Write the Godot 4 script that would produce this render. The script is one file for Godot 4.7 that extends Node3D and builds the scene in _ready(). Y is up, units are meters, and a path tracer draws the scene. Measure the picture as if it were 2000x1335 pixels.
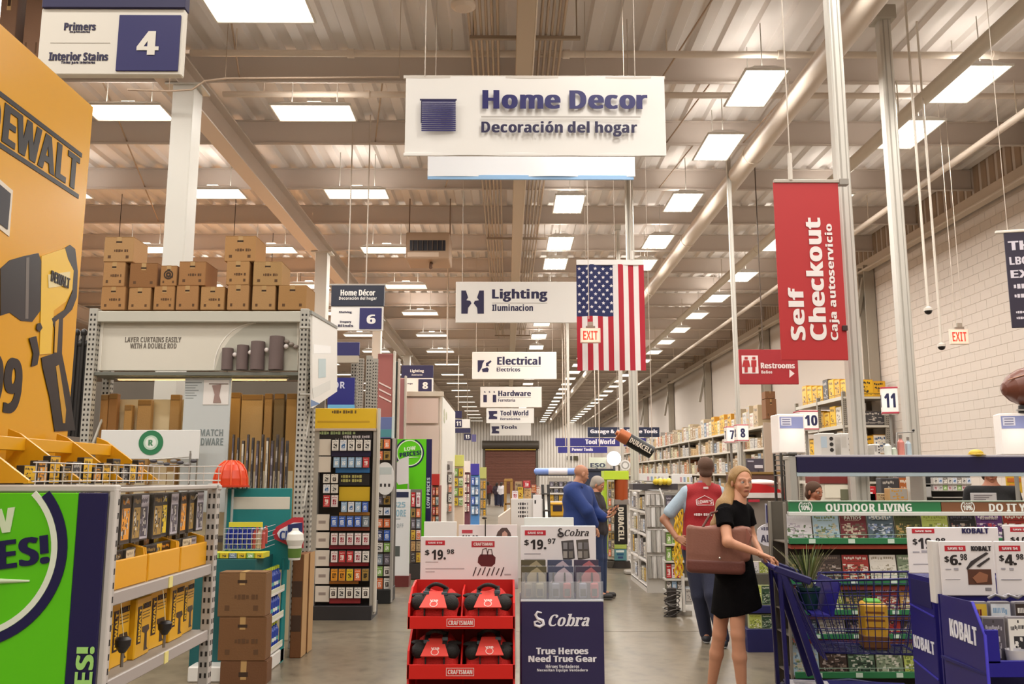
extends Node3D
# A hardware store seen down its main aisle. Store axes: x to the right, y up, -z down the aisle; metres.
const F := 1700.0                      # focal length in pixels of the 2000 x 1335 frame
const EYE := Vector3(0, 1.6, 0)
const PITCH := 0.15429
const YAW := -0.00588
var view := Basis.from_euler(Vector3(PITCH, YAW, 0))
var taken := {}
var kept := {}
var rng := RandomNumberGenerator.new()


func _ready() -> void:
	rng.seed = 7
	var cam := Camera3D.new()
	cam.name = "camera"
	cam.position = EYE
	cam.basis = view
	cam.fov = rad_to_deg(2.0 * atan(667.5 / F))
	cam.near = 0.05
	cam.far = 300.0
	add_child(cam)
	cam.current = true
	var env := Environment.new()
	env.background_mode = Environment.BG_COLOR
	env.background_color = Color.BLACK
	env.tonemap_mode = Environment.TONE_MAPPER_LINEAR
	env.tonemap_exposure = 0.8
	env.sdfgi_enabled = true
	env.ssao_enabled = true
	env.ssil_enabled = true
	var we := WorldEnvironment.new()
	we.name = "environment"
	we.environment = env
	add_child(we)
	make_prints()
	lights()
	shell()
	overhead()
	hung_signs()
	left_side()
	middle()
	right_side()
	people()


# ---------------------------------------------------------------- helpers
# the point that the photograph shows at pixel (x, y), d metres down the aisle
func P(x: float, y: float, d: float) -> Vector3:
	var r: Vector3 = view * Vector3((x - 1000.0) / F, (667.5 - y) / F, -1.0)
	return EYE + r * (d / -r.z)


func px(n: float, d: float) -> float:  # n pixels at d metres, in metres
	return n * d / F


class M:  # collects triangles; front faces run clockwise
	var v := PackedVector3Array()
	var n := PackedVector3Array()
	var t := PackedVector2Array()
	var c := PackedColorArray()
	var col := Color.WHITE
	var tinted := false

	func tint(k: Color) -> M:
		col = k.srgb_to_linear()
		tinted = true
		return self

	func tri(a: Vector3, b: Vector3, d: Vector3, na := Vector3.ZERO, nb := Vector3.ZERO, nd := Vector3.ZERO, ta := Vector2.ZERO, tb := Vector2.ZERO, td := Vector2.ZERO) -> void:
		var f := (d - a).cross(b - a)
		if na != Vector3.ZERO and f.dot(na + nb + nd) < 0.0:
			tri(a, d, b, na, nd, nb, ta, td, tb)
			return
		if na == Vector3.ZERO:
			na = f.normalized()
			nb = na
			nd = na
		v.append_array([a, b, d])
		n.append_array([na, nb, nd])
		t.append_array([ta, tb, td])
		c.append_array([col, col, col])

	func quad(a: Vector3, b: Vector3, d: Vector3, e: Vector3) -> void:  # bottom left, top left, top right, bottom right as seen from the front
		tri(a, b, d, Vector3.ZERO, Vector3.ZERO, Vector3.ZERO, Vector2(0, 1), Vector2(0, 0), Vector2(1, 0))
		tri(a, d, e, Vector3.ZERO, Vector3.ZERO, Vector3.ZERO, Vector2(0, 1), Vector2(1, 0), Vector2(1, 1))

	func out(p: Array, mid: Vector3) -> void:  # a flat polygon that faces away from mid
		var f: Vector3 = (p[2] - p[0]).cross(p[1] - p[0])
		if f.dot(p[0] - mid) < 0.0:
			p.reverse()
		for i in range(1, p.size() - 1):
			tri(p[0], p[i], p[i + 1])

	func box(mid: Vector3, s: Vector3, ch := 0.0, b := Basis.IDENTITY) -> M:
		var h := s / 2.0
		if ch <= 0.0:
			for i in 3:
				for sg in [-1.0, 1.0]:
					var o := Vector3.ZERO
					o[i] = h[i] * sg
					var up := Vector3(0, h.y, 0) if i != 1 else Vector3(0, 0, -h.z * sg)
					var rt := up.cross(o).normalized()
					rt *= absf(rt.dot(h))
					quad(mid + b * (o - up - rt), mid + b * (o + up - rt), mid + b * (o + up + rt), mid + b * (o - up + rt))
			return self
		ch = minf(ch, minf(h.x, minf(h.y, h.z)) * 0.9)
		for i in 3:
			var j := (i + 1) % 3
			var k := (i + 2) % 3
			for si in [-1.0, 1.0]:
				var f := []
				for q in [[-1, -1], [-1, 1], [1, 1], [1, -1]]:
					var a := Vector3.ZERO
					a[i] = si * h[i]
					a[j] = q[0] * (h[j] - ch)
					a[k] = q[1] * (h[k] - ch)
					f.append(mid + b * a)
				out(f, mid)
				for sj in [-1.0, 1.0]:
					var e := []
					for q in [[0, -1], [0, 1], [1, 1], [1, -1]]:
						var a := Vector3.ZERO
						a[i] = si * (h[i] - (ch if q[0] else 0.0))
						a[j] = sj * (h[j] - (0.0 if q[0] else ch))
						a[k] = q[1] * (h[k] - ch)
						e.append(mid + b * a)
					out(e, mid)
		for sx in [-1.0, 1.0]:
			for sy in [-1.0, 1.0]:
				for sz in [-1.0, 1.0]:
					var q := Vector3(sx * h.x, sy * h.y, sz * h.z)
					out([mid + b * (q - Vector3(0, sy * ch, sz * ch)), mid + b * (q - Vector3(sx * ch, 0, sz * ch)), mid + b * (q - Vector3(sx * ch, sy * ch, 0))], mid)
		return self

	func bar(a: Vector3, b: Vector3, w: float, h: float, ch := 0.0) -> M:  # a square bar from a to b
		var z := (b - a).normalized()
		var x := (Vector3.UP if absf(z.y) < 0.95 else Vector3.RIGHT).cross(z).normalized()
		return box((a + b) / 2.0, Vector3(w, h, a.distance_to(b)), ch, Basis(x, z.cross(x), z))

	func tube(p: Array, r, sides := 8, caps := true) -> M:  # r: a radius or one for each point
		var x := Vector3.ZERO
		var rings := []
		for i in p.size():
			var z: Vector3 = ((p[mini(i + 1, p.size() - 1)] - p[i]).normalized() + (p[i] - p[maxi(i - 1, 0)]).normalized()).normalized()
			if x == Vector3.ZERO:
				x = (Vector3.UP if absf(z.y) < 0.9 else Vector3.RIGHT).cross(z).normalized()
			x = (x - z * x.dot(z)).normalized()
			var y := z.cross(x)
			var ring := []
			for k in sides:
				var a := TAU * k / sides
				ring.append(x * cos(a) + y * sin(a))
			rings.append(ring)
		for i in p.size() - 1:
			var r0: float = r[i] if r is Array else r
			var r1: float = r[i + 1] if r is Array else r
			for k in sides:
				var l := (k + 1) % sides
				var a: Vector3 = rings[i][k]
				var b: Vector3 = rings[i][l]
				var d: Vector3 = rings[i + 1][k]
				var e: Vector3 = rings[i + 1][l]
				tri(p[i] + a * r0, p[i] + b * r0, p[i + 1] + e * r1, a, b, e)
				tri(p[i] + a * r0, p[i + 1] + e * r1, p[i + 1] + d * r1, a, e, d)
		if caps:
			for w in [[0, 1], [p.size() - 1, p.size() - 2]]:
				var rr: float = r[w[0]] if r is Array else r
				var f := []
				for k in sides:
					f.append(p[w[0]] + rings[w[0]][k] * rr)
				out(f, p[w[1]])
		return self

	func lathe(prof: Array, sides := 16, at := Vector3.ZERO, b := Basis.IDENTITY) -> M:  # prof: Vector2(radius, height), from the bottom up
		for i in prof.size() - 1:
			var p: Vector2 = prof[i]
			var q: Vector2 = prof[i + 1]
			var g := Vector2(q.y - p.y, p.x - q.x).normalized()
			for k in sides:
				var a := TAU * k / sides
				var e := TAU * (k + 1) / sides
				var u := Vector3(cos(a), 0, sin(a))
				var w := Vector3(cos(e), 0, sin(e))
				var nu := b * (u * g.x + Vector3(0, g.y, 0))
				var nw := b * (w * g.x + Vector3(0, g.y, 0))
				var ps := [at + b * (u * p.x + Vector3(0, p.y, 0)), at + b * (w * p.x + Vector3(0, p.y, 0)), at + b * (w * q.x + Vector3(0, q.y, 0)), at + b * (u * q.x + Vector3(0, q.y, 0))]
				if p.x > 0.0:
					tri(ps[0], ps[1], ps[2], nu, nw, nw)
				if q.x > 0.0:
					tri(ps[0], ps[2], ps[3], nu, nw, nu)
		return self

	func ball(at: Vector3, r: Vector3, nu := 12, nv := 8, b := Basis.IDENTITY) -> M:
		var g := []
		for j in nv + 1:
			for i in nu + 1:
				var th := PI * j / nv
				var ph := TAU * i / nu
				g.append(Vector3(sin(th) * cos(ph), cos(th), sin(th) * sin(ph)))
		for j in nv:
			for i in nu:
				var q := [g[j * (nu + 1) + i], g[j * (nu + 1) + i + 1], g[(j + 1) * (nu + 1) + i + 1], g[(j + 1) * (nu + 1) + i]]
				var ps := []
				var ns := []
				for k in 4:
					ps.append(at + b * (q[k] * r))
					ns.append((b * (q[k] / r)).normalized())
				if j > 0:
					tri(ps[0], ps[1], ps[2], ns[0], ns[1], ns[2])
				if j < nv - 1:
					tri(ps[0], ps[2], ps[3], ns[0], ns[2], ns[3])
		return self

	func prism(p: PackedVector2Array, z0: float, z1: float, x := Transform3D.IDENTITY) -> M:  # an outline in x and y given a thickness along z
		if Geometry2D.is_polygon_clockwise(p):
			p.reverse()
		var ix := Geometry2D.triangulate_polygon(p)
		for i in range(0, ix.size(), 3):
			for z in [z0, z1]:
				var q := []
				for k in 3:
					q.append(x * Vector3(p[ix[i + k]].x, p[ix[i + k]].y, z))
				out(q, q[0] + x.basis * Vector3(0, 0, z0 - z1 if z == z1 else z1 - z0))
		for i in p.size():
			var a := p[i]
			var b := p[(i + 1) % p.size()]
			quad(x * Vector3(a.x, a.y, z0), x * Vector3(a.x, a.y, z1), x * Vector3(b.x, b.y, z1), x * Vector3(b.x, b.y, z0))
		return self

	func surface(into: ArrayMesh) -> void:
		var a := []
		a.resize(Mesh.ARRAY_MAX)
		a[Mesh.ARRAY_VERTEX] = v
		a[Mesh.ARRAY_NORMAL] = n
		a[Mesh.ARRAY_TEX_UV] = t
		if tinted:
			a[Mesh.ARRAY_COLOR] = c
		into.add_surface_from_arrays(Mesh.PRIMITIVE_TRIANGLES, a)

	func mesh() -> ArrayMesh:
		var m := ArrayMesh.new()
		surface(m)
		return m


func numbered(called: String) -> String:
	taken[called] = taken.get(called, -1) + 1
	return called if taken[called] == 0 else "%s_%03d" % [called, taken[called]]


func tag(o: Node3D, label: String, category: String, group := "", kind := "") -> Node3D:
	o.set_meta("label", label)
	o.set_meta("category", category)
	if group:
		o.set_meta("group", group)
	if kind:
		o.set_meta("kind", kind)
	return o


func thing(called: String, label: String, category: String, at := Vector3.ZERO, turn := 0.0, group := "") -> Node3D:
	var o := Node3D.new()
	o.name = numbered(called)
	add_child(o)
	o.position = at
	o.rotation.y = turn
	return tag(o, label, category, group)


func part(o: Node, called: String, m, mat: Material, label := "") -> MeshInstance3D:  # in the parent's own axes
	var q := MeshInstance3D.new()
	q.name = called
	q.mesh = m.mesh() if m is M else m
	q.set_surface_override_material(0, mat)
	o.add_child(q, true)
	if label:
		q.set_meta("label", label)
	return q


func wpart(o: Node3D, called: String, m, mat: Material, label := "") -> MeshInstance3D:  # the shape is given in the store's axes
	var q := part(o, called, m, mat, label)
	q.transform = whole(o).affine_inverse()
	return q


func whole(o: Node3D) -> Transform3D:
	var x := o.transform
	var p := o.get_parent()
	while p != self:
		x = p.transform * x
		p = p.get_parent()
	return x


func single(called: String, label: String, category: String, m, mat: Material, at := Vector3.ZERO, group := "") -> MeshInstance3D:
	var q := MeshInstance3D.new()
	q.name = numbered(called)
	q.mesh = m.mesh() if m is M else m
	q.set_surface_override_material(0, mat)
	add_child(q)
	q.position = at
	tag(q, label, category, group)
	return q


func struct(called: String, m, mat: Material, o: Node = self) -> MeshInstance3D:
	var q := MeshInstance3D.new()
	q.name = numbered(called) if o == self else called
	q.mesh = m.mesh() if m is M else m
	q.set_surface_override_material(0, mat)
	o.add_child(q, true)
	if o == self:
		q.set_meta("kind", "structure")
	return q


func mat(hex: String, rough := 0.6, metal := 0.0, how := "") -> StandardMaterial3D:
	var key := "%s %s %s %s" % [hex, rough, metal, how]
	if not kept.has(key):
		var m := StandardMaterial3D.new()
		m.albedo_color = Color(hex)
		m.roughness = rough
		m.metallic = metal
		if how == "card":
			rough_grain(m, 0.08, 60.0)
		elif how == "cloth":
			m.rim_enabled = true
			m.rim = 0.25
			rough_grain(m, 0.25, 160.0)
		elif how == "matt":
			m.metallic_specular = 0.2
			rough_grain(m, 0.2, 160.0)
		elif how == "tint":
			m.vertex_color_use_as_albedo = true
		elif how == "glow":
			m.emission_enabled = true
			m.emission = Color(hex)
			m.emission_energy_multiplier = 1.0
		kept[key] = m
	return kept[key]


func noise(freq: float, seamless := true, seed_ := 1) -> NoiseTexture2D:
	var key := "noise %s %s" % [freq, seed_]
	if not kept.has(key):
		var t := NoiseTexture2D.new()
		t.width = 256
		t.height = 256
		t.seamless = seamless
		var n := FastNoiseLite.new()
		n.seed = seed_
		n.frequency = freq
		n.fractal_octaves = 4
		t.noise = n
		kept[key] = t
	return kept[key]


func rough_grain(m: StandardMaterial3D, depth: float, per_metre: float) -> void:
	m.heightmap_enabled = true
	m.heightmap_scale = depth
	m.heightmap_texture = noise(0.05)
	m.uv1_triplanar = true
	m.uv1_scale = Vector3.ONE * per_metre / 16.0


# lettering that fills w by h (h <= 0: natural height) and faces +z of b; heavy thickens the strokes
func txt(o: Node3D, words: String, mid: Vector3, w: float, h: float, m: Material, b := Basis.IDENTITY, called := "lettering", heavy := 0.6, face := "Droid Sans") -> MeshInstance3D:
	if not kept.has(face):
		var sf := SystemFont.new()
		sf.font_names = PackedStringArray([face])
		sf.font_weight = 700
		kept[face] = sf
	var key := "text %s %s %s" % [heavy, face, words]
	if not kept.has(key):
		var tm := TextMesh.new()
		tm.text = words
		tm.font = kept[face]
		tm.font_size = 24
		tm.pixel_size = 0.01
		tm.curve_step = 1.0
		tm.depth = 0.02
		var box := tm.get_aabb()
		var a := tm.get_mesh_arrays()
		var am := ArrayMesh.new()
		var vs: PackedVector3Array = a[Mesh.ARRAY_VERTEX]
		var ix: PackedInt32Array = a[Mesh.ARRAY_INDEX]
		var all := M.new()
		var steps := [0.0] if heavy < 0.45 else [-1.0, 1.0] if heavy < 1.0 else [-1.6, 0.0, 1.6]
		for k in steps.size():
			var off := Vector3(steps[k] * 0.0045, 0, 0.0004 * k) - box.get_center()
			for i in ix:
				all.v.append(vs[i] + off)
			for i in ix:
				all.n.append(a[Mesh.ARRAY_NORMAL][i])
		all.t.resize(all.v.size())
		all.surface(am)
		kept[key] = am
	var size: Vector3 = kept[key].get_aabb().size
	var sx := w / size.x
	var sy := h / size.y if h > 0.0 else sx
	var q := part(o, called, kept[key], m)
	q.transform = Transform3D(b * Basis.from_scale(Vector3(sx, sy, 0.15)), mid)
	return q


# small illegible print: word-like dashes along x of b
func bars(o: Node3D, called: String, mid: Vector3, w: float, h: float, m: Material, b := Basis.IDENTITY) -> void:
	var k := M.new()
	var x := -w / 2
	var n := 0
	while x < w / 2 - h * 0.2:
		var l := minf(h * (0.45 + 0.35 * ((n * 7) % 5) / 4.0), w / 2 - x)
		k.box(mid + b * Vector3(x + l / 2, 0, 0), Vector3(l, h * (1.0 if n % 3 else 0.75), 0.0012), 0.0, b)
		x += l + h * (0.2 if n % 4 != 3 else 0.6)
		n += 1
	part(o, called, k, m)


func nth(i: int) -> String:  # 0 -> first
	var a := ["first", "second", "third", "fourth", "fifth", "sixth", "seventh", "eighth", "ninth", "tenth", "eleventh", "twelfth", "thirteenth", "fourteenth", "fifteenth", "sixteenth", "seventeenth", "eighteenth", "nineteenth", "twentieth"]
	if i < 20:
		return a[i]
	var tens: String = ["", "", "twenty", "thirty", "forty", "fifty", "sixty", "seventy", "eighty", "ninety"][(i + 1) / 10]
	return tens.trim_suffix("y") + "ieth" if (i + 1) % 10 == 0 else tens + "-" + a[i % 10]


func V(x: float, y: float, z: float) -> Vector3:
	return Vector3(x, y, z)


func V2(x: float, y: float) -> Vector2:
	return Vector2(x, y)


# ---------------------------------------------------------------- prints: one sheet of 8 x 8 pictures for packs, covers and cards
var sheet: ImageTexture
func make_prints() -> void:
	var im := Image.create_empty(2048, 2048, false, Image.FORMAT_RGB8)
	var r := RandomNumberGenerator.new()
	r.seed = 41
	var fills := {
		"book": [["b7cfdc", "6e8aa0", "c9c2a8", "7d8a5a"], ["7b2c35", "b39a86", "6b5a4a", "d8c7b0"], ["5d6f7c", "8fa0c8", "dfe4ea", "3d4c55"], ["51572f", "8a8f4f", "c9a867", "3a3d22"], ["efe9dd", "cfc6b6", "a59a83", "e4ddcf"], ["7f8f72", "b7bfa3", "dcd9c8", "55614a"], ["e8e2e6", "c5b8c4", "6a7d5c", "efe9ec"], ["a9342c", "d7c2a0", "efe7d8", "5a3326"], ["d3a24e", "f0e2bd", "8a5a2c", "efe9dd"], ["222228", "8f5b52", "c2b3a6", "5a5a66"], ["c33126", "f0e4d4", "1d1d20", "a02018"], ["4a3a32", "b9a9a0", "8b7768", "2a221e"], ["c3cf6a", "6e7f3a", "efeedc", "9aa648"], ["6a3f86", "c9485a", "efe2ec", "45275c"], ["3f5a44", "8aa384", "d9dccb", "27382b"], ["d9d4ca", "9f9484", "6d6357", "efebe3"]],
		"card": [["e9e6e0", "2d2d33"], ["e7e9ee", "3a6ea8"], ["8fb4d6", "e9eef4"], ["1f2c63", "e4e4ea"], ["e9dfe0", "9c1f3a"], ["c01f2b", "f0e0dc"], ["e79a2b", "3a2a18"], ["ece7df", "3c2f2a"], ["e5c62f", "2b2b2b"], ["6f7f8d", "d9dde2"], ["7d6a50", "d7c7a6"], ["dd6a33", "f2e3d8"], ["7fae4f", "eef2df"], ["2f5fc2", "dfe7f5"], ["a5843f", "2a241b"], ["57525c", "b9b4bd"]],
		"pack": [["e6b41e", "1d1b18"], ["dba51a", "1d1b18"], ["c7a06a", "7a5d38"], ["cfc8bb", "6a655d"], ["b9a07c", "5a4a36"], ["8d8a86", "3a3836"], ["d8d2c6", "a03a2c"], ["d8cfae", "5b6a3a"], ["a8a198", "c9902a"], ["e4ded2", "30507c"], ["9c7b52", "e4dccb"], ["c4c0ba", "77706a"], ["3c3a3c", "b7b0a6"], ["b5652f", "e9dccb"], ["6c7f93", "e1e3e6"], ["d5b13c", "6d2a22"]],
	}
	for i in 64:
		var o := Vector2i(i % 8, i / 8) * 256
		var b := func(x: float, y: float, w: float, h: float, k: String) -> void:
			im.fill_rect(Rect2i(o + Vector2i(int(x), int(y)), Vector2i(maxi(1, int(w)), maxi(1, int(h)))), Color(k))
		if i < 16:
			var p: Array = fills.book[i]
			b.call(0, 0, 256, 256, p[0])
			for k in 140:  # a photograph in patches
				var w := r.randf_range(6, 46)
				var y := r.randf_range(84, 250)
				b.call(r.randf_range(8, 248 - w), y, w, minf(r.randf_range(4, 26), 250 - y), p[r.randi() % 4])
			b.call(14, 14, 228, 62, p[0])
			words_bar(b, r, 22, 20, 212, 26, p[2] if i % 3 else p[3])
			words_bar(b, r, 50, 56, 150, 10, p[3])
		elif i < 32:
			var p: Array = fills.card[i - 16]
			b.call(0, 0, 256, 256, p[0])
			b.call(118, 10, 20, 14, "3a3638")
			words_bar(b, r, 30, 36, 196, 26, p[1])
			b.call(60, 92, 136, 110, p[1])
			for k in 26:
				b.call(r.randf_range(50, 170), r.randf_range(88, 180), r.randf_range(6, 40), r.randf_range(6, 30), p[r.randi() % 2])
			words_bar(b, r, 30, 220, 190, 12, p[1])
		elif i < 48:
			var p: Array = fills.pack[i - 32]
			b.call(0, 0, 256, 256, p[0])
			words_bar(b, r, 24, 26, 190, 40, p[1])
			for k in 22:
				b.call(r.randf_range(30, 180), r.randf_range(90, 190), r.randf_range(8, 50), r.randf_range(6, 30), p[1 if r.randf() < 0.55 else 0])
			b.call(0, 206, 256, 8, p[1])
			words_bar(b, r, 24, 222, 130, 12, p[1])
			words_bar(b, r, 170, 222, 60, 12, p[1])
		else:  # hanging packs: a clear blister over a dark or coloured card
			var p: Array = fills.card[(i * 5) % 16]
			b.call(0, 0, 256, 256, p[1])
			b.call(20, 70, 216, 170, p[0])
			for k in 40:
				b.call(r.randf_range(20, 190), r.randf_range(70, 210), r.randf_range(6, 40), r.randf_range(6, 40), [p[1], p[0], "5a5652", "c9c4ba"][r.randi() % 4])
			words_bar(b, r, 30, 20, 190, 30, p[0])
	sheet = ImageTexture.create_from_image(im)


func words_bar(b: Callable, r: RandomNumberGenerator, x: float, y: float, w: float, h: float, k: String) -> void:
	var at := x
	while at < x + w - h * 0.5:
		var l := minf(r.randf_range(0.35, 0.8) * h, x + w - at)
		b.call(at, y + (h * 0.25 if r.randf() < 0.5 else 0.0), l, h * 0.75, k)
		at += l + h * (0.18 if r.randf() < 0.8 else 0.5)


func printed(i: int) -> StandardMaterial3D:
	var key := "print %d" % i
	if not kept.has(key):
		var m := StandardMaterial3D.new()
		m.albedo_texture = sheet
		m.uv1_scale = Vector3(0.125 * 0.98, 0.125 * 0.98, 1)
		m.uv1_offset = Vector3((i % 8) * 0.125 + 0.00125, (i / 8) * 0.125 + 0.00125, 0)
		m.roughness = 0.4
		kept[key] = m
	return kept[key]


# a pack of goods one unit each way: a chamfered body and, proud of its front, a printed face
var unit_pack: ArrayMesh
func pack(called: String, label: String, category: String, group: String, at: Vector3, s: Vector3, i: int, side: Material, b := Basis.IDENTITY) -> MeshInstance3D:
	if unit_pack == null:
		unit_pack = ArrayMesh.new()
		M.new().box(Vector3(0, 0.5, 0), Vector3.ONE, 0.025).surface(unit_pack)
		var f := M.new()
		f.quad(Vector3(-0.465, 0.035, 0.503), Vector3(-0.465, 0.965, 0.503), Vector3(0.465, 0.965, 0.503), Vector3(0.465, 0.035, 0.503))
		f.surface(unit_pack)
	var q := single(called, label, category, unit_pack, side, at, group)
	q.set_surface_override_material(1, printed(i))
	q.basis = b * Basis.from_scale(s)
	return q


# ---------------------------------------------------------------- light
const LAMP_Y := 7.2
const ROWS := [[-3.0, "left of the centre line", true], [-5.88, "beyond the left girder", true], [-9.0, "third from the centre on the left", true], [1.28, "just right of the centre line", false], [3.62, "left of the large round duct", false], [6.65, "between duct and right wall", false], [-13.5, "far left over the aisles", true], [-18.5, "deep left over the aisles", true]]
func lights() -> void:
	for k in ROWS.size():
		var row: Array = ROWS[k]
		var at: Array
		if k < 3:
			at = [-5.5, -1.0, 3.5, 6.5, 9.81, 12.84, 16.75, 21.1, 25.3, 29.6, 34.3, 38.8]
			for i in 11:
				at.append(43.3 + i * 4.4)
		elif k < 6:
			at = [-6.0, -2.5, 1.0, 4.0, 6.8, 8.9, 11.95, 14.23, 17.27, 20.3, 22.6] if k == 4 else [-6.0, -2.0, 2.0, 5.5, 8.6, 11.8, 13.65, 17.3, 20.5, 23.97] if k == 5 else [-6.0, -2.0, 2.0, 5.5, 8.7, 17.38, 20.46, 22.5]
			while at.back() < 87.0:
				at.append(at.back() + 3.0)
		else:
			for i in 8:
				at.append(0.0 + i * 12.0)
		for i in at.size():
			ceiling_light(row[0], at[i], row[2], "white ceiling light panel, %s in the row %s" % [nth(i), row[1]], k < 6 and at[i] > 5.0, (2.0 if k >= 6 else 1.0) if at[i] < 42.0 or k >= 6 else 3.0 if i % 3 == 0 else 0.0)


var lamp_parts := []
func ceiling_light(x: float, d: float, across: bool, label: String, shown: bool, power: float) -> void:
	if lamp_parts.is_empty():
		var hs := M.new()  # the sheet housing: a shallow trough with sloping sides
		for s in [[Vector2(0.31, 0.0), Vector2(0.16, 0.1)], [Vector2(0.3, 0.004), Vector2(0.15, 0.095)]]:
			for q in [[1, 0], [-1, 0], [0, 1], [0, -1]]:
				var a: Vector2 = s[0]
				var b: Vector2 = s[1]
				var ka := Vector2(0.61, a.x)
				var kb := Vector2(0.5, b.x)
				var c := []
				for w in [[ka, -1, a.y], [ka, 1, a.y], [kb, 1, b.y], [kb, -1, b.y]]:
					c.append(Vector3(w[0].x * (q[0] if q[0] else w[1]), w[2], w[0].y * (q[1] if q[1] else w[1])))
				hs.out(c, Vector3(0, 0.05, 0))
		hs.box(Vector3(0, 0.1, 0), Vector3(1.0, 0.012, 0.32))
		var rim := M.new()
		for s in [-1.0, 1.0]:
			rim.box(Vector3(0, 0.0, s * 0.305), Vector3(1.24, 0.03, 0.02))
			rim.box(Vector3(s * 0.61, 0.0, 0), Vector3(0.02, 0.03, 0.6))
		var lens := M.new().box(Vector3(0, 0.012, 0), Vector3(1.2, 0.01, 0.59))
		var tube := M.new().tube([Vector3(-0.57, 0, 0), Vector3(0.57, 0, 0)], 0.013, 5, false)
		var stem := M.new().tube([Vector3(-0.35, 0.1, 0), Vector3(-0.35, 0.86, 0)], 0.008, 5).tube([Vector3(0.35, 0.1, 0), Vector3(0.35, 0.86, 0)], 0.008, 5).box(Vector3(0, 0.14, 0), Vector3(0.22, 0.07, 0.1), 0.01)
		lamp_parts = [hs.mesh(), rim.mesh(), lens.mesh(), tube.mesh(), stem.mesh(), M.new().box(Vector3(0, 0.112, 0), Vector3(0.9, 0.008, 0.26)).mesh()]
		var glow := mat("fffaf0", 0.5, 0.0, "glow")
		glow.emission_energy_multiplier = 2.2
	var o := thing("ceiling_light", label, "ceiling light", Vector3(x, LAMP_Y, -d), 0.0 if across else PI / 2, "ceiling light panels")
	part(o, "housing", lamp_parts[0], mat("d9d6d0", 0.5))
	part(o, "rim", lamp_parts[1], mat("e4e1da", 0.5))
	part(o, "diffuser", lamp_parts[2], mat("fffaf0", 0.5, 0.0, "glow"))
	if shown and d < 24.0:
		for k in 4:
			part(o, "tube", lamp_parts[3], mat("fffaf0", 0.5, 0.0, "glow")).position = Vector3(0, -0.012, -0.21 + 0.14 * k)
	part(o, "hanger", lamp_parts[4], mat("bdb6ab", 0.5))
	if power == 0.0:
		return
	var l := AreaLight3D.new()
	l.name = "lamp"
	l.area_size = Vector2(1.16, 0.56)
	l.light_color = Color("fffaf3")
	l.light_energy = 9.0 * power
	l.area_range = 60.0
	l.shadow_enabled = true
	l.position = Vector3(0, -0.04, 0)
	l.rotation.x = -PI / 2
	o.add_child(l, true)
	if shown and d < 40.0:  # the fitting is open at the top and washes the deck
		part(o, "top_opening", lamp_parts[5], mat("fffaf0", 0.5, 0.0, "glow"))
		var u: AreaLight3D = l.duplicate()
		u.area_size = Vector2(0.9, 0.26)
		u.light_energy = 0.95
		u.position.y = 0.13
		u.rotation.x = PI / 2
		o.add_child(u, true)


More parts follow.
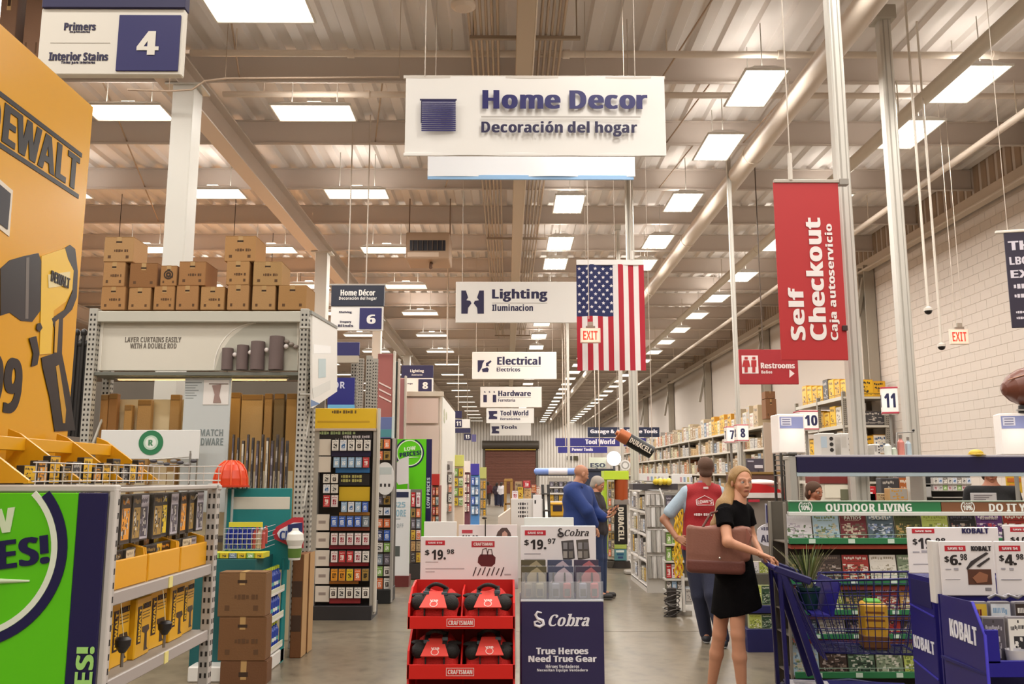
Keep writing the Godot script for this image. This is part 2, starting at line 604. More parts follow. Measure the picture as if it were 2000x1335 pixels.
# ---------------------------------------------------------------- the shell
const DEPTH := 90.0
const RIGHT := 9.8
const LEFT := -27.0
const DECK := 8.1
func shell() -> void:
	var fm := StandardMaterial3D.new()  # polished concrete
	fm.albedo_texture = cloudy(["8a8478", "a89f90", "b9b0a0", "98907f"], 5, 0.02)
	fm.uv1_triplanar = true
	fm.uv1_scale = Vector3.ONE * 0.35
	fm.uv1_world_triplanar = true
	fm.albedo_color = Color("b4aea4")
	fm.roughness = 0.28
	fm.metallic_specular = 0.6
	struct("floor", M.new().box(Vector3((LEFT + RIGHT) / 2, -0.1, -DEPTH / 2 + 5), Vector3(RIGHT - LEFT + 1, 0.2, DEPTH + 11)), fm)
	for i in 5:  # saw cuts in the slab
		var m := M.new()
		m.box(Vector3((LEFT + RIGHT) / 2, 0.0008, -9.5 - 6 * i), Vector3(RIGHT - LEFT, 0.0012, 0.006))
		struct("trim_%d" % (i + 1), m, mat("6a6256", 0.7))
	var wm := mat("cfc4ba", 0.75, 0.0, "card")
	# the right wall: painted blocks near by, ribbed sheet beyond
	var wall := Node3D.new()
	wall.name = "wall_right"
	wall.set_meta("kind", "structure")
	add_child(wall)
	struct("core", M.new().box(Vector3(RIGHT + 0.21, 4.1, -DEPTH / 2 + 5), Vector3(0.4, 8.4, DEPTH + 11)), mat("c8bdb3", 0.85), wall)
	var bl := M.new().box(Vector3.ZERO, Vector3(0.06, 0.195, 0.395), 0.003).mesh()
	var rest := M.new()
	var put_n := 0
	for j in range(0, 36):
		for i in 26:
			var at := Vector3(RIGHT + 0.03, 0.1 + 0.2 * j, -14.6 - 0.4 * i - (0.2 if j % 2 else 0.0))
			if i < 14 and j > 9 and j < 31 and put_n < 290:
				struct("block", bl, wm, wall).position = at
				put_n += 1
			else:
				rest.box(at, Vector3(0.06, 0.195, 0.395), 0.003)
	var rs := struct("block_wall", rest, wm, wall)
	rs.set_meta("kind", "stuff")
	var sid := M.new()
	for i in 215:
		var z := -25.6 - 0.3 * i
		sid.box(Vector3(RIGHT + 0.04, 4.0, z), Vector3(0.05, 8.0, 0.22), 0.015)
	struct("siding", sid, mat("d6cec4", 0.6), wall)
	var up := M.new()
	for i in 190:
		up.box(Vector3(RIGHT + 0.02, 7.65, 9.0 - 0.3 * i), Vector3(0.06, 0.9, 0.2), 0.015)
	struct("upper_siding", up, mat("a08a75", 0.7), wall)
	struct("wall_left", M.new().box(Vector3(LEFT - 0.2, 4.1, -DEPTH / 2 + 5), Vector3(0.4, 8.4, DEPTH + 11)), mat("cbbfb2", 0.8))
	struct("wall_front", M.new().box(Vector3((LEFT + RIGHT) / 2, 4.1, 10.2), Vector3(RIGHT - LEFT + 1, 8.4, 0.4)), mat("cbbfb2", 0.8))
	var back := Node3D.new()
	back.name = "wall_back"
	back.set_meta("kind", "structure")
	add_child(back)
	struct("core", M.new().box(Vector3((LEFT + RIGHT) / 2, 4.1, -DEPTH - 0.25), Vector3(RIGHT - LEFT + 1, 8.4, 0.4)), mat("c9c0b6", 0.8), back)
	var far := M.new()
	for i in 120:
		far.box(Vector3(LEFT + 0.15 + 0.3 * i, 4.0, -DEPTH), Vector3(0.22, 8.0, 0.06), 0.015)
	struct("siding", far, mat("d9d2c9", 0.65), back)
	# roller door at the far end
	var dp := P(997, 932, DEPTH)
	var dw := px(98, DEPTH)
	var dr := Node3D.new()
	dr.name = "door_1"
	dr.set_meta("kind", "structure")
	add_child(dr)
	dr.position = Vector3(dp.x, 0, -DEPTH + 0.06)
	for i in 30:
		struct("slat", M.new().box(Vector3(0, 0.08 + 0.15 * i, 0.0), Vector3(dw, 0.142, 0.05), 0.015), mat("6b3d2c", 0.55), dr)
	struct("frame", M.new().box(Vector3(-dw / 2 - 0.12, 2.4, 0.03), Vector3(0.24, 4.8, 0.16), 0.02).box(Vector3(dw / 2 + 0.12, 2.4, 0.03), Vector3(0.24, 4.8, 0.16), 0.02), mat("5b5348", 0.6), dr)
	struct("roller_hood", M.new().tube([Vector3(-dw / 2 - 0.3, 4.9, 0.35), Vector3(dw / 2 + 0.3, 4.9, 0.35)], 0.42, 14), mat("4a4137", 0.5), dr)
	struct("guard_rail", M.new().box(Vector3(0, 4.42, 0.3), Vector3(dw, 0.14, 0.1), 0.02), mat("b89a2c", 0.5), dr)
	# columns on the left line
	for i in 8:
		var z := -11.6 - 9.1 * i
		var c := M.new()
		c.box(Vector3(-4.5, 3.5, z + 0.16), Vector3(0.28, 7.0, 0.025), 0.004).box(Vector3(-4.5, 3.5, z - 0.16), Vector3(0.28, 7.0, 0.025), 0.004).box(Vector3(-4.5, 3.5, z), Vector3(0.02, 7.0, 0.32))
		c.box(Vector3(-4.5, 7.0, z), Vector3(0.5, 0.03, 0.4), 0.004).box(Vector3(-4.5, 0.02, z), Vector3(0.5, 0.04, 0.5), 0.004)
		c.box(Vector3(-4.36, 3.5, z), Vector3(0.02, 7.0, 0.34), 0.004)
		struct("column_%d" % (i + 1), c, mat("c9c6be", 0.5))
	for i in 5:  # flat columns against the right wall
		var z := -22.6 - 9.4 * i
		var c := M.new().box(Vector3(RIGHT - 0.16, 3.6, z), Vector3(0.28, 7.2, 0.03), 0.004).box(Vector3(RIGHT - 0.16, 3.6, z - 0.36), Vector3(0.28, 7.2, 0.03), 0.004).box(Vector3(RIGHT - 0.16, 3.6, z - 0.18), Vector3(0.02, 7.2, 0.36))
		c.bar(Vector3(RIGHT - 0.5, 5.2, z - 0.5), Vector3(RIGHT - 0.2, 6.9, z - 0.2), 0.12, 0.12, 0.01)
		struct("column_%d" % (i + 11), c, mat("a39a8c", 0.6))
	struct("baseboard_right", M.new().box(Vector3(RIGHT - 0.01, 0.08, -DEPTH / 2), Vector3(0.02, 0.16, DEPTH)), mat("3b3632", 0.7))


func cloudy(hex: Array, seed_: int, freq: float) -> NoiseTexture2D:
	var t := NoiseTexture2D.new()
	t.width = 512
	t.height = 512
	t.seamless = true
	var n := FastNoiseLite.new()
	n.seed = seed_
	n.frequency = freq
	n.fractal_octaves = 5
	t.noise = n
	var g := Gradient.new()
	g.offsets = PackedFloat32Array()
	g.colors = PackedColorArray()
	for i in hex.size():
		g.add_point(float(i) / (hex.size() - 1), Color(hex[i]))
	t.color_ramp = g
	return t


# ---------------------------------------------------------------- the roof and what runs under it
func overhead() -> void:
	var c := Node3D.new()
	c.name = "ceiling"
	c.set_meta("kind", "structure")
	add_child(c)
	var wide := RIGHT - LEFT + 1
	var cx := (LEFT + RIGHT) / 2
	var cz := -DEPTH / 2 + 5
	struct("roof_slab", M.new().box(Vector3(cx, DECK + 0.2, cz), Vector3(wide, 0.2, DEPTH + 11)), mat("8c7c6c", 0.8), c)
	var deck := M.new()  # ribbed steel deck, ribs running down the store
	var x := LEFT
	while x < RIGHT:
		var p := PackedVector2Array([Vector2(x, DECK + 0.1), Vector2(x, DECK), Vector2(x + 0.16, DECK), Vector2(x + 0.2, DECK - 0.075), Vector2(x + 0.36, DECK - 0.075), Vector2(x + 0.4, DECK), Vector2(x + 0.4, DECK + 0.1)])
		for i in 5:
			var a := p[i]
			var b := p[i + 1]
			var z0 := 10.0
			var z1 := -DEPTH
			deck.quad(Vector3(a.x, a.y, z0), Vector3(a.x, a.y, z1), Vector3(b.x, b.y, z1), Vector3(b.x, b.y, z0))
		x += 0.4
	var dm := mat("e3dcd6", 0.6)
	struct("deck", deck, dm, c)
	var jm := mat("d2c6bc", 0.6)
	var js := M.new()
	js.box(Vector3(0, -0.29, 0), Vector3(wide - 1, 0.42, 0.012))
	js.box(Vector3(0, -0.5, 0.03), Vector3(wide - 1, 0.014, 0.075)).box(Vector3(0, -0.08, 0.03), Vector3(wide - 1, 0.014, 0.075))
	js.tube([Vector3(-wide / 2 + 0.5, -0.52, 0.06), Vector3(wide / 2 - 0.5, -0.52, 0.06)], 0.025, 6)
	var jmesh := js.mesh()
	var z := 9.0
	var n := 0
	while z > -DEPTH + 1:
		struct("joist", jmesh, jm, c).position = Vector3(cx, DECK - 0.01, -12.6 + 2.5 * (8 - n))
		z = -12.6 + 2.5 * (8 - n)
		n += 1
	for gx in [-4.72, -15.0]:
		var g := M.new().box(Vector3(gx, 7.04, cz), Vector3(0.3, 0.03, DEPTH + 8), 0.005).box(Vector3(gx, 7.52, cz), Vector3(0.3, 0.03, DEPTH + 8), 0.005).box(Vector3(gx, 7.28, cz), Vector3(0.03, 0.47, DEPTH + 8))
		struct("girder", g, jm, c)
	# bridging: thin slanted rods between joists
	var rod := M.new().tube([Vector3(0, 0, 0), Vector3(0.5, 0.36, 2.4)], 0.014, 5).mesh()
	for k in [[-2.4, 15.1], [-1.3, 17.6], [-1.75, 15.1], [-4.1, 12.6], [-7.6, 17.6], [-8.3, 20.1], [2.9, 15.1], [3.2, 17.6], [2.35, 12.6], [4.3, 15.1], [-6.9, 15.1]]:
		var q := struct("bridging_rod", rod, mat("b39c86", 0.6), c)
		q.position = Vector3(k[0], 7.62, -k[1])
	# round ducts and pipes along the store
	var white := mat("d6c8b9", 0.45)
	var duct := func(called: String, label: String, cat: String, px_: float, py: float, r: float, m: Material, sides: int, coll: bool) -> void:
		var o := thing(called, label, cat, Vector3(px_, py, 0))
		part(o, "run", M.new().tube([Vector3(0, 0, 9.5), Vector3(0, 0, -DEPTH + 0.3)], r, sides), m)
		for i in 14:
			if coll:
				part(o, "collar", M.new().tube([Vector3(0, 0, -9.0 - 5.5 * i), Vector3(0, 0, -9.12 - 5.5 * i)], r * 1.08, sides), m)
			part(o, "hanger", M.new().tube([Vector3(0, r, -7.0 - 5.5 * i), Vector3(0, DECK - py - 0.5, -7.0 - 5.5 * i)], 0.01, 5), m)
	duct.call("air_duct", "thick white round pipe running under the roof right of the centre, with collars", "duct", 4.3, 7.18, 0.17, white, 16, true)
	duct.call("roof_pipe", "grey-white round pipe under the roof between the thick pipe and the right wall", "pipe", 5.95, 6.95, 0.1, mat("c9bfae", 0.45), 12, true)
	duct.call("roof_pipe", "slim white pipe under the roof nearest to the right wall", "pipe", 7.75, 7.0, 0.06, white, 10, false)
	var eave := thing("eave_rail", "white steel rail along the top of the right wall", "rail", Vector3(RIGHT - 0.25, 7.05, 0))
	part(eave, "flange", M.new().box(Vector3(0, 0, -DEPTH / 2 + 5), Vector3(0.2, 0.05, DEPTH + 8), 0.01).box(Vector3(0.08, 0.16, -DEPTH / 2 + 5), Vector3(0.03, 0.3, DEPTH + 8)), mat("c4b6a6", 0.5))
	for q in [[105, 11.75, "nearest and brightest"], [185, 13.2, "second nearest"], [702, 45.0, "far down the store"], [740, 54.0, "farthest"]]:
		var y: float = P(900, q[0], q[1]).y
		var o := thing("cross_pipe", "slim white sprinkler pipe running across the roof, %s" % q[2], "pipe", Vector3(0, y, -q[1]))
		part(o, "run", M.new().tube([Vector3(-4.55 if q[1] < 20.0 else -6.0, 0, 0), Vector3(RIGHT - 0.1 if q[1] != 54.0 else 5.0, 0, 0)], 0.05, 10), mat("d9cbbb", 0.4))
		for i in 4:
			part(o, "hanger", M.new().tube([Vector3(-3.9 + 3.1 * i, 0, 0), Vector3(-3.9 + 3.1 * i, DECK - y - 0.1, 0)], 0.012, 5), mat("d9cbbb", 0.5))
			part(o, "fitting", M.new().tube([Vector3(-2.3 + 3.1 * i, 0, 0), Vector3(-2.2 + 3.1 * i, 0, 0)], 0.065, 10), mat("d9cbbb", 0.4))
	# the strut channel and the bundle of conduits down the middle
	var s := thing("cable_channel", "square tan steel channel hung along the middle of the roof", "cable channel", Vector3(0.24, 7.38, 0))
	part(s, "channel", M.new().box(Vector3(0, 0, -DEPTH / 2 + 5), Vector3(0.24, 0.14, DEPTH + 6), 0.01), mat("c2b098", 0.5))
	part(s, "edge", M.new().box(Vector3(0.125, -0.06, -DEPTH / 2 + 5), Vector3(0.02, 0.03, DEPTH + 6), 0.004), mat("e2d6c6", 0.5))
	for i in 16:
		part(s, "bracket", M.new().box(Vector3(0, 0.09, -6.0 - 5 * i), Vector3(1.5, 0.05, 0.05), 0.005).tube([Vector3(-0.7, 0.1, -6.0 - 5 * i), Vector3(-0.7, 0.6, -6.0 - 5 * i)], 0.01, 5).tube([Vector3(0.7, 0.1, -6.0 - 5 * i), Vector3(0.7, 0.7, -6.0 - 5 * i)], 0.01, 5), mat("9c8a76", 0.6))
	for i in 11:
		var cxx := -0.5 + 0.075 * i if i < 6 else 0.5 + 0.075 * (i - 6) - 0.05
		var l := 3.0 + (i % 3)
		var path := [Vector3(cxx, 7.53, 9), Vector3(cxx, 7.53, -32 - l)]
		single("conduit", "thin tan conduit along the middle roof channel, %s from the left" % nth(i), "conduit", M.new().tube(path, 0.02, 6), mat("b8a28a", 0.45), Vector3.ZERO, "conduits beside the roof channel")
	# smoke detector
	var sd := P(905, 10, 9.6)
	var so := thing("ceiling_detector", "round white disc fitting under the roof near the top of the view", "detector", sd)
	part(so, "disc", M.new().lathe([Vector2(0, -0.05), Vector2(0.1, -0.05), Vector2(0.15, -0.02), Vector2(0.15, 0.02), Vector2(0, 0.03)], 18), mat("d8c6b4", 0.5))
	part(so, "stem", M.new().tube([Vector3(0, 0.02, 0), Vector3(0, DECK - sd.y, 0)], 0.015, 6), mat("d8c6b4", 0.5))
	# slung heater with its louvre
	var hp := P(835, 478, 19.0)
	var ho := thing("unit_heater", "tan box heater slung under the roof with a dark louvred mouth", "heater", hp)
	part(ho, "case", M.new().box(Vector3(0, 0, -0.5), Vector3(0.98, 0.62, 0.9), 0.02), mat("b0947a", 0.55))
	part(ho, "mouth", M.new().box(Vector3(0, 0, -0.045), Vector3(0.8, 0.24, 0.02), 0.004), mat("1d1a24", 0.5))
	for i in 7:
		part(ho, "louvre", M.new().box(Vector3(-0.33 + 0.11 * i, 0, -0.02), Vector3(0.012, 0.23, 0.05), 0.002), mat("6b5a4c", 0.5))
	part(ho, "label_plate", M.new().box(Vector3(-0.1, -0.21, -0.045), Vector3(0.7, 0.1, 0.012), 0.002), mat("d6bfa8", 0.5))
	part(ho, "flue", M.new().tube([Vector3(0.05, -0.3, -0.5), Vector3(0.05, -0.38, -0.3), Vector3(0.07, -0.5, -0.1)], 0.04, 8), mat("6b5140", 0.6))
	for s2 in [-0.47, 0.47]:
		part(ho, "hanger", M.new().tube([Vector3(s2, 0.3, -0.5), Vector3(s2, DECK - hp.y - 0.1, -0.5)], 0.015, 5), mat("8a7362", 0.6))
	# looping cable on the left
	var lc := thing("cable", "thin loose cable looping under the roof on the left, beside the girder", "cable", P(500, 150, 11.0))
	var pts := []
	for q in [[250, 175, 11.0], [330, 178, 11.0], [375, 175, 11.0], [400, 158, 11.0], [440, 153, 11.0], [600, 152, 11.0], [780, 150, 11.0]]:
		pts.append(P(q[0], q[1], q[2]))
	for q in [pts[1], pts[4], pts[6]]:
		wpart(lc, "cable_tie", M.new().tube([q, Vector3(q.x, 8.06, q.z)], 0.004, 5), mat("b59f8a", 0.6))
	wpart(lc, "cable_run", M.new().tube(pts, 0.013, 6), mat("b59f8a", 0.6))


# ---------------------------------------------------------------- signs hung from the roof
# a box whose front face fills the photograph's rectangle at d metres
func prect(o: Node3D, called: String, x0: float, y0: float, x1: float, y1: float, d: float, thick: float, m: Material, label := "", ch := 0.003) -> MeshInstance3D:
	var a := P(x0, (y0 + y1) / 2, d)
	var b := P(x1, (y0 + y1) / 2, d)
	a.y = P(x0, y1, d).y
	b.y = P(x1, y0, d).y
	return wpart(o, called, M.new().box(Vector3((a.x + b.x) / 2, (a.y + b.y) / 2, -d - thick / 2), Vector3(absf(b.x - a.x), absf(b.y - a.y), thick), minf(ch, thick * 0.3)), m, label)


func ptxt(o: Node3D, words: String, x0: float, y0: float, x1: float, y1: float, d: float, m: Material, heavy := 0.6, face := "Droid Sans") -> MeshInstance3D:
	var a := P(x0, y1, d)
	var b := P(x1, y0, d)
	return txt(o, words, whole(o).affine_inverse() * Vector3((a.x + b.x) / 2, (a.y + b.y) / 2, -d + 0.001), absf(b.x - a.x), absf(b.y - a.y), m, Basis.IDENTITY, "lettering", heavy, face)


func pbars(o: Node3D, x0: float, y0: float, x1: float, y1: float, d: float, m: Material) -> void:
	var a := P(x0, y1, d)
	var b := P(x1, y0, d)
	bars(o, "lettering", whole(o).affine_inverse() * ((a + b) / 2), b.x - a.x, b.y - a.y, m)


func flat(o: Node3D, called: String, pts: Array, d: float, m: Material, label := "", thick := 0.003) -> MeshInstance3D:  # a flat cut-out with the outline given in pixels, its front at d
	var p := PackedVector2Array()
	for q in pts:
		var w := P(q[0], q[1], d)
		p.append(Vector2(w.x, w.y))
	return wpart(o, called, M.new().prism(p, -d - thick, -d), m, label)


func pthing(called: String, label: String, category: String, x0: float, y0: float, x1: float, y1: float, d: float, group := "") -> Node3D:
	return thing(called, label, category, P((x0 + x1) / 2, y1, d), 0.0, group)


func wire(o: Node3D, x: float, y: float, d: float, r := 0.004, top := 8.06, m: Material = null) -> void:
	var a := P(x, y, d)
	wpart(o, "hanging_wire", M.new().tube([a, Vector3(a.x, top, a.z)], r, 5), m if m else mat("c9bcae", 0.5))


func cloth(x0: float, y0: float, x1: float, y1: float, d: float, amp: float, seed_: int, sag := 0.0) -> M:  # a hanging cloth with soft folds, two sided, a few millimetres thick
	var r := RandomNumberGenerator.new()
	r.seed = seed_
	var a := P(x0, y1, d)
	var b := P(x1, y0, d)
	var w := []
	for i in 4:
		w.append([r.randf_range(2.0, 9.0), r.randf_range(0, TAU), r.randf_range(-2.0, 2.0), r.randf_range(0.4, 1.0)])
	var nx := 40
	var ny := 16
	var m := M.new()
	var at := func(i: int, j: int, back: float) -> Vector3:
		var u := float(i) / nx
		var v := float(j) / ny
		var z := 0.0
		for k in w:
			z += sin(u * k[0] * 2.0 + k[1] + v * k[2]) * k[3]
		z *= amp * (0.35 + 0.65 * v)
		return Vector3(lerpf(a.x, b.x, u), lerpf(b.y, a.y, v) - sag * sin(u * PI) * v, -d + z - back)
	for s in [0, 1]:
		var bk: float = 0.004 * s
		for i in nx:
			for j in ny:
				var q := []
				var ns := []
				for c in [[0, 1], [0, 0], [1, 0], [1, 1]]:
					var ii: int = i + c[0]
					var jj: int = j + c[1]
					q.append(at.call(ii, jj, bk))
					var dx: Vector3 = at.call(ii + 1, jj, 0) - at.call(ii - 1, jj, 0)
					var dy: Vector3 = at.call(ii, jj - 1, 0) - at.call(ii, jj + 1, 0)
					ns.append(dx.cross(dy).normalized() * (1 - 2 * s))
				var uv := [Vector2(float(i) / nx, float(j + 1) / ny), Vector2(float(i) / nx, float(j) / ny), Vector2(float(i + 1) / nx, float(j) / ny), Vector2(float(i + 1) / nx, float(j + 1) / ny)]
				m.tri(q[0], q[1], q[2], ns[0], ns[1], ns[2], uv[0], uv[1], uv[2])
				m.tri(q[0], q[2], q[3], ns[0], ns[2], ns[3], uv[0], uv[2], uv[3])
	return m


func hung_signs() -> void:
	var navy := mat("241f4e", 0.5)
	var ink := mat("262048", 0.55)
	var blue := mat("221e62", 0.45)
	var cream := mat("ece6da", 0.5)
	var white := mat("f1eeea", 0.5)
	var vinyl := mat("eeebe6", 0.45)
	# big banner over the aisle
	var o := pthing("aisle_banner", "wide white cloth banner reading Home Decor over Decoración del hogar, with a blind icon", "banner", 790, 150, 1297, 303, 7.6, "banners over the main aisle")
	wpart(o, "cloth", cloth(790, 150, 1297, 303, 7.6, 0.006, 3), vinyl)
	prect(o, "top_rod", 788, 148, 1299, 153, 7.6, 0.02, mat("d5cdc3", 0.4))
	prect(o, "bottom_rod", 788, 299, 1299, 304, 7.6, 0.016, vinyl)
	ptxt(o, "Home Decor", 942, 177, 1264, 212, 7.565, blue, 1.6)
	prect(o, "rule", 940, 227, 1251, 229, 7.567, 0.003, mat("b9b3ad", 0.6))
	ptxt(o, "Decoración del hogar", 940, 237, 1244, 266, 7.565, ink, 0.7)
	for i in 16:
		prect(o, "blind_slat", 823, 196 + i * 3.8, 890, 198.6 + i * 3.8, 7.565, 0.003, blue)
	prect(o, "blind_head", 820, 193, 892, 196, 7.563, 0.003, ink)
	prect(o, "blind_cord", 822, 196, 824, 240, 7.563, 0.003, ink)
	for x in [830, 1240]:
		wire(o, x, 150, 7.6)
	o = pthing("aisle_banner", "plain white hung banner with light blue bottom edge, behind the Home Decor banner", "banner", 835, 235, 1238, 350, 9.7, "banners over the main aisle")
	wpart(o, "cloth", cloth(835, 235, 1238, 344, 9.7, 0.012, 8), mat("e8eaee", 0.5))
	prect(o, "bottom_edge", 835, 342, 1238, 350, 9.7, 0.02, mat("8fb6dd", 0.5))
	for x in [850, 1220]:
		wire(o, x, 235, 9.7)
	var list := [
		[890, 550, 1157, 630, 15.4, "Lighting", [961, 564, 1069, 589], "Iluminacion", [961, 594, 1041, 607], [901, 567, 945, 612], "two lamp shapes"],
		[922, 687, 1087, 740, 24.7, "Electrical", [971, 696, 1056, 712], "Electricos", [970, 717, 1016, 725], [933, 703, 960, 726], "a plug"],
		[938, 755, 1058, 795, 34.0, "Hardware", [973, 762, 1037, 773], "Ferreteria", [973, 778, 1006, 784], [944, 763, 967, 785], "two bolts"],
		[950, 797, 1043, 826, 43.6, "Tool World", [977, 801, 1032, 811], "Herramientas", [977, 815, 1016, 820], [954, 802, 971, 818], "a drill"],
		[957, 826, 1037, 850, 53.0, "Tools", [978, 830, 1010, 837], "", [], [960, 832, 975, 846], "a saw"]]
	for q in list:
		var d: float = q[4]
		o = pthing("aisle_banner", "white hung board reading %s with a navy icon of %s" % [q[5], q[10]] if q[5] != "Tools" else "farthest white hung board in the row over the aisle, with a small icon", "banner", q[0], q[1], q[2], q[3], d, "banners over the main aisle")
		prect(o, "board", q[0], q[1], q[2], q[3], d, 0.03, vinyl, "", 0.01)
		ptxt(o, q[5], q[6][0], q[6][1], q[6][2], q[6][3], d, ink, 1.4)
		if q[7]:
			ptxt(o, q[7], q[8][0], q[8][1], q[8][2], q[8][3], d, ink, 0.7)
			prect(o, "rule", q[8][0], q[6][3] + 2, q[6][2], q[6][3] + 3, d - 0.004, 0.004, mat("b9b3ad", 0.6))
		var x0: float = q[9][0]
		var x1: float = q[9][2]
		var y0: float = q[9][1]
		var y1: float = q[9][3]
		var w := x1 - x0
		var h := y1 - y0
		var ic := func(pts: Array) -> void:
			var z := []
			for k in pts:
				z.append([x0 + w * k[0], y0 + h * k[1]])
			flat(o, "icon", z, d - 0.006, ink, "", 0.006)
		match q[5]:
			"Lighting":
				ic.call([[0, 0], [0.2, 0], [0.3, 0.3], [0.22, 0.42], [0.4, 0.45], [0.45, 0.55], [0.3, 0.75], [0.28, 1], [0, 1]])
				ic.call([[1, 0], [0.8, 0], [0.7, 0.3], [0.78, 0.42], [0.6, 0.45], [0.55, 0.55], [0.7, 0.75], [0.72, 1], [1, 1]])
			"Electrical":
				ic.call([[0, 0], [0.5, 0], [0.35, 0.3], [0.3, 0.6], [0.1, 1], [0, 1]])
				ic.call([[0.3, 0.75], [0.7, 0.6], [0.8, 0.75], [0.75, 1], [0.35, 1]])
				ic.call([[0.6, 0.25], [0.95, 0.0], [1.0, 0.12], [0.75, 0.4], [0.85, 0.5], [0.6, 0.5]])
			"Hardware":
				for k in [0.0, 0.4, 0.8]:
					if k != 0.4:
						ic.call([[k, 0.35], [k + 0.3, 0.35], [k + 0.3, 1], [k, 1]])
					ic.call([[k + 0.04, 0.1], [k + 0.14, 0.0], [k + 0.2, 0.18]])
			_:
				ic.call([[0, 0], [1, 0], [1, 0.35], [0.6, 0.4], [0.55, 0.6], [1, 0.7], [1, 1], [0, 1], [0.1, 0.6]])
		for x in [q[0] + w * 0.3, q[2] - w * 0.3]:
			wire(o, x, q[1], d, 0.006)
	# numbered aisle signs
	o = pthing("aisle_sign", "cream board numbered 4, reading Primers and Interior Stains, under a navy header", "sign", 77, 15, 360, 145, 5.4, "numbered aisle signs")
	prect(o, "board", 76, 17, 357, 145, 5.4, 0.06, cream, "", 0.006)
	prect(o, "header", 84, -45, 363, 14, 5.38, 0.08, navy, "navy header")
	prect(o, "number_panel", 229, 29, 350, 138, 5.39, 0.012, blue, "blue number panel")
	ptxt(o, "4", 266, 61, 312, 107, 5.388, cream, 1.6)
	ptxt(o, "Primers", 125, 44, 188, 59, 5.399, ink, 1.0)
	ptxt(o, "Imprimadores", 136, 60, 176, 65, 5.399, ink, 0.3)
	ptxt(o, "Interior Stains", 95, 102, 212, 118, 5.399, ink, 1.0)
	ptxt(o, "Tintes para interiores", 119, 119, 186, 126, 5.399, ink, 0.3)
	prect(o, "rule", 98, 83, 215, 84, 5.398, 0.002, mat("c5bfb3", 0.6))
	for x in [120, 330]:
		wire(o, x, -40, 5.4)
	o = pthing("aisle_sign", "white board numbered 6 under a dark navy header reading Home Décor", "sign", 645, 557, 748, 645, 14.9, "numbered aisle signs")
	prect(o, "board", 646, 598, 748, 645, 14.9, 0.06, white)
	prect(o, "header", 647, 557, 750, 597, 14.88, 0.09, mat("1e2438", 0.5), "dark navy header")
	prect(o, "cap_rail", 643, 554, 752, 557, 14.88, 0.1, mat("a9a29a", 0.4))
	prect(o, "number_panel", 702, 601, 745, 642, 14.885, 0.015, blue)
	ptxt(o, "6", 716, 614, 734, 632, 14.88, white, 1.6)
	ptxt(o, "Home Décor", 665, 565, 733, 577, 14.875, white, 1.0)
	ptxt(o, "Decoración del hogar", 662, 579, 736, 587, 14.875, white, 0.3)
	ptxt(o, "Shelving", 662, 607, 687, 612, 14.895, ink, 0.5)
	ptxt(o, "Drapery", 664, 626, 686, 631, 14.895, ink, 0.5)
	ptxt(o, "Blinds", 660, 633, 690, 638, 14.895, ink, 0.5)
	for x in [680, 715]:
		wire(o, x, 557, 14.9, 0.012)
	o = pthing("aisle_sign", "white board numbered 8 under a navy header reading Lighting", "sign", 783, 712, 846, 766, 24.7, "numbered aisle signs")
	prect(o, "board", 783, 738, 846, 766, 24.7, 0.06, white)
	prect(o, "header", 784, 713, 846, 737, 24.68, 0.09, navy)
	prect(o, "number_panel", 817, 740, 843, 765, 24.685, 0.015, navy)
	ptxt(o, "8", 825, 746, 836, 759, 24.68, white, 1.6)
	ptxt(o, "Lighting", 801, 721, 828, 728, 24.675, white, 0.6)
	ptxt(o, "Iluminacion", 804, 730, 825, 733, 24.675, white, 0.2)
	ptxt(o, "Lamps", 790, 747, 806, 751, 24.695, ink, 0.3)
	wire(o, 873, 712, 24.7, 0.02, 8.06)
	o = pthing("aisle_sign", "small far navy aisle sign numbered 11", "sign", 888, 802, 902, 843, 39.5, "numbered aisle signs")
	prect(o, "header", 888, 802, 902, 816, 39.5, 0.09, navy)
	prect(o, "board", 888, 818, 918, 835, 39.5, 0.06, white)
	prect(o, "number_panel", 888, 819, 902, 834, 39.48, 0.02, navy)
	ptxt(o, "11", 891, 822, 900, 831, 39.47, white, 1.2)
	wire(o, 895, 802, 39.5, 0.02)
	o = pthing("aisle_sign", "smallest far navy aisle sign numbered 13", "sign", 905, 833, 930, 866, 50.0, "numbered aisle signs")
	prect(o, "header", 889, 836, 919, 845, 49.9, 0.09, navy)
	prect(o, "number_panel", 906, 846, 920, 859, 50, 0.05, navy)
	ptxt(o, "13", 909, 849, 917, 856, 49.9, white, 1.0)
	prect(o, "board", 921, 848, 930, 862, 50, 0.05, mat("5b5586", 0.5))
	wire(o, 912, 836, 50, 0.02)

	# the flag, hung on end
	o = pthing("flag", "American flag hung on end, starry blue corner at upper left", "flag", 1127, 508, 1257, 723, 11.5)
	wpart(o, "cloth", cloth(1128, 516, 1257, 723, 11.5, 0.014, 21), flag_mat())
	prect(o, "hem", 1126, 507, 1257, 517, 11.49, 0.03, mat("f4f1ee", 0.6))
	wpart(o, "hanging_rod", M.new().tube([P(1234, 507, 11.5), P(1234, 490, 11.5)], 0.02, 8), mat("e4ddd4", 0.5))
	wire(o, 1234, 492, 11.5, 0.006)
	o = pthing("exit_sign", "lit exit sign hung in front of the flag", "exit sign", 1134, 638, 1173, 669, 11.1, "exit signs")
	exit_face(o, 1134, 640, 1173, 669, 11.1)
	wire(o, 1150, 622, 11.1, 0.006)
	o = pthing("exit_sign", "lit exit sign hung before the white block wall", "exit sign", 1856, 640, 1893, 672, 13.8, "exit signs")
	exit_face(o, 1856, 642, 1893, 672, 13.8)
	for x in [1866, 1880]:
		wire(o, x, 630, 13.8, 0.006)

	# red signs
	var red := mat("b8282b", 0.5)
	o = pthing("checkout_banner", "tall red banner reading Self Checkout sideways, fixed to a white pole", "banner", 1512, 352, 1652, 703, 7.22)
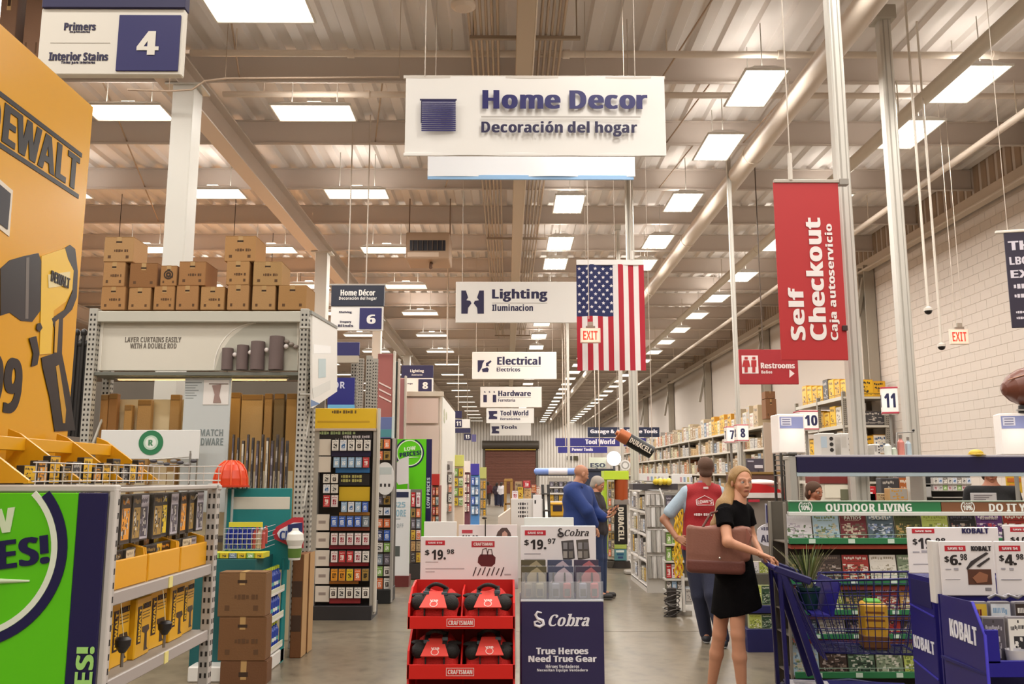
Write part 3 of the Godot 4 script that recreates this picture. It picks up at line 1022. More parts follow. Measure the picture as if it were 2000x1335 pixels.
	prect(o, "panel", 1518, 356, 1647, 703, 7.22, 0.012, red, "", 0.004)
	prect(o, "top_rail", 1512, 350, 1656, 356, 7.21, 0.035, mat("b9b0a4", 0.4))
	prect(o, "clamp", 1640, 348, 1658, 360, 7.2, 0.06, mat("9a938a", 0.4))
	prect(o, "clamp", 1646, 635, 1656, 645, 7.2, 0.06, mat("3b2a28", 0.4))
	var turn := Basis(Vector3(0, 0, 1), PI / 2)
	for q in [["Self", 1541, 561, 1571, 664, 1.6, 90.0], ["Checkout", 1575, 425, 1609, 664, 1.6, 0.0], ["Caja autoservicio", 1616, 437, 1635, 664, 0.7, 0.0]]:
		var a := P(q[1], (q[2] + q[4]) / 2, 7.215)
		var b := P(q[3], (q[2] + q[4]) / 2, 7.215)
		a.y = P(q[1], q[4], 7.215).y
		b.y = P(q[3], q[2], 7.215).y
		txt(o, q[0], (a + b) / 2 - o.position, b.y - a.y, b.x - a.x, mat("f2e9e6", 0.5), turn, "lettering", q[5])
	wpart(o, "suspension_rod", M.new().tube([P(1544, 352, 7.22), P(1542, 300, 7.22)], 0.02, 8), mat("d9d0c4", 0.5))
	wire(o, 1542, 302, 7.22, 0.006)
	o = pthing("restroom_sign", "red hung sign with two white figures, reading Restrooms with an arrow to the right", "sign", 1444, 682, 1559, 750, 17.0)
	prect(o, "board", 1444, 682, 1559, 750, 17.0, 0.05, mat("a81f28", 0.5), "", 0.008)
	prect(o, "white_square", 1449, 694, 1481, 729, 16.99, 0.01, mat("efe4e2", 0.5))
	for k in 2:
		var cx: float = 1457.5 + 15 * k
		flat(o, "figure", [[cx - 3, 696.5], [cx + 3, 696.5], [cx + 3, 701.5], [cx - 3, 701.5]], 16.98, red, "", 0.01)
		flat(o, "figure", [[cx - 5, 703], [cx + 5, 703], [cx + (8 if k == 0 else 5), 716], [cx + 3, 716], [cx + 3, 727], [cx - 3, 727], [cx - 3, 716], [cx - (8 if k == 0 else 5), 716]], 16.98, red, "", 0.01)
	ptxt(o, "Restrooms", 1486, 708, 1552, 719, 16.99, mat("f0dedb", 0.5), 1.4)
	ptxt(o, "Baños", 1487, 723, 1508, 729, 16.99, mat("f0dedb", 0.5), 0.7)
	flat(o, "arrow", [[1542, 721], [1542, 737], [1552, 729]], 16.99, mat("f0dedb", 0.5), "", 0.01)
	wire(o, 1490, 682, 17.0, 0.012, 8.06, mat("5a4a3e", 0.5))

	# blue department signs at the far right
	for q in [[1148, 834, 1288, 853, 38.0, "Garage & Appliance Tools", [1153, 838, 1284, 848], "1c2340", "dark navy hung board reading Garage & Appliance Tools"], [1085, 855, 1262, 871, 33.0, "Tool World", [1143, 857, 1201, 867], "2b2a7a", "blue hung board reading Tool World"], [1090, 872, 1186, 884, 31.0, "Power Tools", [1117, 874, 1158, 880], "2f2f86", "lowest blue hung board, reading Power Tools"]]:
		o = pthing("department_sign", q[8], "sign", q[0], q[1], q[2], q[3], q[4], "blue department signs")
		prect(o, "board", q[0], q[1], q[2], q[3], q[4], 0.06, mat(q[7], 0.5))
		ptxt(o, q[5], q[6][0], q[6][1], q[6][2], q[6][3], q[4], mat("e9e6ef", 0.5), 1.2)
		wire(o, q[0] + 15, q[1], q[4], 0.02)
		wire(o, q[2] - 15, q[1], q[4], 0.02)

	# a giant battery hung aslant
	var a := P(1207, 846, 13.0)
	var b := P(1274, 884, 13.0)
	o = thing("hanging_battery", "giant copper and black battery hung aslant over the racks, lettered along its side", "display battery", a)
	var dir := (b - a).normalized()
	var bx := Basis(dir.cross(Vector3(0, 0, 1)).normalized(), dir, Vector3(0, 0, 1)).orthonormalized()
	var len := a.distance_to(b)
	part(o, "copper_cap", M.new().lathe([Vector2(0, -0.035), Vector2(0.035, -0.035), Vector2(0.04, 0), Vector2(0.085, 0.0), Vector2(0.098, 0.012), Vector2(0.098, len * 0.3), Vector2(0, len * 0.3)], 20, Vector3.ZERO, bx), mat("b5683f", 0.35, 0.4))
	part(o, "black_case", M.new().lathe([Vector2(0, len * 0.3), Vector2(0.098, len * 0.3), Vector2(0.098, len - 0.012), Vector2(0.086, len), Vector2(0, len)], 20, Vector3.ZERO, bx), mat("16130f", 0.35))
	txt(o, "DURACELL", dir * len * 0.64 + Vector3(0, 0, 0.0985), len * 0.62, 0.075, mat("e6dccb", 0.4), Basis(dir, Vector3(0, 0, 1).cross(dir), Vector3(0, 0, 1)), "lettering", 0.8)
	for p in [a, b]:
		wpart(o, "hanging_wire", M.new().tube([p, Vector3(p.x, 8.06, p.z)], 0.004, 5), mat("c9bcae", 0.5))

	# cameras and the dark sign at the right edge
	for q in [[1813, 606, 11.0, "upper"], [1839, 676, 11.6, "lower"]]:
		var c := P(q[0], q[1], q[2])
		o = thing("camera_dome", "dark camera dome on a long white rod before the block wall, the %s one" % q[3], "camera", c, 0.0, "camera domes on rods")
		part(o, "rod", M.new().tube([Vector3(0, 0.03, 0), Vector3(0, 8.06 - c.y, 0)], 0.017, 8), mat("e6ddd0", 0.4))
		part(o, "collar", M.new().lathe([Vector2(0, -0.005), Vector2(0.055, -0.005), Vector2(0.05, 0.03), Vector2(0.02, 0.05), Vector2(0, 0.05)], 16), mat("d6cec2", 0.4))
		part(o, "dome", M.new().ball(Vector3(0, -0.006, 0), Vector3(0.048, 0.048, 0.048), 14, 8), mat("1c1918", 0.15))
	o = pthing("hanging_sign", "dark purple hung sign with white capitals, cut by the right edge of the photo", "sign", 1972, 455, 2060, 640, 9.0)
	o.rotation.y = -0.25
	var sw := px(92, 9.0)
	var sh := P(2000, 455, 9).y - P(2000, 640, 9).y
	o.position = P(1977, 640, 9.0)
	part(o, "panel", M.new().box(Vector3(sw / 2, sh / 2, -0.01), Vector3(sw, sh, 0.02), 0.004), mat("2a2136", 0.5))
	part(o, "top_rail", M.new().box(Vector3(sw / 2 - 0.03, sh + 0.015, -0.01), Vector3(sw + 0.1, 0.03, 0.04), 0.006), mat("e6ded2", 0.5))
	for q in [["TH", 0.86, 0.1], ["LBO", 0.7, 0.085], ["EX", 0.56, 0.085]]:
		txt(o, q[0], Vector3(0.03 + q[2] * 1.1, sh * q[1], 0.001), q[2] * 2.2, q[2], mat("d9d2dc", 0.5), Basis.IDENTITY, "lettering", 0.8)
	for q in [[0.43, 0.05], [0.33, 0.04], [0.16, 0.025], [0.1, 0.025]]:
		bars(o, "lettering", Vector3(0.17, sh * q[0], 0.001), 0.24, q[1], mat("d9d2dc", 0.5))
	for x in [0.04, sw - 0.05]:
		part(o, "hanging_wire", M.new().tube([Vector3(x, sh, -0.01), Vector3(x, 8.06 - o.position.y, -0.01)], 0.004, 5), mat("c9bcae", 0.5))


func exit_face(o: Node3D, x0: float, y0: float, x1: float, y1: float, d: float) -> void:
	var glow := mat("ffd9c4", 0.4, 0.0, "glow")
	glow.emission_energy_multiplier = 0.35
	var rd := mat("ff3b2a", 0.4, 0.0, "glow")
	rd.emission_energy_multiplier = 0.5
	prect(o, "case", x0, y0, x1, y1, d, 0.05, mat("e9dccb", 0.5), "", 0.006)
	prect(o, "lit_face", x0 + 2, y0 + 2, x1 - 2, y1 - 2, d - 0.002, 0.004, glow)
	prect(o, "mount", (x0 + x1) / 2 - 9, y0 - 4, (x0 + x1) / 2 + 9, y0, d, 0.04, mat("8a8174", 0.5))
	prect(o, "mount", (x0 + x1) / 2 - 5, y0 - 12, (x0 + x1) / 2 + 5, y0 - 4, d, 0.04, mat("a59b8c", 0.5))
	ptxt(o, "EXIT", x0 + 5, y0 + 6, x1 - 6, y1 - 6, d - 0.004, rd, 0.4)
	var l := OmniLight3D.new()
	l.name = "lamp"
	l.position = o.to_local(Vector3.ZERO) if false else whole(o).affine_inverse() * (P((x0 + x1) / 2, (y0 + y1) / 2, d - 0.08))
	l.light_color = Color("ff8a70")
	l.light_energy = 0.02
	l.light_size = 0.05
	l.shadow_enabled = true
	o.add_child(l)


func flag_mat() -> StandardMaterial3D:
	var w := 390
	var h := 640
	var im := Image.create_empty(w, h, false, Image.FORMAT_RGB8)
	var red := Color("b72033")
	var white := Color("eee9e8")
	for i in 13:  # hung on end: the top stripe runs down the right edge
		im.fill_rect(Rect2i(w - (i + 1) * 30, 0, 30, h), red if i % 2 == 0 else white)
	im.fill_rect(Rect2i(0, 0, 210, 316), Color("232a5c"))
	for k in 50:
		var row := 0
		var n := k
		while n >= (6 if row % 2 == 0 else 5):
			n -= 6 if row % 2 == 0 else 5
			row += 1
		var c := Vector2(210.0 - 23.0 * (row + 0.6) + 4.0, 26.0 + (n + (0.0 if row % 2 == 0 else 0.5)) * 52.0)
		for y in range(-11, 12):
			for x in range(-11, 12):
				var a := fposmod(atan2(-x, -y) + PI / 5, TAU / 5) - PI / 5
				var rr := Vector2(x, y).length()
				var edge := 10.5 * 0.382 * 0.951 / maxf(0.05, cos(PI / 5 * 2.0 - absf(a))) if false else lerpf(10.5, 4.2, absf(a) / (PI / 5))
				if rr < edge:
					im.set_pixelv(Vector2i(c) + Vector2i(x, y), white)
	var m := StandardMaterial3D.new()
	m.albedo_texture = ImageTexture.create_from_image(im)
	m.roughness = 0.7
	m.backlight_enabled = true
	m.backlight = Color(0.25, 0.25, 0.25)
	return m


# ---------------------------------------------------------------- soft shapes: a distance field on a grid, meshed as surface nets
class Field:
	var o: Vector3
	var nx: int
	var ny: int
	var nz: int
	var s: float
	var f: PackedFloat32Array
	var EDGES := PackedInt32Array([0, 1, 2, 3, 4, 5, 6, 7, 0, 2, 1, 3, 4, 6, 5, 7, 0, 4, 1, 5, 2, 6, 3, 7])
	var CORNERS := PackedVector3Array([Vector3(0, 0, 0), Vector3(1, 0, 0), Vector3(0, 1, 0), Vector3(1, 1, 0), Vector3(0, 0, 1), Vector3(1, 0, 1), Vector3(0, 1, 1), Vector3(1, 1, 1)])

	func _init(lo: Vector3, hi: Vector3, cell: float) -> void:
		o = lo
		s = cell
		nx = int(ceil((hi.x - lo.x) / cell)) + 1
		ny = int(ceil((hi.y - lo.y) / cell)) + 1
		nz = int(ceil((hi.z - lo.z) / cell)) + 1
		f.resize(nx * ny * nz)
		f.fill(10.0)

	func reach(lo: Vector3, hi: Vector3, pad: float) -> Array:
		var a := (lo - o - Vector3.ONE * pad) / s
		var b := (hi - o + Vector3.ONE * pad) / s
		return [maxi(0, int(a.x)), mini(nx - 1, int(b.x) + 1), maxi(0, int(a.y)), mini(ny - 1, int(b.y) + 1), maxi(0, int(a.z)), mini(nz - 1, int(b.z) + 1)]

	func limb(a: Vector3, b: Vector3, ra: float, rb: float, k := 0.03, flat := false) -> Field:  # a tapered capsule, or with flat ends
		var r := maxf(ra, rb)
		var w := reach(a.min(b) - Vector3.ONE * r, a.max(b) + Vector3.ONE * r, k + 2.5 * s)
		var ab := b - a
		var l2 := maxf(ab.length_squared(), 1e-8)
		var l := sqrt(l2)
		for z in range(w[4], w[5] + 1):
			for y in range(w[2], w[3] + 1):
				var i: int = (z * ny + y) * nx + w[0]
				for x in range(w[0], w[1] + 1):
					var p := Vector3(o.x + x * s, o.y + y * s, o.z + z * s) - a
					var t := p.dot(ab) / l2
					var u := clampf(t, 0.0, 1.0)
					var d := (p - ab * t).length() - lerpf(ra, rb, u) if flat else (p - ab * u).length() - lerpf(ra, rb, u)
					if flat:
						d = maxf(d, (absf(t - 0.5) - 0.5) * l)
					var q := f[i]
					if q > d + k:
						f[i] = d
					elif q > d - k:
						var h := 0.5 + 0.5 * (q - d) / k
						f[i] = q + (d - q) * h - k * h * (1.0 - h)
					i += 1
		return self

	func egg(c: Vector3, r: Vector3, b := Basis.IDENTITY, k := 0.02, cut := false) -> Field:  # an ellipsoid, added or cut away
		var m := maxf(r.x, maxf(r.y, r.z))
		var w := reach(c - Vector3.ONE * m, c + Vector3.ONE * m, k + 2.5 * s)
		var inv := b.transposed()
		for z in range(w[4], w[5] + 1):
			for y in range(w[2], w[3] + 1):
				var i: int = (z * ny + y) * nx + w[0]
				for x in range(w[0], w[1] + 1):
					var p := inv * (Vector3(o.x + x * s, o.y + y * s, o.z + z * s) - c)
					var e := p / r
					var k0 := e.length()
					var d := k0 * (k0 - 1.0) / maxf((e / r).length(), 1e-5)
					var q := f[i]
					if cut:
						d = -d
						if d > q + k:
							f[i] = d
						elif d > q - k:
							var h := 0.5 + 0.5 * (d - q) / k
							f[i] = q + (d - q) * h + k * h * (1.0 - h)
					elif q > d + k:
						f[i] = d
					elif q > d - k:
						var h := 0.5 + 0.5 * (q - d) / k
						f[i] = q + (d - q) * h - k * h * (1.0 - h)
					i += 1
		return self

	func block(c: Vector3, half: Vector3, rnd: float, b := Basis.IDENTITY, k := 0.02) -> Field:  # a rounded box
		var m := half.length()
		var w := reach(c - Vector3.ONE * m, c + Vector3.ONE * m, k + 2.5 * s)
		var inv := b.transposed()
		for z in range(w[4], w[5] + 1):
			for y in range(w[2], w[3] + 1):
				var i: int = (z * ny + y) * nx + w[0]
				for x in range(w[0], w[1] + 1):
					var p := (inv * (Vector3(o.x + x * s, o.y + y * s, o.z + z * s) - c)).abs() - half + Vector3.ONE * rnd
					var d := p.max(Vector3.ZERO).length() + minf(maxf(p.x, maxf(p.y, p.z)), 0.0) - rnd
					var q := f[i]
					var h := clampf(0.5 + 0.5 * (q - d) / k, 0.0, 1.0)
					f[i] = q + (d - q) * h - k * h * (1.0 - h)
					i += 1
		return self

	func clip(c: Vector3, n: Vector3) -> Field:  # keeps what lies behind the plane
		var i := 0
		for z in nz:
			for y in ny:
				var d := (Vector3(o.x, o.y + y * s, o.z + z * s) - c).dot(n)
				for x in nx:
					if d > f[i]:
						f[i] = d
					d += n.x * s
					i += 1
		return self

	func at(p: Vector3) -> float:
		var g := ((p - o) / s).round()
		var x := clampi(int(g.x), 0, nx - 1)
		var y := clampi(int(g.y), 0, ny - 1)
		var z := clampi(int(g.z), 0, nz - 1)
		return f[(z * ny + y) * nx + x]

	func mesh(m: M) -> void:
		var id := PackedInt32Array()
		id.resize(nx * ny * nz)
		id.fill(-1)
		var vs := PackedVector3Array()
		var ns := PackedVector3Array()
		var cells := PackedInt32Array()
		var dy := nx
		var dz := nx * ny
		var near := 2.0 * s
		for z in nz - 1:
			for y in ny - 1:
				var i := (z * ny + y) * nx
				for x in nx - 1:
					var a := f[i]
					if a < near and a > -near:
						var v := PackedFloat32Array([a, f[i + 1], f[i + dy], f[i + dy + 1], f[i + dz], f[i + dz + 1], f[i + dz + dy], f[i + dz + dy + 1]])
						var neg := 0
						for q in v:
							if q < 0.0:
								neg += 1
						if neg > 0 and neg < 8:
							var c := Vector3.ZERO
							var n := 0
							for e in range(0, 24, 2):
								var va := v[EDGES[e]]
								var vb := v[EDGES[e + 1]]
								if (va < 0.0) != (vb < 0.0):
									c += CORNERS[EDGES[e]].lerp(CORNERS[EDGES[e + 1]], va / (va - vb))
									n += 1
							c /= n
							id[i] = vs.size()
							cells.append(i)
							vs.append(o + (Vector3(x, y, z) + c) * s)
							ns.append(Vector3(v[1] + v[3] + v[5] + v[7] - v[0] - v[2] - v[4] - v[6], v[2] + v[3] + v[6] + v[7] - v[0] - v[1] - v[4] - v[5], v[4] + v[5] + v[6] + v[7] - v[0] - v[1] - v[2] - v[3]).normalized())
					i += 1
		var axes := PackedInt32Array([1, dy, dz, 1, dy])
		for i in cells:
			for ax in 3:
				var q := i + axes[ax]
				if (f[i] < 0.0) == (f[q] < 0.0):
					continue
				var a := i
				var b := i - axes[ax + 1]
				var c := i - axes[ax + 1] - axes[ax + 2]
				var d := i - axes[ax + 2]
				if b < 0 or c < 0 or d < 0 or id[b] < 0 or id[c] < 0 or id[d] < 0:
					continue
				if f[i] > 0.0:  # the face looks back along the axis
					b = i - axes[ax + 2]
					d = i - axes[ax + 1]
				for w in [a, c, b, a, d, c]:
					m.v.append(vs[id[w]])
					m.n.append(ns[id[w]])
		m.t.resize(m.v.size())
		var at := m.c.size()
		m.c.resize(m.v.size())
		for i in range(at, m.v.size()):
			m.c[i] = m.col


func paint(m: M, from: int, c: Vector3, r: float, k: Color, amount := 1.0) -> void:  # colours the skin near a point
	var l := k.srgb_to_linear()
	for i in range(from, m.v.size()):
		var d := m.v[i].distance_to(c)
		if d < r:
			m.c[i] = m.c[i].lerp(l, amount * smoothstep(1.0, 0.5, d / r))


# a head about its centre; b: x to the person's left, y up, z where the face looks
func add_head(m: M, c: Vector3, b: Basis, k: float, skin: Color, cell := 0.004, lips := Color("9a5048"), brow := Color("5a4432"), iris := Color("4a5a60")) -> void:
	var fl := Field.new(c - Vector3(0.16, 0.19, 0.16) * k, c + Vector3(0.16, 0.16, 0.16) * k, cell)
	var at := func(x: float, y: float, z: float) -> Vector3: return c + b * (Vector3(x, y, z) * k)
	fl.egg(at.call(0, 0.028, -0.014), Vector3(0.074, 0.083, 0.094) * k, b, 0.02 * k)
	fl.egg(at.call(0, -0.035, 0.018), Vector3(0.058, 0.08, 0.068) * k, b, 0.03 * k)
	fl.limb(at.call(0, -0.08, -0.02), at.call(0, -0.17, -0.035), 0.05 * k, 0.054 * k, 0.02 * k)
	fl.egg(at.call(0, -0.096, 0.054), Vector3(0.02, 0.018, 0.02) * k, b, 0.03 * k)
	for s in [-1.0, 1.0]:
		fl.egg(at.call(s * 0.034, -0.03, 0.052), Vector3(0.024, 0.024, 0.018) * k, b, 0.025 * k)
		fl.limb(at.call(s * 0.042, 0.021, 0.063), at.call(s * 0.014, 0.018, 0.077), 0.0095 * k, 0.0095 * k, 0.016 * k)
		fl.egg(at.call(s * 0.031, 0.0, 0.088), Vector3(0.017, 0.011, 0.014) * k, b, 0.008 * k, true)
		fl.egg(at.call(s * 0.076, -0.012, -0.008), Vector3(0.01, 0.031, 0.019) * k, b.rotated(b.y, s * 0.3), 0.008 * k)
		fl.egg(at.call(s * 0.011, -0.034, 0.09), Vector3(0.0075, 0.007, 0.01) * k, b, 0.006 * k)
	fl.limb(at.call(0, 0.012, 0.08), at.call(0, -0.03, 0.099), 0.008 * k, 0.0095 * k, 0.012 * k)
	fl.limb(at.call(-0.021, -0.062, 0.076), at.call(0, -0.0585, 0.0865), 0.004 * k, 0.0062 * k, 0.006 * k)
	fl.limb(at.call(0.021, -0.062, 0.076), at.call(0, -0.0585, 0.0865), 0.004 * k, 0.0062 * k, 0.006 * k)
	fl.limb(at.call(-0.015, -0.07, 0.077), at.call(0.015, -0.07, 0.077), 0.0065 * k, 0.0065 * k, 0.006 * k)
	fl.limb(at.call(-0.02, -0.0655, 0.086), at.call(0.02, -0.0655, 0.086), 0.0015 * k, 0.0015 * k, 0.003)
	m.tint(skin)
	var from := m.v.size()
	fl.mesh(m)
	for i in 7:
		var x := lerpf(-0.018, 0.018, i / 6.0)
		paint(m, from, at.call(x, -0.0655, 0.084), 0.01 * k, lips, 0.8)
	for s in [-1.0, 1.0]:
		for i in 5:
			paint(m, from, at.call(s * lerpf(0.014, 0.05, i / 4.0), lerpf(0.022, 0.026, sin(i / 4.0 * PI)), lerpf(0.089, 0.07, i / 4.0)), 0.0072 * k, brow, 0.6)
		paint(m, from, at.call(s * 0.04, -0.036, 0.066), 0.024 * k, skin.lerp(Color("c8604c"), 0.4), 0.5)
		m.tint(Color("e9e2da")).ball(at.call(s * 0.031, 0.0005, 0.0725), Vector3.ONE * 0.0125 * k, 12, 8)
		m.tint(iris).ball(at.call(s * 0.031, 0.0005, 0.0803), Vector3.ONE * 0.0062 * k, 10, 6)
		m.tint(Color("15100e")).ball(at.call(s * 0.031, 0.0005, 0.0845), Vector3.ONE * 0.003 * k, 8, 5)
		m.tint(skin.darkened(0.12)).tube([at.call(s * 0.017, 0.0015, 0.081), at.call(s * 0.031, 0.0095, 0.0845), at.call(s * 0.046, 0.001, 0.075)], 0.0032 * k, 6)


# a hand from its wrist: d along the fingers, n out of the palm, s towards the thumb
func add_hand(m: M, w: Vector3, d: Vector3, n: Vector3, s: Vector3, curl: float, skin: Color, k := 1.0, cell := 0.003) -> void:
	var fl := Field.new(w - Vector3.ONE * 0.15 * k, w + Vector3.ONE * 0.17 * k, cell)
	for i in 4:
		var kn: Vector3 = w + (d * [0.086, 0.09, 0.086, 0.076][i] + s * (0.03 - 0.0205 * i)) * k
		fl.limb(w + s * (0.014 - 0.009 * i) * k, kn, 0.015 * k, 0.011 * k, 0.012 * k)
		var p := kn
		var ang := 0.0
		for j in 3:
			ang += curl * [0.75, 1.0, 0.7][j] + 0.05 * i
			var l: float = [0.042, 0.047, 0.043, 0.034][i] * [1.0, 0.66, 0.5][j] * k
			var q: Vector3 = p + (d * cos(ang) + n * sin(ang)) * l
			fl.limb(p, q, [0.0092, 0.0084, 0.0076][j] * k, [0.0086, 0.0078, 0.0068][j] * k, 0.0025)
			p = q
	var t0 := w + (d * 0.022 + s * 0.018 + n * 0.006) * k
	var t1 := w + (d * 0.056 + s * 0.05 + n * 0.018) * k
	var t2 := t1 + (d * 0.026 + s * 0.01 * (1.0 - curl) + n * (0.012 + 0.016 * curl)) * k
	var t3 := t2 + (d * 0.022 - s * 0.004 + n * 0.012 * curl) * k
	fl.limb(t0, t1, 0.015 * k, 0.011 * k, 0.01 * k)
	fl.limb(t1, t2, 0.0105 * k, 0.0095 * k, 0.004)
	fl.limb(t2, t3, 0.0095 * k, 0.008 * k, 0.004)
	m.tint(skin)
	fl.mesh(m)


# limbs and trunk in one skin; J: joints in the store's axes
func add_body(m: M, J: Dictionary, r: float, skin: Color, cell := 0.012) -> Field:
	var lo := Vector3.ONE * 1e6
	var hi := Vector3.ONE * -1e6
	for q in J.values():
		if q is Vector3:
			lo = lo.min(q)
			hi = hi.max(q)
	var fl := Field.new(lo - Vector3.ONE * 0.17, hi + Vector3.ONE * 0.17, cell)
	trunk(fl, J, r, 0.0)
	for s in ["l", "r"]:
		if J.has("s" + s):
			fl.limb(J["s" + s], J["e" + s], 0.05 * r, 0.041 * r, 0.03)
			fl.limb(J["e" + s], J["w" + s], 0.04 * r, 0.0265 * r, 0.02)
		if J.has("h" + s):
			var k: Vector3 = J["k" + s]
			var a: Vector3 = J["a" + s]
			fl.limb(J["h" + s], k, 0.085 * r, 0.055 * r, 0.03)
			fl.limb(k, k.lerp(a, 0.35), 0.053 * r, 0.056 * r, 0.02)
			fl.limb(k.lerp(a, 0.35), a, 0.056 * r, 0.034 * r, 0.02)
			fl.limb(a, J["t" + s], 0.036 * r, 0.026 * r, 0.02)
			fl.limb(a, a + (a - J["t" + s]) * 0.28 + Vector3(0, -0.035, 0), 0.034 * r, 0.03 * r, 0.02)
	m.tint(skin)
	fl.mesh(m)
	return fl


func trunk(fl: Field, J: Dictionary, r: float, grow: float) -> void:
	var c: Vector3 = J.chest
	var p: Vector3 = J.pelvis
	var ml: Vector3 = J.sl
	var mr: Vector3 = J.sr
	fl.limb(J.neck, J.head, 0.055 * r, 0.05 * r, 0.02) if grow == 0.0 else null
	fl.limb(ml.lerp(mr, 0.08), mr.lerp(ml, 0.08), 0.062 * r + grow, 0.062 * r + grow, 0.05)
	fl.limb(J.neck.lerp(c, 0.1), c, 0.062 * r + grow, 0.11 * r + grow, 0.05)
	var side := (mr - ml).normalized() * 0.065 * r
	for q in [-1.0, 1.0]:
		fl.limb(c + side * q, c.lerp(p, 0.5) + side * q * 0.75, 0.108 * r + grow, 0.096 * r + grow, 0.05)
		fl.limb(c.lerp(p, 0.5) + side * q * 0.75, p + side * q, 0.096 * r + grow, 0.112 * r + grow, 0.05)


# ---------------------------------------------------------------- left of the aisle
var BX = Basis(Vector3.UP, PI / 2)  # turns a face from +z to +x

# the point that the photograph shows at pixel (x, y) on the upright plane at X
func S(x: float, y: float, X: float) -> Vector3:
	var r: Vector3 = view * V((x - 1000.0) / F, (667.5 - y) / F, -1.0)
	return EYE + r * (X / r.x)


func side_flat(o: Node3D, called: String, pts: Array, X: float, m: Material, thick := 0.004) -> void:  # a flat cut-out on such a plane
	var p = PackedVector2Array()
	for q in pts:
		var w = S(q[0], q[1], X)
		p.append(V2(-w.z, w.y))
	wpart(o, called, M.new().prism(p, 0.0, thick, Transform3D(BX, V(X, 0, 0))), m)


func ring(m: M, c: Vector3, r0: float, r1: float, z: float, a0 := 0.0, a1 := TAU, n := 48) -> M:  # a flat ring facing +z
	for i in n:
		var a = lerpf(a0, a1, float(i) / n)
		var b = lerpf(a0, a1, float(i + 1) / n)
		var u = V(cos(a), sin(a), 0)
		var w = V(cos(b), sin(b), 0)
		m.out([c + u * r0 + V(0, 0, z), c + u * r1 + V(0, 0, z), c + w * r1 + V(0, 0, z), c + w * r0 + V(0, 0, z)], c)
		m.out([c + u * r1, c + u * r1 + V(0, 0, z), c + w * r1 + V(0, 0, z), c + w * r1], c)
		m.out([c + u * r0, c + u * r0 + V(0, 0, z), c + w * r0 + V(0, 0, z), c + w * r0], c + (u + w) * r1)
	return m


func slotted(o: Node3D, x: float, z: float, h: float, w: float, m: Material, y0 := 0.0) -> void:  # an upright with two columns of punched holes
	wpart(o, "upright", M.new().box(V(x, y0 + h / 2, z), V(w, h, w), 0.004), m)
	var s = M.new()
	var y = y0 + 0.06
	while y < y0 + h - 0.04:
		for k in [-0.22, 0.22]:
			s.box(V(x + k * w, y, z + w / 2), V(w * 0.2, 0.022, 0.002))
			s.box(V(x + w / 2, y, z + k * w), V(0.002, 0.022, w * 0.2))
		y += 0.05
	wpart(o, "punched_holes", s, mat("2a2522", 0.8))


func low_prices(o: Node3D, x0: float, x1: float, x2: float, y0: float, y1: float, d: float, cx: float, cy: float, r: float) -> void:
	var green = mat("5fcc0c", 0.35)
	var navy = mat("15104a", 0.4)
	prect(o, "green_panel", x0, y0, x1, y1, d, 0.012, green, "bright green panel")
	prect(o, "navy_stripe", x1, y0, x2, y1, d, 0.012, navy, "navy side stripe")
	var c = P(cx, cy, d)
	var k = px(1.0, d) / cos(0.0)
	for q in [[0.9, 1.0, navy, "navy ring"], [0.83, 0.895, mat("e9f2df", 0.4), "white ring"]]:  # the panel's top edge cuts the rings
		var e = asin(minf(1.0, (cy - y0 - 1.0) / (r * q[1])))
		wpart(o, "ring", ring(M.new(), c, r * k * q[0], r * k * q[1], 0.004, PI - e, TAU + e), q[2], q[3])
	var tilt = Basis(V(0, 0, 1), 0.13)
	var inv = whole(o).affine_inverse()
	txt(o, "LOW", inv * (c + V(0.02 * r * k, 0.3 * r * k, 0.003)), r * k * 0.8, r * k * 0.26, mat("dff0cf", 0.4), tilt, "lettering", 1.2)
	txt(o, "PRICES!", inv * (c + V(0.06 * r * k, -0.06 * r * k, 0.003)), r * k * 1.5, r * k * 0.3, navy, tilt, "lettering", 1.5)
	wpart(o, "underline", M.new().tube([c + V(-0.5 * r * k, -0.38 * r * k, 0.0), c + V(0.1 * r * k, -0.3 * r * k, 0.002), c + V(0.62 * r * k, -0.3 * r * k, 0.0)], [0.004, r * k * 0.04, 0.004], 6), mat("dff0cf", 0.4))


func carton(label: String, x0: float, y0: float, x1: float, y1: float, d: float, depth: float, hex: String, marks: String, group: String) -> Node3D:  # a taped cardboard box with its flaps
	var a = P(x0, y1, d)
	var b = P(x1, y0, d)
	var w = b.x - a.x
	var h = b.y - a.y
	var o = thing("cardboard_box", label, "box", V((a.x + b.x) / 2, a.y, -d - depth / 2), rng.randf_range(-0.03, 0.03), group)
	var m = mat(hex, 0.85, 0.0, "card")
	part(o, "body", M.new().box(V(0, h / 2, 0), V(w, h, depth), 0.006), m)
	var f = M.new()
	for s in [-1.0, 1.0]:
		f.box(V(0, h + 0.002, s * depth * 0.252), V(w * 0.99, 0.004, depth * 0.49), 0.001)
	part(o, "flap", f, m)
	part(o, "tape", M.new().box(V(0, h + 0.0045, 0), V(0.045, 0.001, depth)).box(V(0, h * 0.86, depth / 2 + 0.0006), V(0.045, h * 0.28, 0.001)), mat("b08d5a", 0.35))
	part(o, "hand_hole", M.new().box(V(0, h * 0.8, depth / 2 + 0.0005), V(w * 0.2, h * 0.07, 0.002)), mat("3a2718", 0.9))
	var ink = mat("5a3d22", 0.8)
	if marks:
		bars(o, "lettering", V(w * 0.1, h * 0.45, depth / 2 + 0.0008), w * 0.5, h * 0.11, ink)
	for q in [[-0.3, 0.2], [0.3, 0.2]]:
		part(o, "printed_mark", M.new().box(V(w * q[0], h * q[1], depth / 2 + 0.0005), V(w * 0.1, h * 0.12, 0.001)), ink)
	return o


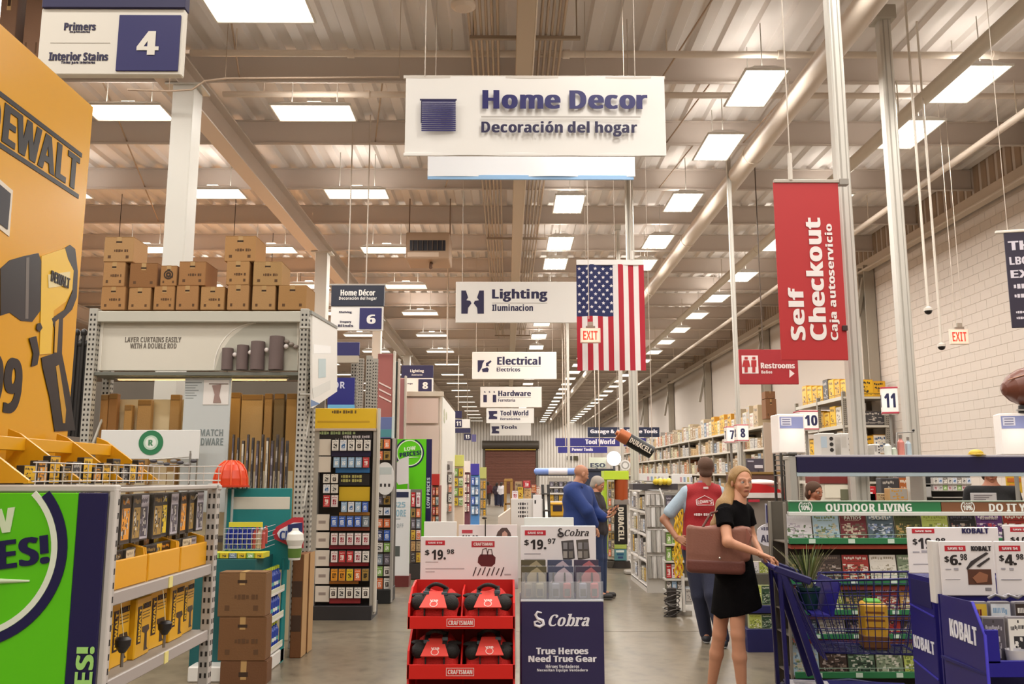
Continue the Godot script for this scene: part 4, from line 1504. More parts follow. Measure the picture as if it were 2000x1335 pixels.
# a row of hanging or standing packs that face +z, in the photograph's rectangle
func pack_row(kind: String, what: String, where: String, cat: String, x0: float, y0: float, x1: float, y1: float, n: int, d: float, depth: float, cells: Array, side: Material) -> void:
	for i in n:
		var u0 = lerpf(x0, x1, float(i) / n) + 0.6
		var u1 = lerpf(x0, x1, float(i + 1) / n) - 0.6
		var a = P(u0, y1, d)
		var b = P(u1, y0, d)
		pack(kind, "%s, %s from the left %s" % [what, nth(i), where], cat, what, V((a.x + b.x) / 2, a.y, -d - depth / 2), V(b.x - a.x, b.y - a.y, depth), cells[i % cells.size()], side)


func left_side() -> void:
	power_tool_rack()
	cleaner_stand()
	curtain_rack()
	knife_endcap()
	far_left()


func power_tool_rack() -> void:
	var X = -1.44
	var zn = -3.24
	var zf = -4.44
	var grey = mat("b9b3ad", 0.45)
	var o = thing("store_rack", "grey slotted display rack nearest on the left, with a green and navy end board", "rack", V(X - 0.4, 0, (zn + zf) / 2))
	for z in [zn - 0.03, zf + 0.03]:
		slotted(o, X - 0.02, z, 1.57, 0.05, grey)
		wpart(o, "upright", M.new().box(V(X - 0.8, 0.78, z), V(0.05, 1.57, 0.05), 0.004), grey)
	wpart(o, "frame", M.new().box(V(X - 0.42, 1.56, zn - 0.02), V(0.86, 0.028, 0.05), 0.006).box(V(X - 0.001, 0.78, zn - 0.012), V(0.024, 1.56, 0.03), 0.004), mat("c9c4be", 0.4))
	wpart(o, "frame", M.new().box(V(X - 0.42, 1.55, zf + 0.02), V(0.86, 0.028, 0.05), 0.006).box(V(X - 0.01, 1.555, (zn + zf) / 2), V(0.03, 0.02, 1.2), 0.004), grey)
	wpart(o, "back_panel", M.new().box(V(X - 0.72, 0.95, (zn + zf) / 2), V(0.02, 1.7, 1.15)), mat("6e655c", 0.7))
	low_prices(o, -310, 136, 194, 962, 1420, 3.225, -50, 1078, 176)
	var e = P(168, 1262, 3.222)
	txt(o, "LOW PRICES!", e + V(0, -0.31, 0.001) - o.position, 0.62, 0.062, mat("a8e07c", 0.4), Basis(V(0, 0, 1), PI / 2), "lettering", 1.2)
	var y1 = S(218, 1160, X).y
	var y2 = S(218, 1328, X).y
	for y in [y1, y2, 0.12]:
		wpart(o, "shelf", M.new().box(V(X - 0.36, y - 0.012, (zn + zf) / 2), V(0.68, 0.024, 1.14), 0.003), mat("8f8881", 0.5))
		wpart(o, "shelf_rail", M.new().box(V(X - 0.012, y - 0.022, (zn + zf) / 2), V(0.014, 0.05, 1.12), 0.004), mat("aaa39e", 0.4))
		wpart(o, "price_tag", M.new().box(V(X - 0.003, y - 0.022, (zn + zf) / 2 - 0.02), V(0.004, 0.046, 0.04)), mat("e5d98a", 0.5))
	for k in 3:
		for j in 2:
			wpart(o, "peg_hook", M.new().tube([V(X - 0.7, 1.5 - 0.22 * j, zn - 0.2 - 0.38 * k), V(X - 0.04 - 0.02 * j, 1.5 - 0.22 * j, zn - 0.2 - 0.38 * k), V(X - 0.03 - 0.02 * j, 1.52 - 0.22 * j, zn - 0.2 - 0.38 * k)], 0.004, 6), mat("c9c5c0", 0.3, 0.6))
	# wire fence round the top
	var w = M.new()
	for y in [1.585, 1.62, 1.655]:
		w.tube([V(X - 0.31, y, zn - 0.02), V(X - 0.31, y, zf), V(X, y, zf)], 0.003, 5)
	for i in 18:
		w.tube([V(X - 0.31, 1.57, zn - 0.04 - i * 0.068), V(X - 0.31, 1.655, zn - 0.04 - i * 0.068)], 0.0025, 5)
	for i in 5:
		w.tube([V(X - 0.31 + 0.075 * i, 1.57, zf), V(X - 0.31 + 0.075 * i, 1.655, zf)], 0.0025, 5)
	wpart(o, "wire_fence", w, mat("d9d3ce", 0.35, 0.3))
	# the big yellow board
	var B = -2.1
	var yel = mat("dca022", 0.22)
	var deep = mat("e3a41c", 0.3)
	var bd = thing("tool_board", "tall glossy yellow board with a printed drill, lettered in black, above the tool rack", "display board", V(B, 1.575, -3.8))
	var top = S(183, 208, B)
	var bot = S(157, 842, B)
	wpart(bd, "panel", M.new().box(V(B - 0.03, (top.y + 1.575) / 2, (-2.9 + top.z) / 2), V(0.06, top.y - 1.575, absf(top.z + 2.9)), 0.006), yel)
	var black = mat("19151a", 0.3)
	var ya = S(157, 302, B).y
	var yb = S(153, 384, B).y
	for y in [ya, yb]:
		wpart(bd, "rule", M.new().box(V(B + 0.001, y, -3.6), V(0.004, 0.022, 1.03)), black)
	txt(bd, "DEWALT", V(B + 0.002, (ya + yb) / 2, -3.705) - bd.position, 0.79, (ya - yb) * 0.8, black, BX, "lettering", 1.6)
	txt(bd, "99", V(B + 0.002, S(20, 752, B).y, -3.62) - bd.position, 0.28, 0.235, black, BX, "lettering", 1.2)
	side_flat(bd, "price_panel", [[-60, 300], [24, 372], [17, 462], [-60, 400]], B, mat("e2d6c4", 0.4), 0.003)
	side_flat(bd, "price_panel", [[-60, 310], [20, 378], [14, 448], [-60, 392]], B + 0.003, mat("25222b", 0.4), 0.003)
	var parts = [
		["chuck", [[0, 524], [18, 508], [46, 500], [74, 494], [80, 512], [78, 606], [62, 628], [40, 626], [18, 610], [0, 616]], black],
		["chuck_ring", [[50, 503], [56, 502], [54, 622], [48, 622]], mat("6a625c", 0.3)],
		["body", [[80, 500], [110, 490], [134, 482], [146, 520], [145, 556], [128, 588], [104, 606], [98, 690], [76, 692], [78, 640]], mat("e9bd3c", 0.3)],
		["rear_grip", [[126, 484], [136, 478], [146, 486], [151, 530], [149, 580], [140, 604], [122, 622], [120, 690], [134, 760], [146, 840], [106, 842], [96, 776], [82, 716], [80, 698], [104, 690], [106, 640], [100, 622], [126, 604], [140, 570], [143, 528], [132, 506]], black],
		["grip_opening", [[107, 628], [114, 622], [110, 688], [105, 688]], mat("cf9a20", 0.3)],
		["grip_inlay", [[108, 715], [114, 712], [128, 800], [126, 826], [122, 826]], mat("c08f24", 0.3)],
		["trigger", [[56, 660], [70, 656], [76, 690], [72, 712], [60, 716], [64, 690]], black],
		["motor_screw", [[72, 632], [78, 630], [82, 640], [76, 648], [70, 642]], black],
		["label_plate", [[93, 536], [136, 530], [134, 556], [94, 562]], mat("e6d5a0", 0.3)],
	]
	for k in parts.size():
		side_flat(bd, parts[k][0], parts[k][1], B + 0.0005 * k, parts[k][2], 0.003)
	txt(bd, "DEWALT", (S(96, 549, B) + S(133, 543, B)) / 2 + V(0.0085, 0, 0) - bd.position, 0.17, 0.05, black, BX, "lettering", 1.0)
	# yellow trays along its foot
	var t = thing("yellow_tray", "yellow plastic tray with sloping dividers on top of the tool rack", "tray", V(B + 0.2, 1.575, -3.85))
	for k in 4:
		var z = -3.25 - 0.395 * k
		wpart(t, "divider", M.new().prism(PackedVector2Array([V2(B + 0.03, 1.58), V2(B + 0.03, 1.8), V2(B + 0.08, 1.78), V2(B + 0.345, 1.59), V2(B + 0.345, 1.58)]), z - 0.008, z + 0.008), deep)
		if k < 3:
			wpart(t, "bin_front", M.new().box(V(B + 0.1, 1.735, z - 0.2), V(0.014, 0.055, 0.38), 0.003), deep)
	for k in 12:
		pack("accessory_pack", "black and yellow accessory pack behind the wire fence, %s from the front" % nth(k), "tool pack", "accessory packs behind the wire fence", V(X - 0.38, 1.575, zn - 0.1 - 0.092 * k), V(0.08, 0.07 + 0.02 * (k % 3), 0.03), [32, 62, 33, 54, 44][k % 5], mat("2a2724", 0.4), BX)
	# hanging packs on the aisle face
	for j in 2:
		for k in 10:
			var z = zn - 0.11 - 0.106 * k
			var h: float = 0.19 if j == 0 else 0.13
			var y: float = 1.345 if j == 0 else 1.19
			pack("hanging_pack", "%s hanging tool pack, %s from the front in the %s row" % [["grey", "yellow", "black", "dark grey", "gold"][(k * 3 + j) % 5], nth(k), ["upper", "lower"][j]], "tool pack", "hanging packs on the near rack", V(X - 0.06 - 0.02 * j + rng.randf_range(-0.012, 0.012), y, z), V(0.095, h, 0.02), [[51, 56, 54, 51, 54, 62], [54, 62, 32, 54, 51, 50]][j][(k * 5 + j) % 6], mat("4a4640", 0.4), BX.rotated(Vector3.UP, rng.randf_range(-0.12, 0.12)))
	# yellow bins on the upper shelf
	for k in 3:
		var z = zn - 0.12 - 0.36 * k
		var b = thing("yellow_bin", "yellow plastic parts bin on the upper shelf of the near rack, %s from the front" % nth(k), "bin", V(X - 0.14, y1, z - 0.14), 0.0, "yellow bins on the near rack")
		part(b, "front", M.new().box(V(0.1, 0.055, 0), V(0.014, 0.11, 0.345), 0.004), deep)
		for s in [-0.17, 0.17]:
			part(b, "side", M.new().prism(PackedVector2Array([V2(-0.14, 0), V2(-0.14, 0.2), V2(0.09, 0.135), V2(0.105, 0)]), s - 0.006, s + 0.006), deep)
		part(b, "bottom", M.new().box(V(-0.02, 0.006, 0), V(0.24, 0.012, 0.33)), deep)
		for i in 6:
			pack("bit_pack", "%s bit pack in the %s yellow bin, %s from the front" % [["orange", "grey", "gold", "brown", "yellow", "dark"][i], nth(k), nth(i)], "tool pack", "packs in the yellow bins", V(X - 0.12 - 0.05 * (i % 2), y1 + 0.013, z - 0.005 - 0.052 * i), V(0.06, 0.21 + 0.02 * ((i * 5 + k) % 3), 0.03), [50, 54, 32, 62, 54, 56][(i + k) % 6], mat("5a4a30", 0.4), BX)
	# boxed drills on the lower shelf
	var kit = mat("dfa91c", 0.35)
	for k in 6:
		var z = zn - 0.15 - [0.0, 0.19, 0.37, 0.57, 0.75, 0.93][k]
		var h: float = [0.2, 0.25, 0.24, 0.25, 0.26, 0.25][k]
		var wdt = 0.165
		var b = thing("drill_box", "yellow drill box on the lower shelf of the near rack, %s from the front" % nth(k), "box", V(X - 0.14 - 0.015 * (k % 2), y2, z), PI / 2 + 0.04 * (k % 3 - 1), "drill boxes on the near rack")
		part(b, "body", M.new().box(V(0, h / 2, -0.03), V(wdt, h, 0.2), 0.005), kit)
		part(b, "label_panel", M.new().box(V(-0.045, h * 0.55, 0.0705), V(0.045, h * 0.62, 0.001)), mat("242021", 0.4))
		txt(b, "DEWALT", V(-0.045, h * 0.55, 0.0715), h * 0.55, 0.022, mat("e6b426", 0.4), Basis(V(0, 0, 1), PI / 2), "lettering", 0.8)
		txt(b, "DEWALT", V(0.03, h * 0.84, 0.071), 0.085, 0.022, mat("242021", 0.4), Basis.IDENTITY, "lettering", 0.8)
		part(b, "drill_picture", M.new().prism(PackedVector2Array([V2(-0.01, 0.12), V2(0.06, 0.12), V2(0.07, 0.1), V2(0.045, 0.09), V2(0.05, 0.03), V2(0.065, 0.02), V2(0.02, 0.02), V2(0.022, 0.09), V2(-0.01, 0.1)]), 0.0702, 0.0712), mat("3a3026", 0.4))
		for i in 3:
			part(b, "text_line", M.new().box(V(0.028, h * (0.74 - 0.05 * i), 0.0705), V(0.08, 0.004, 0.0006)), mat("6a5420", 0.5))
	for k in 2:
		var c = S([240, 322][k], [1258, 1225][k], X + 0.01)
		var b = thing("drill_sample", "black drill chuck sample hung in front of the yellow boxes, %s one" % ["nearer", "farther"][k], "tool sample", c, 0.0, "drill chuck samples")
		part(b, "chuck", M.new().lathe([V2(0, -0.03), V2(0.012, -0.028), V2(0.027, -0.005), V2(0.029, 0.018), V2(0.018, 0.028), V2(0, 0.03)], 12), mat("231f20", 0.4))
		part(b, "jaw", M.new().tube([V(0, -0.03, 0), V(0, -0.08, 0)], 0.006, 6), mat("8d8781", 0.3, 0.7))
		part(b, "cord", M.new().tube([V(0, 0.03, 0), V(-0.02, y1 - c.y - 0.03, 0.0)], 0.0015, 4), mat("d8cfae", 0.5))


func cleaner_stand() -> void:
	var teal = mat("1d8080", 0.45)
	var white = mat("dcd9d2", 0.4)
	var d = 7.95
	var o = thing("cleaner_stand", "turquoise retail stand with a pale band, holding blue cleaning products", "display stand", V(-2.28, 0, -7.65))
	prect(o, "peg_panel", 441, 953, 567, 1112, d, 0.03, teal, "turquoise back panel")
	prect(o, "pale_band", 455, 970, 566, 994, d - 0.002, 0.006, mat("d3cfc0", 0.5))
	prect(o, "dark_opening", 436, 1078, 500, 1107, d - 0.001, 0.004, mat("16302e", 0.6))
	for x in [443, 455]:
		var a = P(x, 955, d - 0.05)
		wpart(o, "post", M.new().tube([a, V(a.x, 0.5, a.z)], 0.012, 8), mat("b9c4c4", 0.3, 0.5))
	wpart(o, "side_panel", M.new().box(V(-1.985, 0.4, -8.0), V(0.02, 1.0, 0.12), 0.004), teal)
	wpart(o, "body", M.new().box(V(-2.33, 0.48, -7.7), V(0.5, 0.9, 0.6)), mat("145a5c", 0.6))
	wpart(o, "base", M.new().box(V(-2.25, 0.06, -7.65), V(0.55, 0.12, 0.86), 0.01), white)
	for y in [0.15, 0.4, 0.62]:
		wpart(o, "shelf", M.new().box(V(-2.1, y, -7.67), V(0.26, 0.025, 0.62), 0.004), white)
		wpart(o, "shelf_lip", M.new().box(V(-1.975, y + 0.02, -7.67), V(0.008, 0.05, 0.62), 0.002), mat("cfcfb8", 0.5))
	# wire basket of blue sprays
	var bk = M.new()
	var p0 = P(436, 1072, 7.6)
	var p1 = P(520, 1022, 7.6)
	for i in 5:
		var y = lerpf(p0.y, p1.y, i / 5.0)
		bk.tube([V(p0.x, y, -7.9), V(p0.x, y, -7.6), V(p1.x - 0.04, y, -7.6), V(p1.x, y + 0.02, -7.9)], 0.003, 5)
	for i in 9:
		var x = lerpf(p0.x, p1.x - 0.04, i / 8.0)
		bk.tube([V(x, p0.y, -7.9), V(x, p0.y, -7.6), V(x, lerpf(p0.y, p1.y, 0.8), -7.6)], 0.003, 5)
	wpart(o, "wire_basket", bk, mat("d5d6dc", 0.3, 0.4))
	prect(o, "yellow_label", 447, 1019, 513, 1029, 7.59, 0.004, mat("d9cf3c", 0.5))
	var can = M.new().lathe([V2(0, 0), V2(0.016, 0), V2(0.017, 0.004), V2(0.017, 0.12), V2(0.01, 0.135), V2(0.01, 0.15), V2(0, 0.15)], 10).mesh()
	for j in 2:
		for i in 9:
			single("spray_can", "%s spray can in the wire basket, %s from the left, %s row" % ["blue" if i < 6 else "pale", nth(i), ["front", "back"][j]], "spray can", can, mat("23349a" if i < 6 else ("c9b7a0" if i % 2 else "b2504a"), 0.35), V(p0.x + 0.025 + 0.038 * i, p0.y + 0.005 + 0.035 * j, -7.63 - 0.07 * j), "sprays in the wire basket")
	# bottles on the aisle side
	var bot = M.new().lathe([V2(0, 0), V2(0.026, 0), V2(0.028, 0.006), V2(0.03, 0.135), V2(0.014, 0.165), V2(0.012, 0.18), V2(0, 0.18)], 12).mesh()
	var cap = M.new().lathe([V2(0, 0.18), V2(0.015, 0.18), V2(0.015, 0.205), V2(0, 0.207)], 10).mesh()
	var bands = M.new().lathe([V2(0.0288, 0.05), V2(0.0294, 0.08)], 12).mesh()
	for j in 3:
		for i in 8:
			var b = thing("cleaner_bottle", "blue cleaner bottle, %s from the front on the turquoise stand's %s shelf" % [nth(i), ["bottom", "middle", "top"][j]], "bottle", V(-2.02, [0.163, 0.413, 0.633][j], -7.41 - 0.07 * i), 0.0, "bottles on the turquoise stand")
			part(b, "bottle", bot, mat("24409c", 0.3))
			part(b, "cap", cap, mat("b9c83a", 0.4))
			part(b, "label_band", bands, mat(["d9dfe6", "5fa9a0", "dfe3c8"][i % 3], 0.4))
	# lidded top row
	for i in 7:
		pack("cleaner_pack", "yellow-topped pack above the stacked cardboard boxes, %s from the left" % nth(i), "pack", "packs on the turquoise stand", V(-2.5 + 0.073 * i, 0.935, -7.55), V(0.068, 0.045, 0.2), [24, 28, 24, 46, 24, 28, 24][i], mat("c9c236", 0.5))
	# octagonal sign and the white bottle
	var so = pthing("octagon_sign", "red-edged octagonal sign with white and blue centre at the corner of the turquoise stand", "sign", 533, 1008, 592, 1070, 7.9)
	flat(so, "edge", [[532, 1040], [540, 1028], [572, 1010], [592, 1010], [592, 1070], [570, 1068], [536, 1052]], 7.9, mat("b5303a", 0.4), "", 0.02)
	flat(so, "centre", [[541, 1041], [546, 1034], [573, 1020], [590, 1020], [590, 1060], [571, 1058], [545, 1050]], 7.885, mat("e6e8ea", 0.4), "", 0.016)
	flat(so, "blue_panel", [[562, 1024], [590, 1020], [590, 1038], [562, 1038]], 7.87, mat("1f2a5e", 0.4), "", 0.016)
	ptxt(so, "CL", 546, 1036, 566, 1054, 7.868, mat("27407e", 0.4), 1.4)
	var wb = pthing("cleaner_bottle", "white trigger bottle with a green label beside the octagonal sign", "bottle", 558, 1030, 592, 1088, 7.82)
	wb.position.y -= 0.02
	part(wb, "bottle", M.new().lathe([V2(0, 0), V2(0.05, 0), V2(0.055, 0.02), V2(0.06, 0.12), V2(0.078, 0.17), V2(0.07, 0.22), V2(0.03, 0.25), V2(0.025, 0.27), V2(0, 0.27)], 16), mat("e4e2da", 0.3))
	part(wb, "label_band", M.new().lathe([V2(0.0565, 0.02), V2(0.0605, 0.1)], 16), mat("5a7a34", 0.4))
	# cartons stacked on its end
	var ys = [[1118, 1204], [1205, 1290], [1291, 1420]]
	for k in 3:
		carton("brown cardboard box stacked at the end of the turquoise stand, %s of three" % ["topmost", "middle", "lowest"][k], 424, ys[k][0], 521, ys[k][1], 7.16, 0.17, ["765433", "704c2b", "674326"][k], "FRAGILE", "cardboard boxes at the turquoise stand")
	var f0 = P(564, 1285, 8.14)
	for k in 2:
		var q = thing("flat_carton", "tall narrow brown carton standing at the foot of the curtain rack, %s" % ["in front", "behind"][k], "box", V(f0.x + 0.05 + 0.012 * k, 0, -8.25 - 0.2 * k))
		part(q, "body", M.new().box(V(0, 0.455, 0), V(0.1, 0.91 - 0.02 * k, 0.19), 0.006), mat("7a4f2e", 0.85, 0.0, "card"))
		part(q, "side_sheet", M.new().box(V(0.0515, 0.455, 0), V(0.004, 0.9, 0.19)), mat("b08a5c", 0.85))
		for y in [0.6, 0.3]:
			part(q, "printed_band", M.new().box(V(0, y, 0.096), V(0.085, 0.14, 0.001)), mat("4a3324", 0.8))
	# orange ribbed helmet
	var hc = P(450, 947, 7.9)
	var h = thing("orange_helmet", "orange-red ribbed plastic helmet on top of the turquoise stand", "helmet", hc)
	part(h, "shell", M.new().lathe([V2(0.15, 0.0), V2(0.148, 0.06), V2(0.13, 0.13), V2(0.1, 0.18), V2(0.05, 0.215), V2(0, 0.225)], 20), mat("d9431c", 0.3))
	part(h, "brim", M.new().lathe([V2(0.14, -0.02), V2(0.165, -0.015), V2(0.165, 0.0), V2(0.15, 0.004)], 20), mat("c23a18", 0.35))
	for i in 10:
		var a = TAU * i / 10.0
		var pts = []
		for q in [[0.152, 0.0], [0.15, 0.06], [0.132, 0.13], [0.102, 0.18], [0.052, 0.216]]:
			pts.append(V(cos(a) * q[0], q[1], sin(a) * q[0]))
		part(h, "rib", M.new().tube(pts, 0.009, 6), mat("e2552a", 0.3))


func curtain_rack() -> void:
	var d = 8.6
	var grey = mat("b4b0a6", 0.45)
	var xr = P(588, 800, d).x
	var xl = P(176, 700, d).x
	var ytop = P(400, 606, d).y
	var o = thing("pallet_rack", "tall grey punched-steel rack of curtain rods with cardboard boxes on top", "rack", V((xr + xl) / 2, 0, -d - 0.22))
	for x in [xr, xl]:
		slotted(o, x, -d - 0.04, ytop + 0.02, 0.085, grey)
		slotted(o, x, -d - 0.42, ytop + 0.02, 0.085, grey)
		for k in 4:
			wpart(o, "brace", M.new().tube([V(x, 0.3 + 0.7 * k, -d - 0.04), V(x, 0.9 + 0.7 * k, -d - 0.42)], 0.014, 6), grey)
	wpart(o, "deck", M.new().box(V((xr + xl) / 2, ytop - 0.02, -d - 0.24), V(xr - xl, 0.03, 0.44)), mat("8c857a", 0.6))
	wpart(o, "beam", M.new().box(V((xr + xl) / 2, ytop - 0.06, -d - 0.03), V(xr - xl, 0.11, 0.05), 0.006), mat("c2bfb2", 0.45))
	var ysh = P(400, 729, d).y
	wpart(o, "shelf", M.new().box(V((xr + xl) / 2, ysh, -d - 0.22), V(xr - xl, 0.035, 0.4), 0.004), mat("6d6f66", 0.5))
	wpart(o, "back_panel", M.new().box(V((xr + xl) / 2, 1.2, -d - 0.46), V(xr - xl - 0.1, 2.4, 0.03)), mat("e3d2ad", 0.6))
	wpart(o, "lower_deck", M.new().box(V((xr + xl) / 2, 1.0, -d - 0.22), V(xr - xl - 0.1, 0.04, 0.42)), mat("4a4038", 0.6))
	# curtain sign
	var sg = pthing("curtain_sign", "long pale sign reading Layer curtains easily with a double rod, picturing rolled curtains", "sign", 193, 622, 583, 723, d + 0.08)
	prect(sg, "panel", 193, 624, 583, 723, d + 0.08, 0.03, mat("d8d2c4", 0.5))
	prect(sg, "frame", 193, 624, 199, 723, d + 0.07, 0.04, mat("eee9dd", 0.4))
	ptxt(sg, "LAYER CURTAINS EASILY", 244, 658, 354, 668, d + 0.079, mat("6a6258", 0.6), 0.3)
	ptxt(sg, "WITH A DOUBLE ROD", 254, 670, 345, 680, d + 0.079, mat("6a6258", 0.6), 0.3)
	var arc = []
	for i in 9:
		var a = lerpf(0.0, PI / 2, i / 8.0)
		arc.append(P(500 - 82 * cos(a), 722 - 92 * sin(a), d + 0.08))
	wpart(sg, "curve", M.new().tube(arc, 0.006, 6), mat("f1ede4", 0.5))
	flat(sg, "tinted_field", [[420, 722], [430, 690], [450, 660], [475, 640], [500, 630], [580, 628], [580, 722]], d + 0.0795, mat("b9b6a8", 0.5), "", 0.003)
	for q in [[432, 456, 680], [461, 486, 674], [488, 518, 667], [524, 556, 657]]:
		var a = P(q[0], 722, d + 0.05)
		var b = P(q[1], q[2], d + 0.05)
		wpart(sg, "curtain_roll", M.new().tube([V((a.x + b.x) / 2, a.y, a.z), V((a.x + b.x) / 2, b.y, a.z)], (b.x - a.x) / 2, 12), mat("6f5f5c", 0.8))
		wpart(sg, "knob", M.new().ball(V(b.x + 0.02, lerpf(a.y, b.y, 0.7), -d - 0.04), V(0.025, 0.025, 0.02), 8, 6), mat("e5ddd8", 0.3))
	for k in 3:
		var c = P(560 + 9 * k, 667 + 5 * k, d + 0.05)
		wpart(sg, "finial", M.new().ball(c, V(0.03, 0.022, 0.022), 8, 6), mat("8d8178", 0.4))
	# lamp under the shelf
	var lp = thing("shelf_lamp", "slim warm strip lamp under the shelf of the curtain rack", "lamp", V((xr + xl) / 2, ysh - 0.04, -d - 0.2))
	var glow = mat("ffdf9e", 0.4, 0.0, "glow")
	part(lp, "strip", M.new().box(Vector3.ZERO, V(1.7, 0.012, 0.04)), glow)
	part(lp, "case", M.new().box(V(0, 0.014, 0), V(1.74, 0.016, 0.07), 0.004), grey)
	var al = AreaLight3D.new()
	al.name = "lamp"
	al.area_size = V2(1.7, 0.04)
	al.light_color = Color("ffdd9c")
	al.light_energy = 0.5
	al.area_range = 10.0
	al.shadow_enabled = true
	al.position = V(0, -0.01, 0)
	al.rotation.x = -PI / 2 - 0.5
	lp.add_child(al)
	# sign with the green badge, and the grey poster
	var gs = pthing("badge_sign", "white sign with a round green badge across the curtain rack", "sign", 200, 838, 390, 892, d - 0.12)
	prect(gs, "panel", 196, 839, 390, 896, d - 0.12, 0.012, mat("e3e3e0", 0.45))
	var gc = P(295, 864, d - 0.12)
	wpart(gs, "badge", ring(M.new(), gc, 0.0, 0.118, 0.004), mat("2f7d52", 0.5))
	wpart(gs, "badge_ring", ring(M.new(), gc, 0.05, 0.07, 0.007), mat("bcd6c2", 0.5))
	wpart(gs, "badge_centre", ring(M.new(), gc, 0.0, 0.052, 0.008), mat("e6ece4", 0.5))
	txt(gs, "R", gc + V(0, 0, 0.009) - gs.position, 0.045, 0.055, mat("4a8a62", 0.5))
	for s in [-0.9, 0.9]:
		wpart(gs, "bracket", M.new().tube([V(gc.x + s * 0.45, gc.y - 0.1, -d + 0.11), V(gc.x + s * 0.45, gc.y - 0.1, -d - 0.02), V(gc.x + s * 0.45, 1.02, -d - 0.02)], 0.008, 6), grey)
	var po = pthing("hardware_poster", "grey poster with a small curtain picture, lettered Match Hardware, in the curtain rack", "poster", 355, 737, 446, 893, d + 0.1)
	prect(po, "panel", 354, 737, 446, 1000, d + 0.1, 0.02, mat("c3c7c6", 0.5))
	prect(po, "picture", 397, 742, 447, 790, d + 0.095, 0.006, mat("e6e0da", 0.5))
	flat(po, "curtain_picture", [[414, 752], [432, 750], [428, 772], [432, 786], [416, 786], [419, 770]], d + 0.09, mat("9c8078", 0.6))
	prect(po, "rod_picture", 408, 748, 446, 750, d + 0.09, 0.004, mat("8a7a72", 0.5))
	for k in 7:
		prect(po, "text_line", 362, 746 + 5 * k, 362 + [32, 24, 20, 26, 18, 22, 16][k], 748 + 5 * k, d + 0.099, 0.002, mat("8f9493", 0.6))
	ptxt(po, "MATCH", 390, 838, 436, 851, d + 0.099, mat("7d8686", 0.6), 0.3)
	ptxt(po, "HARDWARE", 366, 855, 436, 869, d + 0.099, mat("7d8686", 0.6), 0.3)
	# long cardboard sleeves
	var sl = [[197, 770, 212, "a5763f", "reddish"], [213, 768, 230, "9a6c3a", "reddish"], [243, 790, 258, "b58a4e", "short"], [269, 780, 296, "a98350", "wide"], [333, 770, 352, "a17d4c", "tall"], [451, 766, 470, "ab8247", "tall"], [472, 770, 514, "b3905c", "widest"], [517, 768, 532, "a07a46", "tall"], [536, 768, 556, "75603e", "dark"], [560, 768, 580, "a98249", "tall"]]
	for k in sl.size():
		var q: Array = sl[k]
		var dd = d + 0.33
		var a = P(q[0], q[1], dd)
		var b = P(q[2], q[1], dd)
		var h = a.y - 1.02
		var s = thing("cardboard_sleeve", "%s upright cardboard sleeve in the curtain rack, %s from the left" % [q[4], nth(k)], "box", V((a.x + b.x) / 2, 1.02, -dd), 0.0, "cardboard sleeves in the curtain rack")
		part(s, "sleeve", M.new().box(V(0, h / 2, -0.04), V(b.x - a.x, h, 0.07), 0.006), mat(q[3], 0.8, 0.0, "card"))
		part(s, "end_flap", M.new().box(V(0, h - 0.03, -0.002), V((b.x - a.x) * 0.92, 0.05, 0.006), 0.002), mat("8a6636", 0.8))
		part(s, "printed_label", M.new().box(V(0, h * 0.3, -0.004), V((b.x - a.x) * 0.75, h * 0.3, 0.002)), mat("d8c9a8", 0.6))
	for i in 12:
		var x = 449 + 9.6 * i
		var a = P(x, 955, d + 0.03)
		var b = P(x + 8.4, 848 + 6 * (i % 3), d + 0.03)
		pack("curtain_rod_pack", "grey printed curtain rod pack standing in the rack, %s from the left" % nth(i), "curtain rod", "curtain rod packs in the rack", V((a.x + b.x) / 2, 1.02, -d - 0.05), V(b.x - a.x, b.y - 1.02, 0.04), [31, 44, 35, 31, 44][i % 5], mat("4d443f", 0.6))
	# the dark finials on wires before the badge sign
	var fn = pthing("finial_rail", "chrome wire rail of dark curtain finials low in front of the badge sign", "display rail", 290, 885, 396, 916, d - 0.3)
	for k in 2:
		wpart(fn, "rail", M.new().tube([P(292, 897 + 10 * k, d - 0.3), P(372, 892 + 14 * k, d - 0.3), P(372, 880, d - 0.3)], 0.008, 6), mat("b9b6b0", 0.3, 0.6))
	for k in 7:
		wpart(fn, "finial", M.new().ball(P(300 + 13 * k, 900 + 3 * (k % 3), d - 0.3), V(0.035, 0.018, 0.018), 8, 6), mat(["4a464c", "8d8a88"][k % 2], 0.3))
	wpart(fn, "stand", M.new().tube([P(372, 885, d - 0.3), V(P(372, 885, d - 0.3).x, 1.03, -d + 0.3), V(P(372, 885, d - 0.3).x, 1.03, -d - 0.1)], 0.01, 6), mat("8d8a84", 0.4))
	# boxes on the top deck
	var list = [[196, 560, 247, 605, "a87c4c", "bottom row, far left"], [250, 562, 296, 605, "a97f50", "bottom row, second"], [298, 559, 341, 605, "a67a4a", "bottom row, third"], [343, 558, 389, 605, "a3774a", "bottom row, fourth"], [391, 560, 440, 605, "ab8252", "bottom row, fifth"], [442, 556, 486, 605, "a98052", "bottom row, sixth"], [491, 558, 538, 605, "aa8456", "bottom row, seventh"], [543, 557, 600, 605, "a67d4c", "bottom row, far right"]]
	var mid = [[200, 512, 246, 559, "a87e50", "second row, far left"], [251, 514, 308, 561, "8a5f36", "second row, darker, beside the far left one"], [312, 519, 346, 558, "a17546", "second row, with a round black mark"], [348, 511, 403, 557, "9d7145", "second row, before the white column"], [441, 510, 488, 556, "ab8252", "second row, under the single top box"], [493, 511, 551, 557, "a88556", "second row, far right"]]
	var up = [[201, 463, 262, 511, "ab8558", "alone on top at the left"], [438, 461, 501, 510, "aa8050", "alone on top at the right"]]
